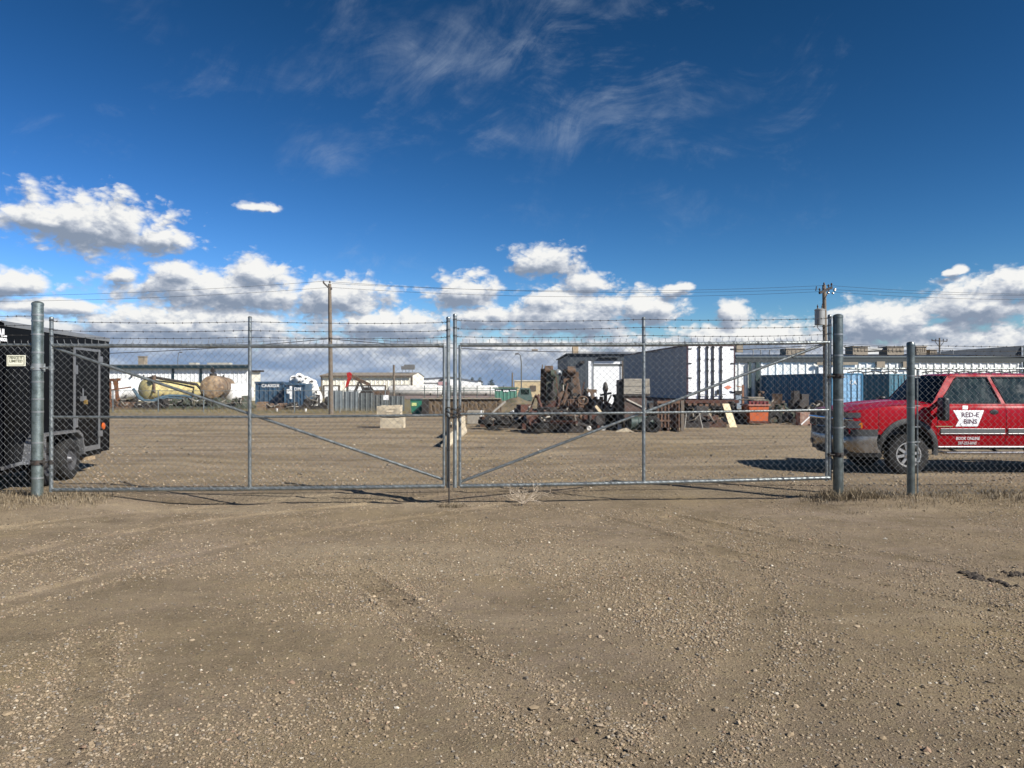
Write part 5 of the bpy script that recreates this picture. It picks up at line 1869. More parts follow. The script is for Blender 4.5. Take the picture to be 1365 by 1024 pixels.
# ------------------------------------------------------------------ containers and bins
def container(name, base, ang, L, W_, H, wall, door, label, cat='container', group=None, pitch=.28):
    """box body along local +y from the door end at the origin"""
    T = Thing(name, base, label, cat, group)
    M = Matrix.Rotation(ang, 3, 'Z')
    Bv = Vector(base)

    def K(x, y, z):
        return Bv + M @ Vector((x, y, z))
    b = MB()

    def side(p0, p1, z0, z1):
        bb = MB(); bb.corr(p0, p1, z0, z1, pitch, .04, .03)
        b.add([K(*v) for v in bb.v], bb.f)
    side((0, L), (0, 0), .15, H - .1)
    side((W_, 0), (W_, L), .15, H - .1)
    side((W_, L), (0, L), .15, H - .1)
    b.add([K(0.04, .04, H - .06), K(W_ - .04, .04, H - .06), K(W_ - .04, L - .04, H - .06), K(.04, L - .04, H - .06)], [(0, 1, 2, 3)])
    b.add([K(.05, .05, .12), K(W_ - .05, .05, .12), K(W_ - .05, L - .05, .12), K(.05, L - .05, .12)], [(0, 1, 2, 3)])
    T.part('corrugated_wall', b, wall, smooth=None)
    f = MB()
    for x in (0, W_):
        for y in (0, L):
            f.bar(K(x, y, 0), K(x, y, H), .14, .14)
        f.bar(K(x, 0, H - .04), K(x, L, H - .04), .1, .1); f.bar(K(x, 0, .08), K(x, L, .08), .1, .16)
    for y in (0, L):
        f.bar(K(0, y, H - .04), K(W_, y, H - .04), .1, .1); f.bar(K(0, y, .08), K(W_, y, .08), .1, .16)
    T.part('frame', f, wall)
    for s in (0, 1):
        d = MB(); xa = .09 + s * (W_ / 2 - .07); xb = xa + W_ / 2 - .11
        d.prism([(xa, .18), (xb, .18), (xb, H - .12), (xa, H - .12)], lambda x, z: K(x, -.02, z), lambda x, z: K(x, .03, z))
        for k in range(4):
            zz = .35 + k * (H - .6) / 4
            d.prism([(xa + .06, zz), (xb - .06, zz), (xb - .06, zz + (H - .7) / 5), (xa + .06, zz + (H - .7) / 5)], lambda x, z: K(x, -.045, z), lambda x, z: K(x, -.022, z))
        do = T.part('door', d, door)
        r_ = MB()
        for u in (.28, .72):
            xx = xa + (xb - xa) * u
            r_.tube(K(xx, -.08, .1), K(xx, -.08, H - .05), .025, 6)
        T.part('locking_bar', r_, mat('locking_bar_steel', (.04, .09, .14), .5, .3, .1, 4), parent=do)
    return T, K


D = 53.5
ca = Vector((PX(1108, D), D, 0)); cb_ = Vector((PX(991, 66), 66, -.0))
ang = math.atan2(cb_.y - ca.y, cb_.x - ca.x) - R(90)
T, K = container('shipping_container', ca, ang, 12.2, 2.44, 2.62, blue_c, blue_l, 'long blue shipping container with sunlit-pale end doors behind the front of the red truck', group=None)
b = MB()
for (cx_, cz_, s_) in ((1.75, 1.95, .42),):
    b.text('CAI', lambda x, y, z: K(cx_ + x, -.06 - z, cz_ + y), s_, extr=.002)
b.text('4G1', lambda x, y, z: K(.68 + x, -.06 - z, 2.1 + y), .26, extr=.002)
T.part('lettering', b, white_pt, smooth=None)
T, K = container('shipping_container', (PX(1186, 58), 58, 0), R(24), 12.2, 2.44, 2.65, teal_c, teal_c, 'dark teal shipping container rising behind the windshield of the red truck')

# frac style bins with white lettering on the left
for i, (pa, pb, D, lab, ht) in enumerate(((340.5, 378, 58, 'dark blue bin with a row of white letters along its top, left of the pair', 2.03), (379, 407, 56.5, 'blue bin with a tall white emblem on its left corner, right of the pair', 1.90))):
    x0, x1 = PX(pa, D), PX(pb, D)
    T = Thing('waste_bin', ((x0 + x1) / 2, D, 0), lab, 'bin', 'blue waste bins beyond the fence')
    b = MB()
    b.prism([(x0, .75), (x0 + .05, .30), (x0 + .5, 0), (x1 - .5, 0), (x1 - .05, .30), (x1, .75), (x1, ht), (x0, ht)], lambda x, z: Vector((x, D, z)), lambda x, z: Vector((x - .6, D + 4.5, z)))
    T.part('bin_body', b, bin_blue)
    b = MB()
    n = 6
    for k in range(n + 1):
        xx = x0 + .04 + (x1 - x0 - .08) * k / n
        b.bx(xx - .035, xx + .035, D - .06, D - .003, .35, ht - .25)
    b.bx(x0 - .04, x1 + .04, D - .10, D - .003, ht - .12, ht + .03)
    T.part('bin_ribs', b, bin_blue)
    b = MB()
    if i == 0:
        b.text('CAAXDX', lambda x, y, z: (x0 + 1.18 + x, D - .07 - z, ht - .30 + y), .33, extr=.003, bold=.008)
    else:
        b.bx(x0 + .42, x0 + .60, D - .07, D - .05, ht - 1.15, ht - .18); b.bx(x0 + .20, x0 + .42, D - .07, D - .05, ht - .75, ht - .42)
        b.text('DM', lambda x, y, z: (x0 + 1.02 + x, D - .07 - z, ht - .42 + y), .34, extr=.003, bold=.008)
    T.part('lettering', b, white_pt, smooth=None)

# white bulk bags heaped behind them
D = 61
bagT = []
sp_ = [(391, 507, 1.0), (399, 505, 1.15), (407, 508, 1.1), (398, 513, 1.2), (408, 516, 1.2), (416, 512, 1.1), (418, 520, 1.15), (409, 524, 1.2), (399, 521, 1.2), (390, 516, 1.0), (421, 526, 1.1)]


def lump(mb, c, rx, ry, rz, seed, nz=.16, seg=12):
    rs = random.Random(seed)
    ph = [rs.uniform(0, 6.28) for _ in range(6)]
    vs, fs = [], []
    rings = seg // 2 + 1
    for i in range(rings + 1):
        th = math.pi * i / rings
        for j in range(seg):
            a = 2 * math.pi * j / seg
            k = 1 + nz * (math.sin(3 * a + ph[0] + th) * .5 + math.sin(2 * th + 5 * a + ph[1]) * .4 + math.sin(7 * a + ph[2]) * .25)
            sx = math.sin(th)
            vs.append((c[0] + rx * k * sx * math.cos(a), c[1] + ry * k * sx * math.sin(a), c[2] + rz * k * math.cos(th)))
    for i in range(rings):
        for j in range(seg):
            fs.append((i * seg + j, i * seg + (j + 1) % seg, (i + 1) * seg + (j + 1) % seg, (i + 1) * seg + j))
    mb.add(vs, fs)
    return mb


b = MB(); lump(b, P(407, 530, D), 1.5, 1.2, 1.15, 3, .1, 18)
T = Thing('bulk_bag_heap', (PX(407, D), D, 0), 'dome shaped heap of knotted white bulk bags behind the blue bins', 'bag heap')
b = MB()
for i, (px, py, s) in enumerate(sp_):
    lump(b, P(px, py, D + rng.uniform(-.4, .4)), .38 * s, .4 * s, .34 * s, i, .22)
    lump(b, P(px + 1, py + 5, D + .2), .36 * s, .36 * s, .34 * s, i + 50, .18)
lump(b, (PX(406, D), D + .6, .75), 1.25, 1.0, 1.0, 77, .1, 18)
T.part('bags', b, bag_m)
b = MB()
for i, (px, py, s) in enumerate(sp_):
    p = P(px + rng.uniform(-1, 1), py - 3, D - .5)
    for k in range(3):
        v = Vector((rng.uniform(-.22, .22), -.05, rng.uniform(-.12, .12)))
        b.path([p - v, p + Vector((0, -.05, .06)), p + v], .035, 5)
T.part('straps', b, dark_iron)

# green bin and pale concrete blocks
D = 43.5
x0, x1 = PX(547, D), PX(562.5, D)
T = Thing('green_bin', ((x0 + x1) / 2, D, 0), 'small green waste bin with a pale yellow label behind the two stacked concrete blocks', 'bin')
b = MB(); b.prism([(x0, .9), (x0 + .05, .25), (x0 + .12, .05), (x1 - .12, .05), (x1 - .05, .25), (x1, .9)], lambda x, z: Vector((x, D, z)), lambda x, z: Vector((x, D + .75, z))); T.part('bin_body', b, green_b)
b = MB(); b.prism([(x0 - .03, .905), (x1 + .03, .905), (x1 - .02, .97), (x0 + .02, .97)], lambda x, z: Vector((x, D - .03, z)), lambda x, z: Vector((x, D + .8, z))); T.part('lid', b, mat('bin_lid_dark', (.04, .10, .10), .6, 0, .1, 4))
b = MB(); b.bx(x0 + .08, x0 + .36, D - .02, D - .003, .56, .74); T.part('label_sticker', b, mat('sticker_yellow', (.60, .66, .25), .6, 0, .08, 9))


def rough_block(mb, x0, x1, y0, y1, z0, z1, seed, amp=.02, n=7):
    rs = np.random.default_rng(seed)
    bm_v = []
    faces = []
    def face(o, u, v, nn):
        o, u, v, nn = Vector(o), Vector(u), Vector(v), Vector(nn)
        k = len(bm_v)
        for i in range(n + 1):
            for j in range(n + 1):
                s, t = i / n, j / n
                p = o + u * s + v * t
                e = 0 if (i in (0, n) or j in (0, n)) else 1
                inward = -amp * 1.4 if not e and rs.random() < .0 else 0
                p2 = p + nn * (rs.uniform(-amp, amp) * e)
                bm_v.append(p2)
        for i in range(n):
            for j in range(n):
                a = k + i * (n + 1) + j
                faces.append((a, a + n + 1, a + n + 2, a + 1))
    dx, dy, dz = x1 - x0, y1 - y0, z1 - z0
    face((x0, y0, z0), (dx, 0, 0), (0, 0, dz), (0, -1, 0))
    face((x1, y0, z0), (0, dy, 0), (0, 0, dz), (1, 0, 0))
    face((x0, y1, z0), (0, -dy, 0), (0, 0, dz), (-1, 0, 0))
    face((x1, y1, z0), (-dx, 0, 0), (0, 0, dz), (0, 1, 0))
    face((x0, y0, z1), (dx, 0, 0), (0, dy, 0), (0, 0, 1))
    mb.add(bm_v, faces)


D = 30.2
b = MB(); rough_block(b, PX(507, D), PX(537.5, D), D, D + .62, -.02, .425, 1, .022)
single('concrete_block', b, conc, (PX(522, D), D, 0), 'lower of the two stacked pale concrete blocks, standing on the yard dirt', 'concrete block', 'stacked yellowish concrete blocks', smooth=20)
b = MB(); rough_block(b, PX(502.5, D), PX(533.5, D), D - .04, D + .58, .475, .91, 2, .03)
b.v = [(v[0], v[1], v[2] + (.05 * (v[0] - PX(503, D)) - .02 if v[2] > .6 else .0)) for v in b.v]
single('concrete_block', b, conc, (PX(519, D), D, .46), 'upper chipped concrete block of the two stacked blocks', 'concrete block', 'stacked yellowish concrete blocks', smooth=20)

# barrier row running back from the middle of the gate
for i, (xx, D_, hh) in enumerate(((-1.86, 20.8, .30), (-1.80, 24.2, .62))):
    prof = [(-.12, 0), (.12, 0), (.12, .08), (.06, hh * .4), (.045, hh), (-.045, hh), (-.06, hh * .4), (-.12, .08)]
    b = MB()
    b.prism(prof, lambda a, z: Vector((xx + a, D_, z)), lambda a, z: Vector((xx + a + .04, D_ + 3.3, z)))
    single('concrete_barrier', b, conc, (xx, D_, 0), ['nearer slim concrete barrier seen between the gate leaves', 'farther slim concrete barrier seen just right of the meeting gate pipes'][i], 'barrier', 'row of concrete barriers', bevel=.02)
b = MB(); D_ = 34; b.box((PX(634, D_), D_, .30), (.75, .5, .6)); single('concrete_block', b, conc_g, (PX(634, D_), D_, 0), 'grey concrete block at the far end of the barrier row', 'concrete block', bevel=.02)
b = MB(); b.box((PX(641.5, 33), 33, .32), (.05, .05, .64)); single('marker_stake', b, white_pt, (PX(641.5, 33), 33, 0), 'thin white marker stake beside the rusty scrap behind the right leaf', 'stake')

# long brown bank wall with pale top rail
D = 42
x0, x1 = PX(566, D), PX(668, D)
T = Thing('retaining_wall', ((x0 + x1) / 2, D, 0), 'long low rusty brown retaining wall with a pale capping, behind the concrete barriers', 'wall')
m_ = mat('rough_brown_wall', (.15, .105, .062), .95, 0, .3, 5, .7, 14, col2=(.075, .055, .04), c2at=(.5, .64))
b = MB(); n = 60
vs, fs = [], []
rs = random.Random(4)
for i in range(n + 1):
    for k in range(7):
        vs.append((x0 + (x1 - x0) * i / n, D + rs.uniform(-.04, .04) - .1 * (6 - k) / 6, .98 * k / 6 + (0 if k in (0, 6) else rs.uniform(-.03, .03))))
for i in range(n):
    for k in range(6):
        a = i * 7 + k
        fs.append((a, a + 7, a + 8, a + 1))
b.add(vs, fs); b.bx(x0, x1, D + .12, D + 3, 0, .96)
T.part('wall_face', b, m_, smooth=30)
b = MB(); b.bx(x0 - .1, x1, D - .12, D + .1, .985, 1.04); T.part('capping', b, mat('pale_capping', (.34, .30, .23), .8, 0, .2, 3))
b = MB(); b.bx(PX(562.8, D), PX(572, D), D - .16, D - .13, .02, .97); T.part('dark_gap', b, dark_iron)
b = MB(); b.bar(P(654, 552.5, 40), P(674, 535, 40), .08, .10)
single('steel_bar', b, mat('pale_bar', (.45, .42, .36), .6, .2, .1, 5), P(664, 553, 40), 'pale steel bar leaning diagonally against the right end of the brown wall', 'bar')

# earth heap behind (dead weeds on top of the wall)
b = MB(); vs, fs = [], []
D = 47
nn = 50
for i in range(nn + 1):
    for k in range(9):
        x = PX(540, D) + (PX(735, D) - PX(540, D)) * i / nn
        prof_ = math.sin(math.pi * k / 8)
        vs.append((x, D + k * .6, prof_ * (.85 + .14 * math.sin(i * .7) + rs.uniform(-.06, .06)) * min(1, (nn - i) / 6, i / 6)))
for i in range(nn):
    for k in range(8):
        a = i * 9 + k; fs.append((a, a + 9, a + 10, a + 1))
b.add(vs, fs)
structure('soil_bank', b, mat('bank_soil', (.20, .155, .095), .95, 0, .3, 1.2, .6, 12, col2=(.12, .11, .06), c2at=(.5, .62)))

# ------------------------------------------------------------------ tanks
def tank(name, c0, c1, r, m, label, group=None, ribs=0, dish=.25):
    c0, c1 = Vector(c0), Vector(c1)
    ax = (c1 - c0); L = ax.length
    T = Thing(name, ((c0.x + c1.x) / 2, (c0.y + c1.y) / 2, 0), label, 'tank', group)
    b = MB()
    k = r * dish
    b.lathe(c0, ax, [(-k, .01), (-k * .92, r * .3), (-k * .65, r * .65), (-k * .3, r * .9), (0, r), (L, r), (L + k * .3, r * .9), (L + k * .65, r * .65), (L + k * .92, r * .3), (L + k, .01)], 36)
    T.part('tank_shell', b, m)
    s = MB()
    axn = ax.normalized()
    for u in (.2, .8):
        p = c0 + ax * u
        side_ = Vector((axn.y, -axn.x, 0))
        s.prism([(-r * .8, 0), (r * .8, 0), (r * .9, p.z - r * .3), (r * .55, p.z - r * .80), (0, p.z - r * .98), (-r * .55, p.z - r * .80), (-r * .9, p.z - r * .3)], lambda a, z: Vector((p.x, p.y, 0)) + side_ * a + axn * .1 + Vector((0, 0, z)), lambda a, z: Vector((p.x, p.y, 0)) + side_ * a - axn * .1 + Vector((0, 0, z)))
    T.part('saddle', s, dark_iron)
    return T


T = tank('storage_tank', P(194, 519, 60), P(262, 521.5, 65), .80, yellow_t, 'faded yellow horizontal tank lying beyond the far fence on the left')
b = MB(); b.path([P(195, 505, 60), P(205, 503, 60), P(228, 507, 61.5), P(262, 512.5, 63.5), P(268, 519, 62), P(272, 530, 61)], .12, 8); T.part('top_pipe', b, dark_iron)
b = MB(); b.tube(P(205, 503, 60), P(206, 524, 59.4), .09, 8); b.lathe(P(205, 507, 59.5), (0, 0, 1), [(0, .16), (.4, .16)], 8); T.part('valve', b, mach_brown)
tank('storage_tank', P(150, 520, 68), P(178, 519, 72), .95, white_pt, 'white tank behind the rusty frame, just right of the black trailer')
T = tank('storage_tank', P(283, 516, 59), P(300, 516.5, 67), .90, tan_t, 'rust streaked tan tank with dark bands seen end on, right of the yellow tank')
b = MB()
for u in (.25, .5):
    p = P(283, 516, 59).lerp(P(300, 516.5, 67), u); b.lathe(p, P(300, 516.5, 67) - P(283, 516, 59), [(0, .88), (0, .93), (.12, .93), (.12, .88)], 32, False)
T.part('tank_band', b, mach_brown)
b = MB(); b.lathe(P(284, 502.5, 62), (0, 0, 1), [(0, .3), (.25, .3), (.3, .1), (.8, .08)], 10); b.box(P(284, 494, 62), (.35, .2, .3)); T.part('top_fitting', b, dark_iron)
tank('storage_tank', P(302, 524, 64), P(330, 524, 66), .80, white_pt, 'small white tank between the tan tank and the blue bins')
# long white tank cars behind the middle of the gate
for i, (pa, pb, D, lab) in enumerate(((520, 588, 98, 'left one of the long white horizontal tanks beyond the boundary fence'), (592, 662, 98, 'right one of the long white horizontal tanks beyond the boundary fence'))):
    T = tank('long_tank', P(pa, 521, D), P(pb, 521, D), .70, mat('tank_dull_white', (.62, .60, .56), .6, 0, .08, .6, dirt=.3), lab, 'long white tanks', dish=.5)
    b = MB(); b.bx(PX(pa, D), PX(pb, D), D - .6, D + .6, PZ(532, D), PZ(527.5, D)); T.part('skid', b, mat('pinkish_skid', (.27, .21, .19), .8, 0, .2, 2))

# hoses, steel frame, low machinery behind the far fence, left
b = MB(); b.path([P(178, 519, 56), P(184, 528, 55.5), P(192, 534, 55.3), P(203, 534.5, 55.3), P(214, 530, 55.5), P(226, 527.5, 55.8), P(245, 528, 56), P(262, 531, 56)], .11, 8)
b.path([P(179, 522, 55.6), P(186, 532, 55.2), P(198, 537, 55), P(212, 533, 55.2), P(224, 530, 55.4), P(250, 532, 55.6)], .07, 8)
single('hose', b, hose_m, P(200, 545, 55), 'sagging bluish hoses looped below the faded yellow tank', 'hose')
b = MB()
for px in (147, 156.5):
    b.bar(P(px, 548, 57), P(px - 1, 507, 57), .18, .18)
b.bar(P(144, 507, 57), P(160, 506, 57), .2, .2); b.bar(P(152, 507, 57), P(158, 533, 57), .16, .16); b.bar(P(148, 520, 57), P(175, 516, 57), .08, .1)
single('loading_rack', b, mat('rusty_orange_steel', (.28, .11, .04), .8, .1, .3, 4, col2=(.08, .05, .04), c2at=(.45, .6)), P(151, 548, 57), 'rusty orange steel frame standing right beside the back of the black trailer', 'steel frame')

bits = [('machine_frame', 'low rusty machine skid below the white tank at the left', 145, 176, 530, 546, 54, mach_brown, 11),
        ('machine_frame', 'dark pump skid under the sagging bluish hoses', 176, 214, 533, 547, 54, dark_iron, 12),
        ('machine_frame', 'grey green winch skid below the right half of the yellow tank', 214, 246, 530, 547, 54.5, mach_green, 13),
        ('machine_frame', 'dark machine skid under the tan rust streaked tank', 247, 285, 526, 548, 54, mach_green, 14),
        ('machine_frame', 'low machinery with pale pipes left of the blue bins', 286, 332, 529, 547, 55, mach_green, 15),
        ('machine_frame', 'brown machine parts piled against the foot of the lettered blue bin', 351, 378, 534, 549, 53, mach_brown, 16),
        ('machine_frame', 'dark machine parts in front of the right blue bin', 379, 405, 536, 549, 53, dark_iron, 17),
        ('machine_frame', 'black truck chassis part between the bag heap and the wooden pole', 404, 436, 522, 548, 55, dark_iron, 18)]


def junk(name, label, pa, pb, yt, yb, D, m, seed, depth=1.6, cat='scrap machinery', mats2=None, group=None):
    """a machine skid: rails, lumps, pipes, wheels, brackets"""
    rs = random.Random(seed)
    x0, x1 = PX(pa, D), PX(pb, D)
    zt = PZ(yt, D)
    T = Thing(name, ((x0 + x1) / 2, D, 0), label, cat, group)
    w = x1 - x0
    b = MB()
    for yy in (D, D + depth):
        b.bar((x0, yy, .12), (x1, yy, .12), .12, .22)
    for k in range(4):
        xx = x0 + w * (k + .3) / 3.6
        b.bar((xx, D, .14), (xx, D + depth, .14), .1, .14)
    T.part('skid_rails', b, m)
    b = MB()
    k = max(4, int(w / .27))
    for i in range(k):
        xx = x0 + w * (i + rs.uniform(.2, .8)) / k
        hh = zt * rs.uniform(.45, 1.0)
        sx = rs.uniform(.25, .55); 
        t = rs.randint(0, 4)
        if t == 0:
            b.box((xx, D + depth * rs.uniform(.2, .8), hh / 2 + .1), (sx, rs.uniform(.3, .8), hh), Matrix.Rotation(rs.uniform(-.4, .4), 3, 'Z') @ Matrix.Rotation(rs.uniform(-.06, .06), 3, 'Y'))
        elif t == 1:
            b.lathe((xx, D + depth * .2, hh * .55), (rs.uniform(-.3, .3), 1, rs.uniform(-.1, .1)), [(0, min(.16, hh * .3)), (.1, min(.2, hh * .35)), (.5, min(.2, hh * .35)), (.55, .1), (.8, .1)], 14)
        elif t == 2:
            b.lathe((xx - sx / 2, D + depth * .5, hh * .6), (1, 0, rs.uniform(-.15, .15)), [(0, hh * .2), (.08, hh * .33), (sx, hh * .33), (sx + .1, hh * .15)], 14)
        elif t == 3:
            b.box((xx, D + depth * .4, hh / 2), (.12, .12, hh)); b.bar((xx, D + .2, hh * .95), (xx + rs.uniform(-.7, .7), D + .4, .2), .07, .09)
            b.lathe((xx, D + .3, hh), (0, 0, 1), [(0, .14), (.1, .16), (.12, .05)], 10)
        else:
            b.box((xx, D + depth * .5, hh * .42), (sx * 1.2, .6, hh * .5)); b.box((xx, D + depth * .5, hh * .8), (sx * .7, .4, hh * .3))
    T.part('machine_body', b, m)
    b = MB()
    for i in range(max(2, k // 2)):
        xa = x0 + w * rs.random(); xb = x0 + w * rs.random()
        za = zt * rs.uniform(.3, .95); zb_ = zt * rs.uniform(.15, .8)
        b.path([(xa, D - .05, za), ((xa + xb) / 2, D - .15, (za + zb_) / 2 + rs.uniform(-.1, .2)), (xb, D + .1, zb_)], rs.uniform(.025, .05), 7)
    T.part('pipework', b, mats2 or mat('pale_pipe', (.30, .27, .22), .6, .2, .25, 5))
    return T


for (n_, l_, a, c, yt, yb, D, m_, sd) in bits:
    junk(n_, l_, a, c, yt, yb, D, m_, sd, group='machine skids along the far left fence')

# wooden crate stack beside the lettered bin
D = 52
T = Thing('pallet_stack', (PX(345.5, D), D, 0), 'short stack of weathered wooden pallets at the left foot of the blue bins', 'pallet')
for k in range(4):
    b = MB(); z = .16 * k
    for i in range(3):
        b.bx(PX(342, D), PX(349.5, D), D + .35 * i, D + .35 * i + .1, z, z + .09)
    b.bx(PX(342, D), PX(349.5, D), D, D + .9, z + .093, z + .13)
    T.part('pallet', b, mat('pallet_wood', (.33, .22, .13), .85, 0, .2, 5))
for px, lab in ((369, 'small white bucket on the ground in front of the lettered blue bin'), (407.5, 'tiny white marker peg between the bins and the wooden pole')):
    b = MB(); b.lathe((PX(px, 50), 50, gz(PX(px, 50), 50)), (0, 0, 1), [(0, .06), (.2, .08), (.21, .06)], 12)
    single('bucket' if px < 400 else 'marker_peg', b, white_pt, (PX(px, 50), 50, 0), lab, 'bucket' if px < 400 else 'peg')

# ------------------------------------------------------------------ far boundary fence
D = 48.5
T = Thing('boundary_fence', (PX(300, D), D, 0), 'low chain link boundary fence crossing the far side of the yard at the left', 'fence')
zt = PZ(521, D)
for k in range(13):
    px = 90 + k * 60.5
    if px > 565 :
        break
    b = MB(); b.tube((PX(px, D), D, -.1), (PX(px, D), D, zt + .05), .038, 8); T.part('fence_post', b, galv)
b = MB(); b.tube((PX(40, D), D, zt), (PX(560, D), D, zt), .022, 6); T.part('top_rail', b, mat('dull_rail', (.20, .22, .21), .6, .3, .1, 3))
b = MB(); chainlink(b, (PX(40, D), D - .03), (PX(560, D), D - .03), .03, zt, .03, zt, w=.30, r=.0042, knuckle=0, n=3); T.part('chain_link_mesh', b, wire_m, smooth=None)
b = MB(); b.box(P(514.5, 530, D - .06), (.34, .01, .32)); single('notice_plate', b, white_pt, P(514.5, 530, D - .06), 'small blank looking white plate fixed on the boundary fence above the stacked concrete blocks', 'sign')
D = 78
T = Thing('boundary_fence', (PX(620, D), D, 0), 'distant wire fence with slim posts in front of the long white tanks', 'fence')
for k in range(8):
    px = 566 + k * 17.5
    b = MB(); b.tube((PX(px, D), D, 0), (PX(px, D), D, PZ(514 + (k % 2) * 2, D)), .05, 6); T.part('fence_post', b, mat('dark_post', (.10, .12, .11), .7, .1, .1, 3))
b = MB()
for yy in (517.5, 520.5):
    b.tube((PX(560, D), D, PZ(yy, D)), (PX(700, D), D, PZ(yy, D)), .03, 5)
T.part('fence_rail', b, mat('green_rail', (.12, .22, .19), .6, .1, .1, 3))

# corrugated panels standing behind the far fence
D = 51
T = Thing('sheet_metal_fence', (PX(490, D), D, 0), 'weathered grey corrugated sheet metal screen behind the wooden utility pole', 'fence')
for k in range(5):
    pa = 437 + k * 20.5
    b = MB(); b.corr((PX(pa, D), D + .02 * (k % 2)), (PX(pa + 20, D), D + .02 * (k % 2)), 0, PZ(521.5 + [0, .4, 2.5, 5, 6.5][k], D), .30, .05)
    T.part('metal_sheet', b, [mat('sheet_galv', (.26, .30, .31), .55, .3, .15, .8, dirt=.3), mat('sheet_grey', (.17, .19, .185), .6, .3, .2, .9, dirt=.35)][0 if k < 2 else 1], smooth=None)

# ------------------------------------------------------------------ pump jack
D = 80
T = Thing('pump_jack', (PX(484, D), D, 0), 'oil pump jack with a red horse head above the corrugated screen', 'pump jack')
b = MB(); b.prism([(-.02, .55), (.32, .62), (.55, .35), (.50, .05), (.28, -.35), (.05, -.95), (-.18, -1.05), (-.02, -.4), (.08, .0)], lambda x, z: P(464, 504, D) + Vector((x - .15, 0, z)), lambda x, z: P(464, 504, D) + Vector((x - .15, .35, z))); T.part('horse_head', b, red_m)
b = MB(); b.bar(P(467, 501, D) + Vector((0, .17, 0)), P(493, 513.5, D) + Vector((0, .17, 0)), .22, .34); T.part('walking_beam', b, mach_brown)
b = MB()
top = P(479, 507, D) + Vector((0, .17, 0))
for dx, dy in ((-.9, -.7), (-.9, .7), (.9, -.7), (.9, .7)):
    b.bar(top, (top.x + dx, top.y + dy, .1), .14, .14)
T.part('samson_post', b, dark_iron)
b = MB()
c_ = P(490, 520, D)
for s in (-1, 1):
    b.bar(P(492, 513, D) + Vector((0, .17 + s * .5, 0)), c_ + Vector((.3, .17 + s * .5, -.5)), .1, .12)
    b.prism([(-.4, -.9), (.4, -.9), (.7, -.3), (.25, .3), (-.25, .3), (-.7, -.3)], lambda x, z: c_ + Vector((x, .17 + s * .7, z)), lambda x, z: c_ + Vector((x, .17 + s * .9, z)))
T.part('counterweight', b, dark_iron)
b = MB(); b.bx(c_.x - 1.6, c_.x + 2.6, D - .7, D + 1.1, 0, .5); b.bx(c_.x + .6, c_.x + 2.2, D - .4, D + .8, .5, 1.3); T.part('skid_base', b, mach_brown)
b = MB(); b.tube(P(462.6, 512, D) + Vector((0, .17, 0)), P(462.6, 530, D) + Vector((0, .17, 0)), .04, 6); T.part('bridle', b, dark_iron)

# ------------------------------------------------------------------ poles, lights and wires
def upole(px, D, ytop, r0, r1, label, lean=0, name='utility_pole'):
    x = PX(px, D)
    T = Thing(name, (x, D, 0), label, 'utility pole', None)
    zt = PZ(ytop, D)
    b = MB(); b.path([(x, D, -.2), (x + lean * .5, D, zt * .5), (x + lean, D, zt)], r0, 12, r1)
    T.part('pole_shaft', b, wood)
    return T, x + lean, zt


DU = 46.0
T, xa, za = upole(441.5, DU, 378.5, .155, .10, 'bare weathered wooden utility pole at the left with a short bracket at its top', -.10)
b = MB(); b.bar((xa, DU - .1, za - .28), (xa - .30, DU - .3, za + .02), .07, .08); T.part('bracket_arm', b, dark_iron)
b = MB()
for dx, dz in ((-.30, .08), (.02, .10), (.12, -.30)):
    b.lathe((xa + dx, DU - (.3 if dx < -.1 else .05), za + dz - .06), (0, 0, 1), [(0, .03), (.03, .06), (.08, .05), (.14, .03)], 8)
T.part('insulator', b, ins_m)
b = MB(); b.box((xa + .03, DU - .15, PZ(452, DU)), (.07, .06, .12)); T.part('cable_clamp', b, dark_iron)
DV = 45.0
T, xb, zb = upole(1101.5, DV, 380, .165, .105, 'tall utility pole with crossarm and transformer beside the right gate post', -.13)
b = MB()
arm0, arm1 = Vector((xb - .27, DV - .75, zb - .42)), Vector((xb + .58, DV + .75, zb - .02))
cA, cB = Vector((xb - .42, DV - .35, zb - .52)), Vector((xb + .62, DV + .35, zb - .10))
b.bar(cA, cB, .11, .14); b.bar((xb, DV - .14, zb - .8), (xb + .36, DV + .1, zb - .26), .03, .05); T.part('crossarm', b, dark_iron)
b = MB()
for u in (.02, .3, .72, .97):
    p = cA.lerp(cB, u) + Vector((0, 0, .08))
    b.lathe(p, (0, 0, 1), [(0, .02), (.06, .03), (.08, .065), (.15, .055), (.2, .03)], 8)
for dx, dz in ((.28, -.42), (.10, -.60), (.16, -.52), (.56, -.45), (.66, -.28), (.68, -.20)):
    b.lathe((xb + dx, DV + .2, zb + dz), (1, 0, -.4), [(0, .05), (.06, .06), (.12, .05)], 8)
b.lathe((xb, DV, zb), (0, 0, 1), [(0, .03), (.05, .06), (.12, .05), (.16, .02)], 8)
T.part('insulator', b, ins_m)
xt, zt0, zt1 = PX(1091.5, DV), PZ(434, DV), PZ(413, DV)
b = MB(); b.lathe((xt, DV - .15, zt0), (0, 0, 1), [(0, .25), (.02, .29), (zt1 - zt0 - .06, .29), (zt1 - zt0 - .05, .31), (zt1 - zt0, .31), (zt1 - zt0 + .05, .18)], 22); tr = T.part('transformer', b, grey_tx)
b = MB()
for dx in (-.14, .12):
    b.lathe((xt + dx, DV - .2, zt1 + .02), (dx * .4, 0, 1), [(0, .035), (.05, .055), (.1, .035), (.15, .055), (.2, .03), (.28, .012)], 8)
T.part('bushing', b, ins_m, parent=tr)
b = MB()
for zz in (zt0 + .25, zt0 + .7):
    b.bar((xt, DV - .1, zz), (xb + .12, DV, zz), .1, .05)
T.part('mounting_bracket', b, dark_iron)
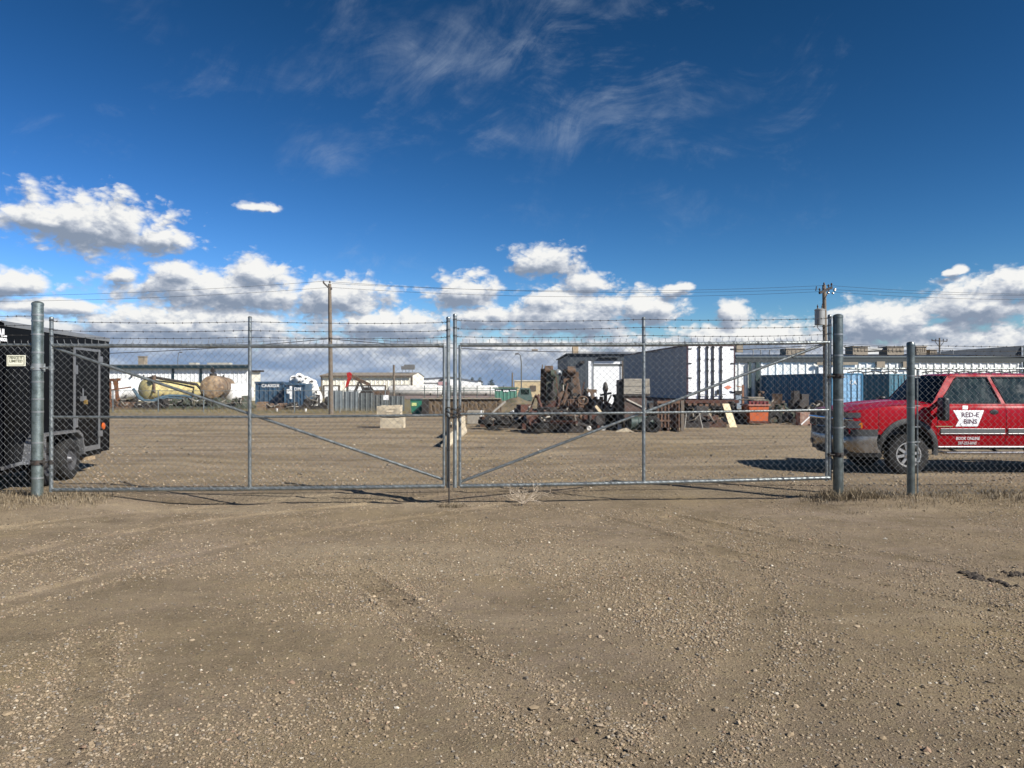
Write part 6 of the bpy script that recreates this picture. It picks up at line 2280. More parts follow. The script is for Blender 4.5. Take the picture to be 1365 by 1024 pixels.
b = MB(); b.path([(xt - .2, DV - .35, zt0 + .3), (xt - .24, DV - .4, zt0 - .15), (xt - .05, DV - .4, zt0 - .38), (xt + .2, DV - .3, zt0 - .28), (xb, DV - .15, zt0 - .1)], .02, 6)
b.path([(xt + .1, DV - .2, zt1 + .25), (xb - .1, DV - .25, zt1 + .6), (xb - .15, DV - .2, zb - .45)], .012, 5)
b.path([(PX(1084, DV), DV - .4, PZ(389, DV)), (PX(1085, DV), DV - .4, PZ(383, DV))], .03, 5); T.part('drop_cable', b, dark_iron)

wire_black = mat('overhead_wire', (.03, .032, .035), .6, .2, .1, 3)


def wire(label, pts, sag, r, group='overhead power lines'):
    b = MB()
    for p0, p1 in zip(pts[:-1], pts[1:]):
        p0, p1 = Vector(p0), Vector(p1)
        b.path([p0.lerp(p1, t) - Vector((0, 0, sag * 4 * t * (1 - t))) for t in np.linspace(0, 1, 25)], r, 4, caps=False)
    mid_ = (Vector(pts[0]) + Vector(pts[-1])) / 2
    single('overhead_wire', b, wire_black, mid_, label, 'wire', group, smooth=None)


wire('uppermost thin overhead wire running from pole top to pole top across the sky', [(-44, DU, PZ(393, DU)), (xa - .30, DU - .3, za + .12), (xb - .26, DV - .5, zb - .30), (44, DV - 1, PZ(386, DV))], .42, .008)
wire('second overhead wire just below the pole top', [(-44, DU + .3, PZ(397.5, DU)), (xa + .05, DU - .05, za - .22), (xb + .05, DV + .2, zb - .36), (44, DV, PZ(391, DV))], .45, .008)
wire('overhead wire held by the outer end of the crossarm', [(xa + .1, DU + .2, za + .05), (xb + .60, DV + .9, zb + .10), (44, DV + .9, PZ(384, DV))], .40, .008)
wire('thicker telephone cable sagging low between the two utility poles', [(-44, DU, PZ(467, DU)), (xa, DU - .2, PZ(452, DU)), (xb, DV - .2, PZ(460, DV)), (44, DV - .2, PZ(465, DV))], .62, .02)
wire('thin guy cable strung just above the telephone cable', [(-44, DU, PZ(463.5, DU)), (xa, DU - .25, PZ(450.5, DU)), (xb, DV - .25, PZ(457, DV)), (44, DV - .2, PZ(461, DV))], .38, .009)
b = MB(); p = Vector((PX(713, 45.3), 45.25, PZ(466.6, 45.3))); b.lathe(p - Vector((.2, 0, 0)), (1, 0, 0), [(0, .02), (.03, .05), (.37, .05), (.4, .02)], 8)
single('splice_case', b, mat('splice_tan', (.3, .25, .18), .6, 0, .1, 5), p, 'short tan splice case hanging on the low cable above the street light', 'cable case')


def slight(px, D, ytop, label, arm=-1, r=.07):
    x = PX(px, D); zt = PZ(ytop, D)
    T = Thing('street_light', (x, D, 0), label, 'street light')
    b = MB(); b.path([(x, D, 0), (x, D, zt - .9), (x + arm * .08, D, zt - .2), (x + arm * .25, D, zt - .02)], r, 8, r * .6); T.part('light_pole', b, mat('pole_grey_paint', (.16, .17, .165), .6, .2, .1, 3))
    b = MB(); b.lathe((x + arm * .22, D, zt), (arm, 0, -.05), [(0, .03), (.05, .08), (.35, .09), (.4, .03)], 8); T.part('lamp_head', b, mat('lamp_head_grey', (.2, .2, .2), .5, .2, .1, 4))


slight(695, 74, 471.5, 'tall slim street light between the scrap pile and the white tanks')
slight(237, 100, 469.5, 'curved gooseneck street light above the roof of the long white shed', 1, .06)


def thin_pole(px, D, ytop, r, label, arms=()):
    x = PX(px, D)
    T = Thing('utility_pole', (x, D, 0), label, 'utility pole')
    b = MB(); b.tube((x, D, 0), (x, D, PZ(ytop, D)), r, 8, r * .8); T.part('pole_shaft', b, wood)
    for (dy, hw_) in arms:
        b = MB(); z = PZ(ytop, D) - dy; b.bar((x - hw_, D, z + .1), (x + hw_, D, z), .12, .12)
        for s in (-1, -.5, .5, 1):
            b.tube((x + s * hw_, D, z), (x + s * hw_, D, z + .35), .06, 6)
        b.bar((x, D, z - .9), (x - hw_ * .6, D, z), .06, .06); b.bar((x, D, z - .9), (x + hw_ * .6, D, z), .06, .06)
        T.part('crossarm', b, dark_iron)


thin_pole(525, 70, 486.5, .12, 'short wooden pole in front of the cream workshop')
thin_pole(683, 85, 497, .10, 'thin dark pole just left of the tan block building')
thin_pole(723, 70, 486, .07, 'slim pole at the left edge of the tall rusty scrap columns')
thin_pole(1252.5, 110, 450.5, .14, 'distant power pole with crossarm above the slate roof', ((.5, 1.1),))
thin_pole(128, 115, 455, .001 + .05, 'very thin distant mast above the black trailer roof')
# chimney like column above the grey workshop
b = MB(); D = 70; b.bx(PX(763, D), PX(771, D), D, D + .5, 0, PZ(461.5, D)); b.bx(PX(763.5, D), PX(765, D), D - .05, D - .003, PZ(480, D), PZ(463, D))
single('vent_stack', b, mat('pale_orange_stack', (.52, .40, .26), .7, 0, .12, 2), (PX(767, D), D, 0), 'pale orange square stack rising above the grey workshop roof', 'chimney')

# ------------------------------------------------------------------ trees far behind
def conifer(px, D, ytop, w, label):
    x = PX(px, D); zt = PZ(ytop, D)
    T = Thing('spruce_tree', (x, D, 0), label, 'tree', 'distant dark trees')
    b = MB(); b.tube((x, D, 0), (x, D, zt * .9), .2, 6, .04); T.part('trunk', b, wood)
    b = MB()
    for i in range(420):
        u = rng.random() ** .7
        z = zt * (1 - u * .82)
        rr = w * (.12 + .88 * u) * rng.uniform(.4, 1.05)
        a = rng.uniform(0, 6.283)
        c_ = Vector((x + rr * math.cos(a), D + rr * math.sin(a), z + rng.uniform(-.1, .1)))
        s_ = rng.uniform(.12, .32)
        v1 = Vector((rng.uniform(-1, 1), rng.uniform(-1, 1), rng.uniform(-.5, .5))).normalized() * s_
        v2 = Vector((rng.uniform(-1, 1), rng.uniform(-1, 1), rng.uniform(-.8, .2))).normalized() * s_
        b.add([c_, c_ + v1, c_ + v1 * .6 + v2], [(0, 1, 2)])
    T.part('crown', b, conifer_m, smooth=None)


conifer(640, 150, 502.5, 1.15, 'narrow dark spruce just right of the gate centre')
conifer(655, 150, 505.5, 1.35, 'rounder dark spruce beside the green site cabin')
conifer(629.5, 165, 503, .9, 'small dark tree top peeking over the white warehouse roof')

# green cabin
D = 66
x0, x1 = PX(658, D), PX(689, D)
T = Thing('site_cabin', ((x0 + x1) / 2, D, 0), 'small green site cabin with white patches behind the brown retaining wall', 'cabin')
b = MB(); b.corr((x0 + .1, D), (x1, D), 0, PZ(518.5, D), .3, .03); b.bx(x0 + .1, x1, D + .05, D + 2.4, 0, PZ(519, D)); T.part('wall', b, green_s, smooth=None)
b = MB(); b.bx(x0 - .1, x1 + .15, D - .15, D + 2.5, PZ(518.3, D), PZ(516.6, D)); T.part('roof', b, mat('cabin_roof', (.06, .16, .125), .6, 0, .1, 2))
b = MB()
for (pa, pb, ya, yb) in ((661, 668, 519.5, 521.2), (671, 678, 519.5, 522.5), (680, 688, 519.5, 521.2)):
    b.bx(PX(pa, D), PX(pb, D), D - .05, D - .035, PZ(yb, D), PZ(ya, D))
T.part('white_patch', b, white_pt)
D = 60
T = Thing('parked_van', (PX(699, D), D, 0), 'grey green van parked behind the left end of the scrap pile', 'van')
x0, x1 = PX(690, D), PX(709, D)
b = MB(); b.prism([(x0, .35), (x1, .35), (x1, .95), (x1 - .15, 1.55), (x0 + .25, 1.55), (x0, .95)], lambda x, z: Vector((x, D, z)), lambda x, z: Vector((x, D + 3.8, z))); T.part('body', b, mat('van_green_grey', (.13, .19, .17), .4, .1, .1, 2))
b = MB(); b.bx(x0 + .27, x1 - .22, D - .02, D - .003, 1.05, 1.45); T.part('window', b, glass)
for xx in (x0 + .2, x1 - .2):
    b = MB(); b.lathe((xx - .1, D + .2, .33), (1, 0, 0), [(0, .33), (.2, .33)], 16); T.part('wheel', b, black_rub)

# ------------------------------------------------------------------ the scrap pile in the middle
def column(px, D, ytop, w, label, m, lean=0, seed=1):
    rs = random.Random(seed)
    x = PX(px, D); zt = PZ(ytop, D)
    T = Thing('drilling_column', (x, D, 0), label, 'scrap machinery', 'tall columns in the scrap pile')
    b = MB()
    for s in (-1, 1):
        b.bar((x + s * w / 2, D, 0), (x + s * w / 2 + lean, D, zt - .1 * (s > 0)), .12, .30)
    b.bar((x + lean * .5, D + .1, .2), (x + lean, D + .1, zt - .12), w * .7, .10)
    for k in range(6):
        z = zt * (.15 + k * .15)
        b.bar((x - w / 2 + lean * z / zt, D - .08, z), (x + w / 2 + lean * z / zt, D - .08, z + rs.uniform(-.03, .03)), .08, .1)
    b.lathe((x - w / 2 + lean, D - .1, zt - .05), (1, 0, 0), [(0, .1), (.02, .17), (w, .17), (w + .02, .1)], 14)
    T.part('column_frame', b, m)
    b = MB()
    b.tube((x + lean * .3, D - .2, .3), (x + lean, D - .15, zt * .85), .06, 8)
    for k in range(3):
        b.lathe((x + rs.uniform(-.3, .3) * w, D - .28, zt * rs.uniform(.3, .8)), (0, 1, 0), [(0, .05), (.02, .15), (.12, .15)], 12)
    T.part('fittings', b, dark_iron)
    return T


D = 31
column(729.5, D, 491.5, .34, 'tallest rusty brown column standing at the left of the scrap pile', mach_brown, .05, 1)
column(736, D - .3, 497, .20, 'green painted column leaning on the tallest rusty column', mach_green, .02, 2)
column(763.5, D, 492.5, .34, 'rusty column rising in front of the grey workshop wall', mach_brown, -.08, 3)
b = MB(); p = P(743.5, 501, D + .3)
b.lathe(p, (0, 0, 1), [(0, .16), (.08, .18), (.2, .15), (.27, .06)], 14); b.tube((p.x, p.y, 0), (p.x, p.y, p.z), .05, 8)
single('lamp_dome', b, mat('dull_silver', (.42, .44, .42), .35, .5, .1, 6), (p.x, p.y, 0), 'dull silver dome on a stalk between the two rusty columns', 'machine part')
b = MB()
for s in (-1, 1):
    b.bar(P(750.5, 497, D) + Vector((0, .1, 0)), P(750.5 + s * 4, 512, D) + Vector((0, .1, 0)), .05, .05)
b.bar(P(748, 506, D), P(753, 506, D), .04, .04); b.bar(P(746, 512, D), P(746, 545, D), .07, .07); b.bar(P(755, 512, D), P(755, 545, D), .07, .07)
single('tripod_frame', b, dark_iron, P(750.5, 560, D), 'black A shaped frame poking up between the scrap columns', 'steel frame')

pile = [('dark rusty gearbox block at the foot of the tallest column', 722, 745, 512, 566, 30.2, mach_brown, 31),
        ('dark green engine block in the middle of the scrap pile', 743, 760, 507, 566, 30.6, mach_green, 32),
        ('brown pump assembly right of the middle scrap column', 768, 785, 508, 566, 30.4, mach_brown, 33),
        ('rusty pipe manifold at the far left end of the scrap pile', 696, 724, 535, 569, 29.6, rust_red, 34),
        ('black machine base in front of the engine block', 702, 744, 546, 577, 27.6, dark_iron, 35),
        ('dark low machine base in front of the middle column', 744, 778, 545, 579, 27.4, dark_iron, 36),
        ('rusty bracketed assembly below the white overhead door', 783, 803, 522, 570, 29.5, mach_brown, 37),
        ('dark spare parts heap left of the concrete slabs', 803, 826, 528, 570, 29.5, dark_iron, 38),
        ('low black scrap at the left tip of the pile beside the white stake', 663, 697, 552, 570, 30, dark_iron, 39),
        ('dark scrap parts under the rusty brown crate', 868, 884, 532, 574, 29.5, dark_iron, 40)]
for (lab, a, c, yt, yb, D, m_, sd) in pile:
    junk('scrap_machine', lab, a, c, yt, yb, D, m_, sd, 1.3, group='machines heaped in the scrap pile')

# recognisable single pieces
D = 29
b = MB(); b.box(P(767, 538, D), (.62, .5, .30)); b.box(P(767, 533.3, D), (.66, .54, .04))
for k in range(5):
    b.box(P(760 + k * 3.4, 538, D - .26), (.03, .03, .28))
single('rusty_crate', b, rust_pale, P(767, 543, D), 'pale rusty ribbed steel crate on top of the dark engine parts', 'crate', bevel=.01)
b = MB(); b.prism([(-.32, 0), (.28, .0), (.30, .42), (.16, .30), (-.1, .12)], lambda x, z: P(737, 541, D) + Vector((x, 0, z - .05)), lambda x, z: P(737, 541, D) + Vector((x, .3, z - .05)))
single('scrap_plate', b, rust_red, P(737, 541, D), 'reddish triangular rusty plate leaning beside the green column', 'steel plate')
b = MB(); b.bx(PX(725, 27), PX(770, 27), 27, 27.2, PZ(565, 27), PZ(561.5, 27)); b.bx(PX(725, 27), PX(770, 27), 26.93, 26.99, PZ(561.6, 27), PZ(561.0, 27))
single('steel_beam', b, rust_red, P(747, 563, 27), 'long rusty red steel beam lying low across the front of the scrap pile', 'beam')
T = Thing('steel_stand', P(784, 575, 28.5), 'rusty red trestle stand with two legs right of the scrap pile', 'stand')
D = 28.5
b = MB(); b.bx(PX(768, D), PX(800, D), D, D + .5, PZ(559.5, D), PZ(553.5, D)); T.part('stand_top', b, rust_red, bevel=.01)
for px in (770, 798):
    b = MB(); b.bx(PX(px - 1.6, D), PX(px + 1.6, D), D, D + .08, 0, PZ(559.6, D)); T.part('leg', b, rust_red)
for px, lab in ((763.5, 'small pale wheel hub on the dirt at the foot of the rusty beam'), (784.5, 'pale round pipe end lying between the trestle legs'), (803.5, 'small white ringed pipe end right of the trestle legs')):
    b = MB(); D = 27.8; b.lathe(P(px, 571 if px > 780 else 574, D), (0, -1, 0), [(0, .04), (0, .095), (.1, .095), (.12, .07), (.11, .04)], 14)
    single('pipe_end', b, mat('pale_metal', (.55, .53, .48), .5, .3, .1, 6), P(px, 575, D), lab, 'pipe end')
# white debris
b = MB(); D = 33
for k in range(6):
    b.box(P(683 + k * 2.4, 549 + rng.uniform(-1, 1), D), (.16, .12, .10), rng.uniform(-.5, .5))
single('rubble_heap', b, white_pt, P(690, 552, D), 'little heap of white rubble at the left end of the scrap pile', 'rubble', smooth=None)
b = MB(); b.bar(P(794, 541, 28.6), P(801, 550, 28.6), .04, .10); single('loose_board', b, ply, P(797, 548, 28.6), 'short pale board leaning in the scrap below the white door', 'board')
for px, py, lab in ((785, 525, 'left white plastic jug on the scrap below the white door'), (793, 525.5, 'middle white plastic jug on the scrap below the white door'), (797, 529, 'right white plastic jug on the scrap below the white door')):
    b = MB(); p = P(px, py, 29.2); b.lathe(p - Vector((0, 0, .1)), (0, 0, 1), [(0, .04), (.01, .055), (.10, .055), (.13, .03), (.16, .02)], 10)
    single('plastic_jug', b, white_pt, p, lab, 'jug', 'white plastic jugs')
# standing white valve piece in front of door
T = Thing('valve_tree', P(808, 560, 29.8), 'black valve assembly standing against the white overhead door', 'valve')
D = 29.8
b = MB(); b.tube(P(807, 560, D), P(807, 520, D), .07, 8); b.lathe(P(807, 522, D), (0, 0, 1), [(0, .09), (.1, .12), (.3, .08), (.38, .03)], 10); b.bar(P(800, 527, D), P(815, 524, D), .06, .08); T.part('valve_body', b, dark_iron)
b = MB(); b.lathe(P(807, 517, D), (0, 0, 1), [(0, .04), (0.0, .10), (.03, .10), (.03, .04)], 12); T.part('hand_wheel', b, dark_iron)
# white tubs low
for px, w, lab in ((826, 5, 'narrow white board standing left of the green drum'), (841, 16, 'wide white board lying behind the green drum')):
    b = MB(); D = 29; b.bx(PX(px - w / 2, D), PX(px + w / 2, D), D, D + .05, .02, PZ(552, D)); single('white_board', b, white_pt, P(px, 566, D), lab, 'board')
b = MB(); b.prism([(-.35, 0), (.4, .0), (.3, .05), (.1, .16), (-.1, .10)], lambda x, z: P(832, 572, 28) + Vector((x, 0, z - .12)), lambda x, z: P(832, 572, 28) + Vector((x, .3, z - .12)))
single('broken_slab', b, conc, P(832, 572, 28), 'pale broken slab lying left of the green drum', 'slab')
T = Thing('oil_drum', P(856, 572, 28), 'dark green steel drum lying on its side in front of the concrete slabs', 'drum')
D = 28
b = MB(); b.lathe(P(841, 564.5, D) + Vector((0, .3, 0)), (1, .1, 0), [(0, .24), (.01, .27), (.03, .255), (.28, .25), (.29, .265), (.31, .25), (.56, .25), (.57, .265), (.59, .25), (.84, .25), (.86, .27), (.88, .24)], 24); T.part('drum_body', b, mat('drum_green', (.05, .085, .075), .55, .1, .15, 3, dirt=.3))
b = MB(); b.lathe(P(841, 564.5, D) + Vector((-.01, .3, 0)), (-1, -.1, 0), [(0, .22), (.012, .22)], 20); T.part('drum_lid', b, mat('drum_lid_green', (.07, .105, .09), .5, .1, .15, 3))
# concrete slabs on a rusty box
D = 28.5
x0, x1 = PX(831.5, D), PX(866, D)
T = Thing('rusty_box', ((x0 + x1) / 2, D, 0), 'rusty steel box with a diagonal pale strap under the two concrete slabs', 'steel box')
b = MB(); b.bx(x0 + .02, x1 - .12, D, D + 1.0, .45, PZ(526.5, D) - .06); T.part('box_body', b, mat('box_rust', (.155, .095, .075), .8, .1, .25, 2, .3, 30, col2=(.09, .075, .06), c2at=(.45, .62)), bevel=.01)
b = MB()
for xx in (x0 + .08, x1 - .2):
    b.bx(xx - .05, xx + .05, D + .02, D + .12, 0, .45); b.bx(xx - .05, xx + .05, D + .85, D + .95, 0, .45)
T.part('leg', b, dark_iron)
b = MB(); b.bar(P(835, 532, D - .03), P(861, 545, D - .03), .02, .05); T.part('strap', b, mat('pale_strap', (.55, .50, .42), .6, 0, .1, 4))
b = MB(); b.bx(x0 - .02, x1 + .0, D - .05, D + 1.05, PZ(526.5, D) - .055, PZ(525.3, D)); T.part('box_top', b, dark_iron)
b = MB(); rough_block(b, x0, x1 + .01, D - .03, D + .9, PZ(525.2, D), PZ(515.4, D), 5, .012); single('concrete_slab', b, conc_g, ((x0 + x1) / 2, D, PZ(525, D)), 'lower grey concrete slab lying on the rusty box', 'concrete slab', 'stacked grey concrete slabs', smooth=20)
b = MB(); rough_block(b, x0 + .01, x1, D, D + .9, PZ(514.9, D), PZ(505, D), 6, .012); single('concrete_slab', b, conc_g, ((x0 + x1) / 2, D, PZ(514, D)), 'upper grey concrete slab on top of the stack beside the van body', 'concrete slab', 'stacked grey concrete slabs', smooth=20)
T = Thing('control_cabinet', P(828, 575, 28.7), 'tall black cabinet standing directly left of the stacked concrete slabs', 'cabinet')
D = 28.7
b = MB(); b.bx(PX(825, D), PX(831, D), D, D + .7, .25, PZ(506.5, D)); T.part('cabinet_body', b, dark_iron, bevel=.01)
b = MB(); b.bx(PX(824.2, D), PX(831.3, D), D - .04, D + .74, PZ(514.5, D), PZ(513, D)); b.bx(PX(826, D), PX(830, D), D - .03, D - .003, PZ(530, D), PZ(518, D)); T.part('cabinet_trim', b, mat('cabinet_edge', (.07, .075, .07), .6, .1, .1, 5))

# rusty brown ribbed crate right of the pile
D = 28.6
x0, x1 = PX(877, D), PX(905, D)
T = Thing('scrap_crate', ((x0 + x1) / 2, D, 0), 'tall rusty brown ribbed steel crate in front of the dark side of the van body', 'crate')
b = MB(); b.bx(x0, x1, D, D + .9, .12, PZ(535, D)); T.part('crate_wall', b, rust)
b = MB()
for k in range(7):
    xx = x0 + (x1 - x0) * k / 6; b.bx(xx - .022, xx + .022, D - .04, D - .003, .14, PZ(535, D))
b.bx(x0 - .03, x1 + .03, D - .06, D - .042, PZ(538, D), PZ(535, D) + .02); b.bx(x0 - .03, x1 + .03, D - .06, D - .042, PZ(562, D), PZ(559.5, D))
T.part('crate_ribs', b, rust_pale)
b = MB()
for xx in (x0 + .06, (x0 + x1) / 2, x1 - .06):
    b.bx(xx - .05, xx + .05, D - .03, D + .9, .0, .118)
T.part('crate_feet', b, rust)
for px, ya, yb, lab, w in ((910, 534, 574, 'weathered grey wooden post right of the rusty ribbed crate', .12),):
    b = MB(); D = 28.3; b.bx(PX(px, D) - w / 2, PX(px, D) + w / 2, D, D + w, 0, PZ(ya, D)); single('wooden_post', b, wood, (PX(px, D), D, 0), lab, 'post')
for (xa_, ya_, xb_, yb_, lab) in ((915, 548, 912.5, 571, 'left thin pale pole leaning under the flatbed'), (931, 548, 936.5, 571, 'right thin pale pole leaning under the flatbed')):
    b = MB(); D = 28.8; b.tube(P(xa_, ya_, D), P(xb_, yb_, D), .022, 6); single('leaning_pole', b, mat('pale_pole', (.45, .43, .37), .6, 0, .1, 4), P(xb_, yb_, D), lab, 'pole', 'thin poles leaning under the flatbed')

# ------------------------------------------------------------------ the van body on its flatbed
def van_body():
    D = 40.0
    c0 = Vector((PX(916.5, D), D, 0)); c1 = Vector((PX(981, D), D + .25, 0))     # door end, left to right
    far = Vector((PX(831, 53.6), 53.6, 0))
    u = (far - c0).normalized()
    v = (c1 - c0)
    Wd = v.length; v.normalize()
    n = Vector((-u.y, u.x, 0))
    L = 13.4
    zb, zt = PZ(532, D), PZ(460.2, D)
    T = Thing('van_trailer_body', (c0 + u * L / 2 + v * Wd / 2), 'tall white van trailer body with four dark vertical lock rods on its doors', 'trailer')

    def K(a, l, z):
        return c0 + v * a + u * l + Vector((0, 0, z))
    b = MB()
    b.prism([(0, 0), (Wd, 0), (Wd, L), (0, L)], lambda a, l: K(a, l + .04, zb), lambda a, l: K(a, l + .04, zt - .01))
    T.part('box_shell', b, mat('van_side_shaded', (.36, .39, .43), .6, 0, .06, .8, dirt=.25))  # white box coloured grey, painting in the shade of its long side
    b = MB()
    k = 0
    zz = zb + .1
    while zz < zt - .1:
        b.prism([(-.022, zz), (0, zz), (0, zz + .05), (-.022, zz + .05)], lambda a, z: K(a, .1, z), lambda a, z: K(a, L, z)); zz += .13
    T.part('side_ribs', b, mat('van_side_shaded', (.36, .39, .43)))
    b = MB(); b.bar(K(-.02, 0.0, zt), K(-.02, L, zt), .06, .08); b.bar(K(-.0, .02, zt), K(Wd, .02, zt), .06, .1); b.bar(K(-.01, .02, zb), K(-.01, .02, zt), .06, .06); b.bar(K(Wd, .02, zb), K(Wd, .02, zt), .06, .06); T.part('edge_trim', b, mat('edge_maroon', (.10, .05, .06), .6, .1, .1, 3))
    for s in (0, 1):
        b = MB(); a0 = .05 + s * (Wd / 2 - .03); a1 = a0 + Wd / 2 - .07
        b.prism([(a0, zb + .02), (a1, zb + .02), (a1, zt - .06), (a0, zt - .06)], lambda a, z: K(a, 0, z), lambda a, z: K(a, .035, z))
        do = T.part('rear_door', b, dw)
        for k in range(4):
            z = zb + .35 + k * (zt - zb - .55) / 3
            h = MB(); xx = -.02 if s == 0 else Wd - .22
            h.prism([(xx, z - .035), (xx + .24, z - .03), (xx + .24, z + .03), (xx, z + .035)], lambda a, zz_: K(a, -.03, zz_), lambda a, zz_: K(a, -.005, zz_))
            T.part('hinge', h, black_pl, parent=do)
    for px in (932.5, 943.5, 951.5, 962.5):
        a = PX(px, D) - c0.x
        b = MB(); b.tube(K(a, -.06, zb - .02), K(a, -.06, zt - .03), .038, 8)
        for z in (zb + .12, zb + .9, zb + 1.5, zt - .75, zt - .12):
            b.bar(K(a - .07, -.05, z), K(a + .07, -.05, z), .05, .08)
        T.part('lock_rod', b, black_pl)
    b = MB()
    b.tube(K(.55, -.09, zb + .22), K(1.1, -.09, zb + .22), .02, 6); b.tube(K(1.35, -.09, zb + .24), K(2.05, -.09, zb + .24), .02, 6); b.box(K(1.65, -.07, zb + .38), (.1, .05, .26))
    T.part('door_handle', b, black_pl)
    b = MB(); cx_ = PX(972, D) - c0.x
    b.prism([(cx_ - .22, zb + .62), (cx_, zb + .5), (cx_ + .22, zb + .62), (cx_, zb + .74)], lambda a, z: K(a, -.012, z), lambda a, z: K(a, -.004, z)); T.part('orange_decal', b, mat('decal_orange', (.75, .25, .14), .6, 0, .05, 5))
    return T


van_body()
# flatbed it stands on
D = 39.6
T = Thing('flatbed_trailer', (PX(950, D), D + 4, 0), 'rusty red flatbed trailer carrying the tall white van body', 'trailer')
x0, x1 = PX(914, D), PX(985, D)
b = MB(); b.bx(x0, x1, D, D + .3, PZ(537.5, D), PZ(533.2, D)); b.bx(x0 - .9, x1 - 1.0, D + .3, D + 14.5, PZ(537, D), PZ(533.4, D)); T.part('bed_frame', b, rust_red)
b = MB()
for k in range(9):
    b.box((x0 + .2 + k * .3, D - .04, PZ(539 + rng.uniform(-.5, 1.5), D)), (.18, .06, .12), rng.uniform(-.2, .2))
T.part('bolted_plates', b, rust_pale)
for xx in (x0 + .15, x0 + .5, x1 - .85, x1 - .5):
    b = MB(); b.lathe((xx, D + 2, .5), (1, 0, 0), [(0, .3), (0.02, .48), (.05, .5), (.22, .5), (.25, .48), (.27, .3)], 24); T.part('wheel', b, black_rub)
b = MB(); b.bx(x0 + .3, x1 - .3, D + .6, D + 9, .55, PZ(538, D)); b.bx(x0 + .1, x1 - .3, D + .2, D + .3, .5, .62); T.part('chassis', b, dark_iron)
# dark clutter under it, boards
for (lab, a, c, yt, yb, D, m_, sd) in (('black oily parts heaped under the left half of the flatbed', 912, 945, 545, 572, 30.5, dark_iron, 51),
                                       ('rusty parts heaped under the right half of the flatbed', 940, 968, 546, 571, 30.8, rust, 52),
                                       ('dark clutter between the plywood board and the orange bin', 974, 998, 537, 569, 33.5, dark_iron, 53),
                                       ('brown clutter behind the orange bin', 1002, 1046, 529, 567, 36, mach_brown, 54),
                                       ('mossy dark machine right of the orange bin', 1025, 1062, 530, 567, 35.5, mach_green, 55),
                                       ('black cage like machine in front of the blue container', 1062, 1100, 505, 566, 36, dark_iron, 56),
                                       ('dark low scrap behind the patterned brick crate', 1056, 1100, 541, 568, 34, dark_iron, 57),
                                       ('dark scrap machine resting along the blue container side', 1000, 1050, 522, 566, 38, mach_brown, 58)):
    junk('scrap_heap', lab, a, c, yt, yb, D, m_, sd, 1.5, cat='scrap heap', group='dark scrap along the right side of the yard')
b = MB(); D = 31
b.add([P(963, 538.5, D + .8), P(972, 538.5, D + .8), P(982.5, 569.5, D), P(973, 569.8, D)], [(0, 1, 2, 3)])
b.add([v + Vector((0, .04, .01)) for v in [P(963, 538.5, D + .8), P(972, 538.5, D + .8), P(982.5, 569.5, D), P(973, 569.8, D)]], [(3, 2, 1, 0)])
b.f += [(0, 4, 5, 1), (1, 5, 6, 2), (2, 6, 7, 3), (3, 7, 4, 0)]; b.m += [0] * 4
single('plywood_board', b, ply, P(977, 570, D), 'bare plywood board leaning against the right end of the flatbed', 'board')
b = MB(); D = 32; b.bar(P(940, 571, D), P(975, 571.5, D), .1, .05); single('wooden_plank', b, rust_pale, P(957, 571, D), 'thin plank lying on the ground below the flatbed', 'plank')
b = MB(); D = 41; b.bx(PX(981, D), PX(988, D), D, D + .5, .2, PZ(526, D)); single('blue_tote', b, mat('tote_grey_blue', (.30, .36, .42), .5, 0, .1, 3), (PX(984, D), D, 0), 'grey blue plastic tote right beside the van body doors', 'tote', bevel=.02)
b = MB(); b.bx(PX(980, D), PX(989, D), D - .04, D + .54, PZ(526, D) + .003, PZ(521, D)); single('tote_cover', b, dark_iron, (PX(984, D), D, PZ(526, D)), 'dark cover lying on the grey blue tote', 'cover')
b = MB(); b.bx(PX(989.5, 40), PX(992, 40), 40, 40.1, 0, PZ(513, 40)); b.bar(P(982, 515, 40), P(992, 516.5, 40), .04, .05)
single('wooden_post', b, mat('reddish_post', (.33, .16, .09), .8, 0, .2, 3), (PX(990.5, 40), 40, 0), 'reddish timber post at the left end of the blue container', 'post')

# orange bin
D = 33
x0, x1 = PX(998.5, D), PX(1025, D)
T = Thing('orange_bin', ((x0 + x1) / 2, D, 0), 'bright orange steel bin with a pale red rim at the right of the scrap', 'bin')
z0_, z1_ = .08, PZ(541, D)
b = MB(); b.prism([(x0 + .05, z0_), (x1 - .05, z0_), (x1, z1_), (x0, z1_)], lambda x, z: Vector((x, D, z)), lambda x, z: Vector((x, D + 1.1, z))); T.part('bin_body', b, orange_b, bevel=.01)
b = MB(); b.bx(x0 - .05, x1 + .05, D - .05, D + 1.15, z1_ + .003, z1_ + .06); T.part('bin_rim', b, mat('rim_pale_red', (.50, .22, .16), .6, 0, .1, 4))
b = MB()
for k in range(6):
    xx = x0 + .03 + k * (x1 - x0 - .06) / 5
    b.bx(xx - .02, xx + .02, D + .02, D + .06, z1_ + .063, PZ(535.5, D))
b.bx(x0, x1, D + .063, D + .1, z1_ + .063, PZ(535, D)); T.part('bin_hopper', b, mat('hopper_red', (.22, .04, .04), .7, 0, .2, 4))
b = MB(); b.bx(x0 - .01, x1 + .01, D - .03, D - .003, .10, .17); T.part('bottom_band', b, rust_red)
b = MB(); b.bx(PX(995, D + .6), PX(1016, D + .6), D + .3, D + 1.2, PZ(531.5, D), PZ(529.5, D)); b.bx(PX(999, D), PX(1034, D), D + 1.3, D + 1.6, PZ(534.6, D), PZ(533, D))
single('wooden_plank', b, mat('greyed_plank', (.34, .30, .23), .85, 0, .2, 4), P(1010, 532, D + .5), 'greyed planks lying across the top behind the orange bin', 'plank')

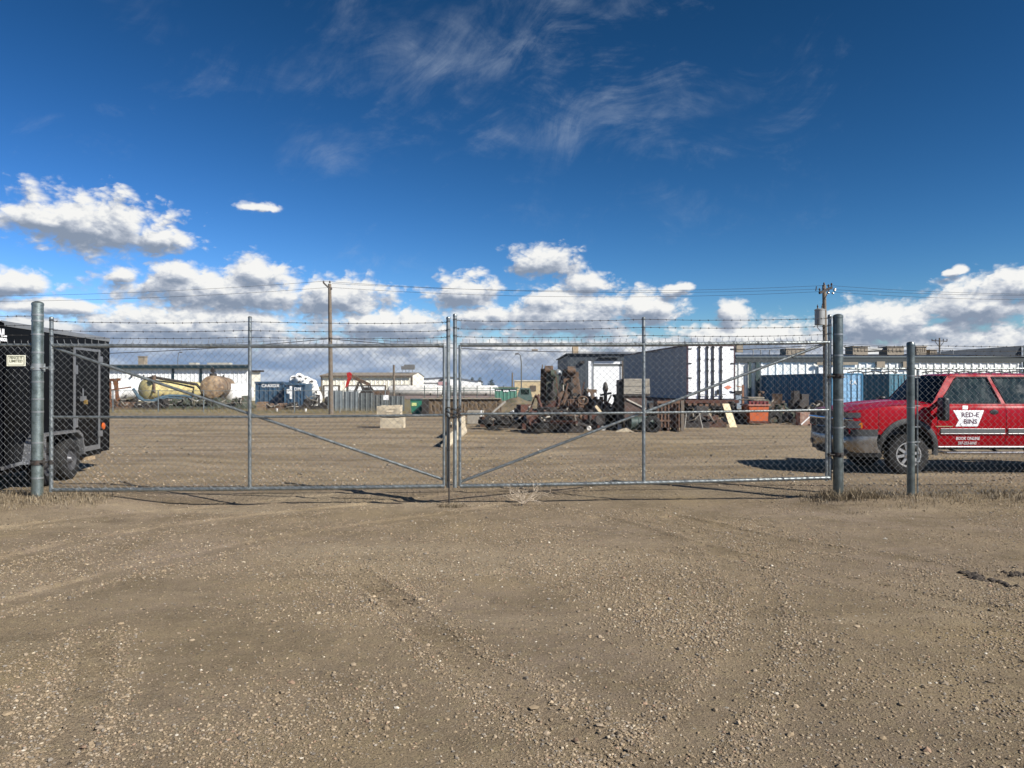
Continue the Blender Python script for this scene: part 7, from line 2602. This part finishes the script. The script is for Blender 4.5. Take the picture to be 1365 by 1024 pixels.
# patterned crate & grey drum near the truck nose
D = 32.5
x0, x1 = PX(1066.5, D), PX(1082.5, D)
T = Thing('brick_crate', ((x0 + x1) / 2, D, 0), 'small crate of mottled red bricks with a white diagonal strap near the truck nose', 'crate')
b = MB(); b.bx(x0, x1, D, D + .5, .0, PZ(550, D)); T.part('crate_body', b, mat('brick_mottle', (.36, .20, .14), .8, 0, .3, 7, col2=(.50, .40, .32), c2at=(.5, .58)), bevel=.01)
b = MB(); b.bar(P(1068, 566, D - .03), P(1081, 554, D - .03), .02, .05); T.part('strap', b, white_pt)
b = MB(); b.box(P(1086, 566.5, D), (.5, .3, .10)); single('paving_slab', b, mat('pinkish_slab', (.42, .26, .22), .8, 0, .2, 5), P(1086, 568, D), 'pinkish slab on the dirt beside the brick crate', 'slab')
D = 33
b = MB(); b.lathe((PX(1095, D), D, 0), (0, 0, 1), [(0, .30), (.02, .32), (.3, .31), (.32, .33), (.34, .31), (.66, .31), (.68, .30), (.69, .05)], 22)
single('plastic_drum', b, mat('drum_slate', (.13, .15, .19), .45, 0, .1, 3), (PX(1095, D), D, 0), 'slate grey drum standing behind the right end of the gate', 'drum')
# roof rack of things behind the truck roof: dark truck bed equipment
junk('machine_frame', 'dark equipment seen just above the roof of the red truck', 1226, 1365, 494, 560, 30, dark_iron, 61, 1.5, group=None)

# ------------------------------------------------------------------ single recognisable pieces of scrap
def flange_pipe(pa, ya, pb, yb, D, r, m, label):
    a, c = P(pa, ya, D), P(pb, yb, D)
    T = Thing('flanged_pipe', (a + c) / 2, label, 'pipe', 'flanged pipes in the scrap pile')
    b = MB(); b.tube(a, c, r, 14); T.part('pipe', b, m)
    d = (c - a).normalized()
    for p in (a, c):
        b = MB(); b.lathe(p - d * .03, d, [(0, r * .7), (0, r * 1.8), (.06, r * 1.8), (.06, r * .7)], 18)
        for k in range(8):
            e1 = d.orthogonal().normalized(); e2 = d.cross(e1); an = k * math.pi / 4
            b.tube(p - d * .055 + (e1 * math.cos(an) + e2 * math.sin(an)) * r * 1.4, p + d * .055 + (e1 * math.cos(an) + e2 * math.sin(an)) * r * 1.4, .014, 5)
        T.part('flange', b, m)


flange_pipe(703, 556, 727, 551, 27.5, .07, rust_pale, 'pale rusty flanged pipe lying on the left half of the scrap pile')
flange_pipe(748, 552, 774, 556, 27.3, .06, mach_brown, 'brown flanged pipe across the middle of the scrap pile')
flange_pipe(786, 548, 786, 566, 28.2, .08, dark_iron, 'dark flanged pipe standing upright beside the rusty trestle')
flange_pipe(716, 528, 722, 545, 28.5, .06, rust_red, 'reddish flanged pipe leaning at the foot of the tallest column')


def gear(px, py, D, r, m, label, name='gear_wheel'):
    c = P(px, py, D)
    b = MB(); b.lathe(c, (.15, -1, .05), [(0, r * .35), (0, r), (.07, r), (.07, r * .35)], 28)
    for k in range(22):
        an = 2 * math.pi * k / 22
        b.box(c + Vector((math.cos(an) * r * 1.04, -.035, math.sin(an) * r * 1.04)), (.05, .07, .05), Matrix.Rotation(-an, 3, 'Y'))
    for k in range(5):
        an = 2 * math.pi * k / 5
        b.bar(c + Vector((0, -.035, 0)), c + Vector((math.cos(an) * r, -.035, math.sin(an) * r)), .05, .06)
    single(name, b, m, c, label, 'gear')


gear(752, 531, 29.6, .27, mach_brown, 'brown toothed gear wheel propped in the middle of the scrap pile')
gear(712, 562, 27.2, .20, rust_red, 'small red brown gear wheel at the lower left of the scrap pile')
gear(799, 560, 28.1, .17, dark_iron, 'small black gear wheel beside the right trestle leg')


def coil(px, py, D, r, m, label):
    c = P(px, py, D)
    b = MB()
    pts = []
    for i in range(150):
        t = i * .26
        rr = r * (1 - .12 * math.sin(t * .21))
        pts.append(c + Vector((math.cos(t) * rr, .12 * math.sin(t * .37), math.sin(t) * rr * .8)))
    b.path(pts, .018, 5)
    single('cable_coil', b, m, c, label, 'cable coil')


coil(728, 556, 27.0, .22, dark_iron, 'tangled black cable coil in front of the tallest scrap column')
coil(777, 534, 28.4, .18, mach_brown, 'brown cable coil hanging beside the rusty crate')
coil(676, 560, 28.4, .20, dark_iron, 'black cable coil on the low left tip of the scrap pile')
jag = [(714, 527, 706, 548, 'bent brown angle iron leaning out of the left of the pile'), (741, 503, 746, 540, 'rusty bar standing behind the green column'), (757, 512, 749, 545, 'brown bar crossing between the two tall columns'),
       (771, 504, 776, 540, 'long rusty bar standing against the grey workshop'), (779, 510, 773, 536, 'short rusty bar crossing the long one by the workshop'), (815, 527, 806, 545, 'dark bar leaning before the white overhead door'),
       (691, 556, 705, 549, 'brown bar lying across the left end of the pile'), (735, 548, 757, 543, 'pale brown bar lying across the engine parts'), (801, 533, 823, 545, 'brown bar slanting towards the black cabinet')]
for i, (pa, ya, pb, yb, lab) in enumerate(jag):
    D = 28.8 + (i % 3) * .4
    b = MB(); b.bar(P(pa, ya, D), P(pb, yb, D - .3), .05, .012); b.bar(P(pa, ya, D) + Vector((0, .02, .02)), P(pb, yb, D - .3) + Vector((0, .02, .02)), .012, .06)
    single('angle_iron', b, [mach_brown, rust, rust_pale][i % 3], P(pb, yb, D), lab, 'angle iron', 'loose steel bars in the scrap pile')
for i, (px, py, D, r, lab) in enumerate(((721, 571, 26.9, .30, 'old tyre lying flat in front of the scrap pile'), (868, 566, 28.0, .33, 'old tyre standing behind the green drum'), (1030, 560, 34.4, .40, 'old tyre standing right of the orange bin'))):
    c = P(px, py, D)
    ax_ = (0, 0, 1) if i == 0 else (.2, -1, 0)
    b = MB(); b.lathe(c, ax_, [(0, r * .55), (.0, r * .85), (.03, r), (.15, r), (.18, r * .85), (.18, r * .55)], 26, False)
    single('old_tyre', b, black_rub, c, lab, 'tyre')
# weeds and litter in the yard
b = MB()
for i in range(46):
    D = rng.uniform(13, 40); px = rng.uniform(120, 1090)
    x = PX(px, D); z = gz(x, D)
    r = rng.uniform(.02, .05)
    lump(b, (x, D, z + r * .4), r * rng.uniform(.8, 1.6), r, r * .7, i, .3, 7)
o = mkobj('yard_rocks', b, mat('rock_dark', (.20, .165, .12), .9, 0, .2, 9), (0, 0, 0)); o['kind'] = 'stuff'; o['label'] = 'bigger loose rocks dotted over the yard behind the gate'; o['category'] = 'rocks'

for i, (px, py, D, r, up, lab) in enumerate(((647, 566, 29.5, .30, 0, 'leftmost old tyre of the low scrap behind the white stake'), (656, 563, 29.8, .34, 1, 'old tyre leaning second from the left tip of the scrap pile'), (668, 567, 29.0, .30, 0, 'old tyre lying half under the low black scrap'))):
    c = P(px, py, D)
    b = MB(); b.lathe(c, (.3, -1, .25) if up else (.1, .1, 1), [(0, r * .55), (.0, r * .85), (.03, r), (.15, r), (.18, r * .85), (.18, r * .55)], 26, False)
    single('old_tyre', b, black_rub, c, lab, 'tyre')
junk('scrap_machine', 'low rusty brown scrap behind the leftmost old tyres', 640, 668, 553, 570, 31.2, rust, 63, 1.2, group='machines heaped in the scrap pile')
junk('scrap_machine', 'brown rusted frame between the white rubble and the tallest column', 690, 716, 542, 566, 30.6, mach_brown, 64, 1.2, group='machines heaped in the scrap pile')
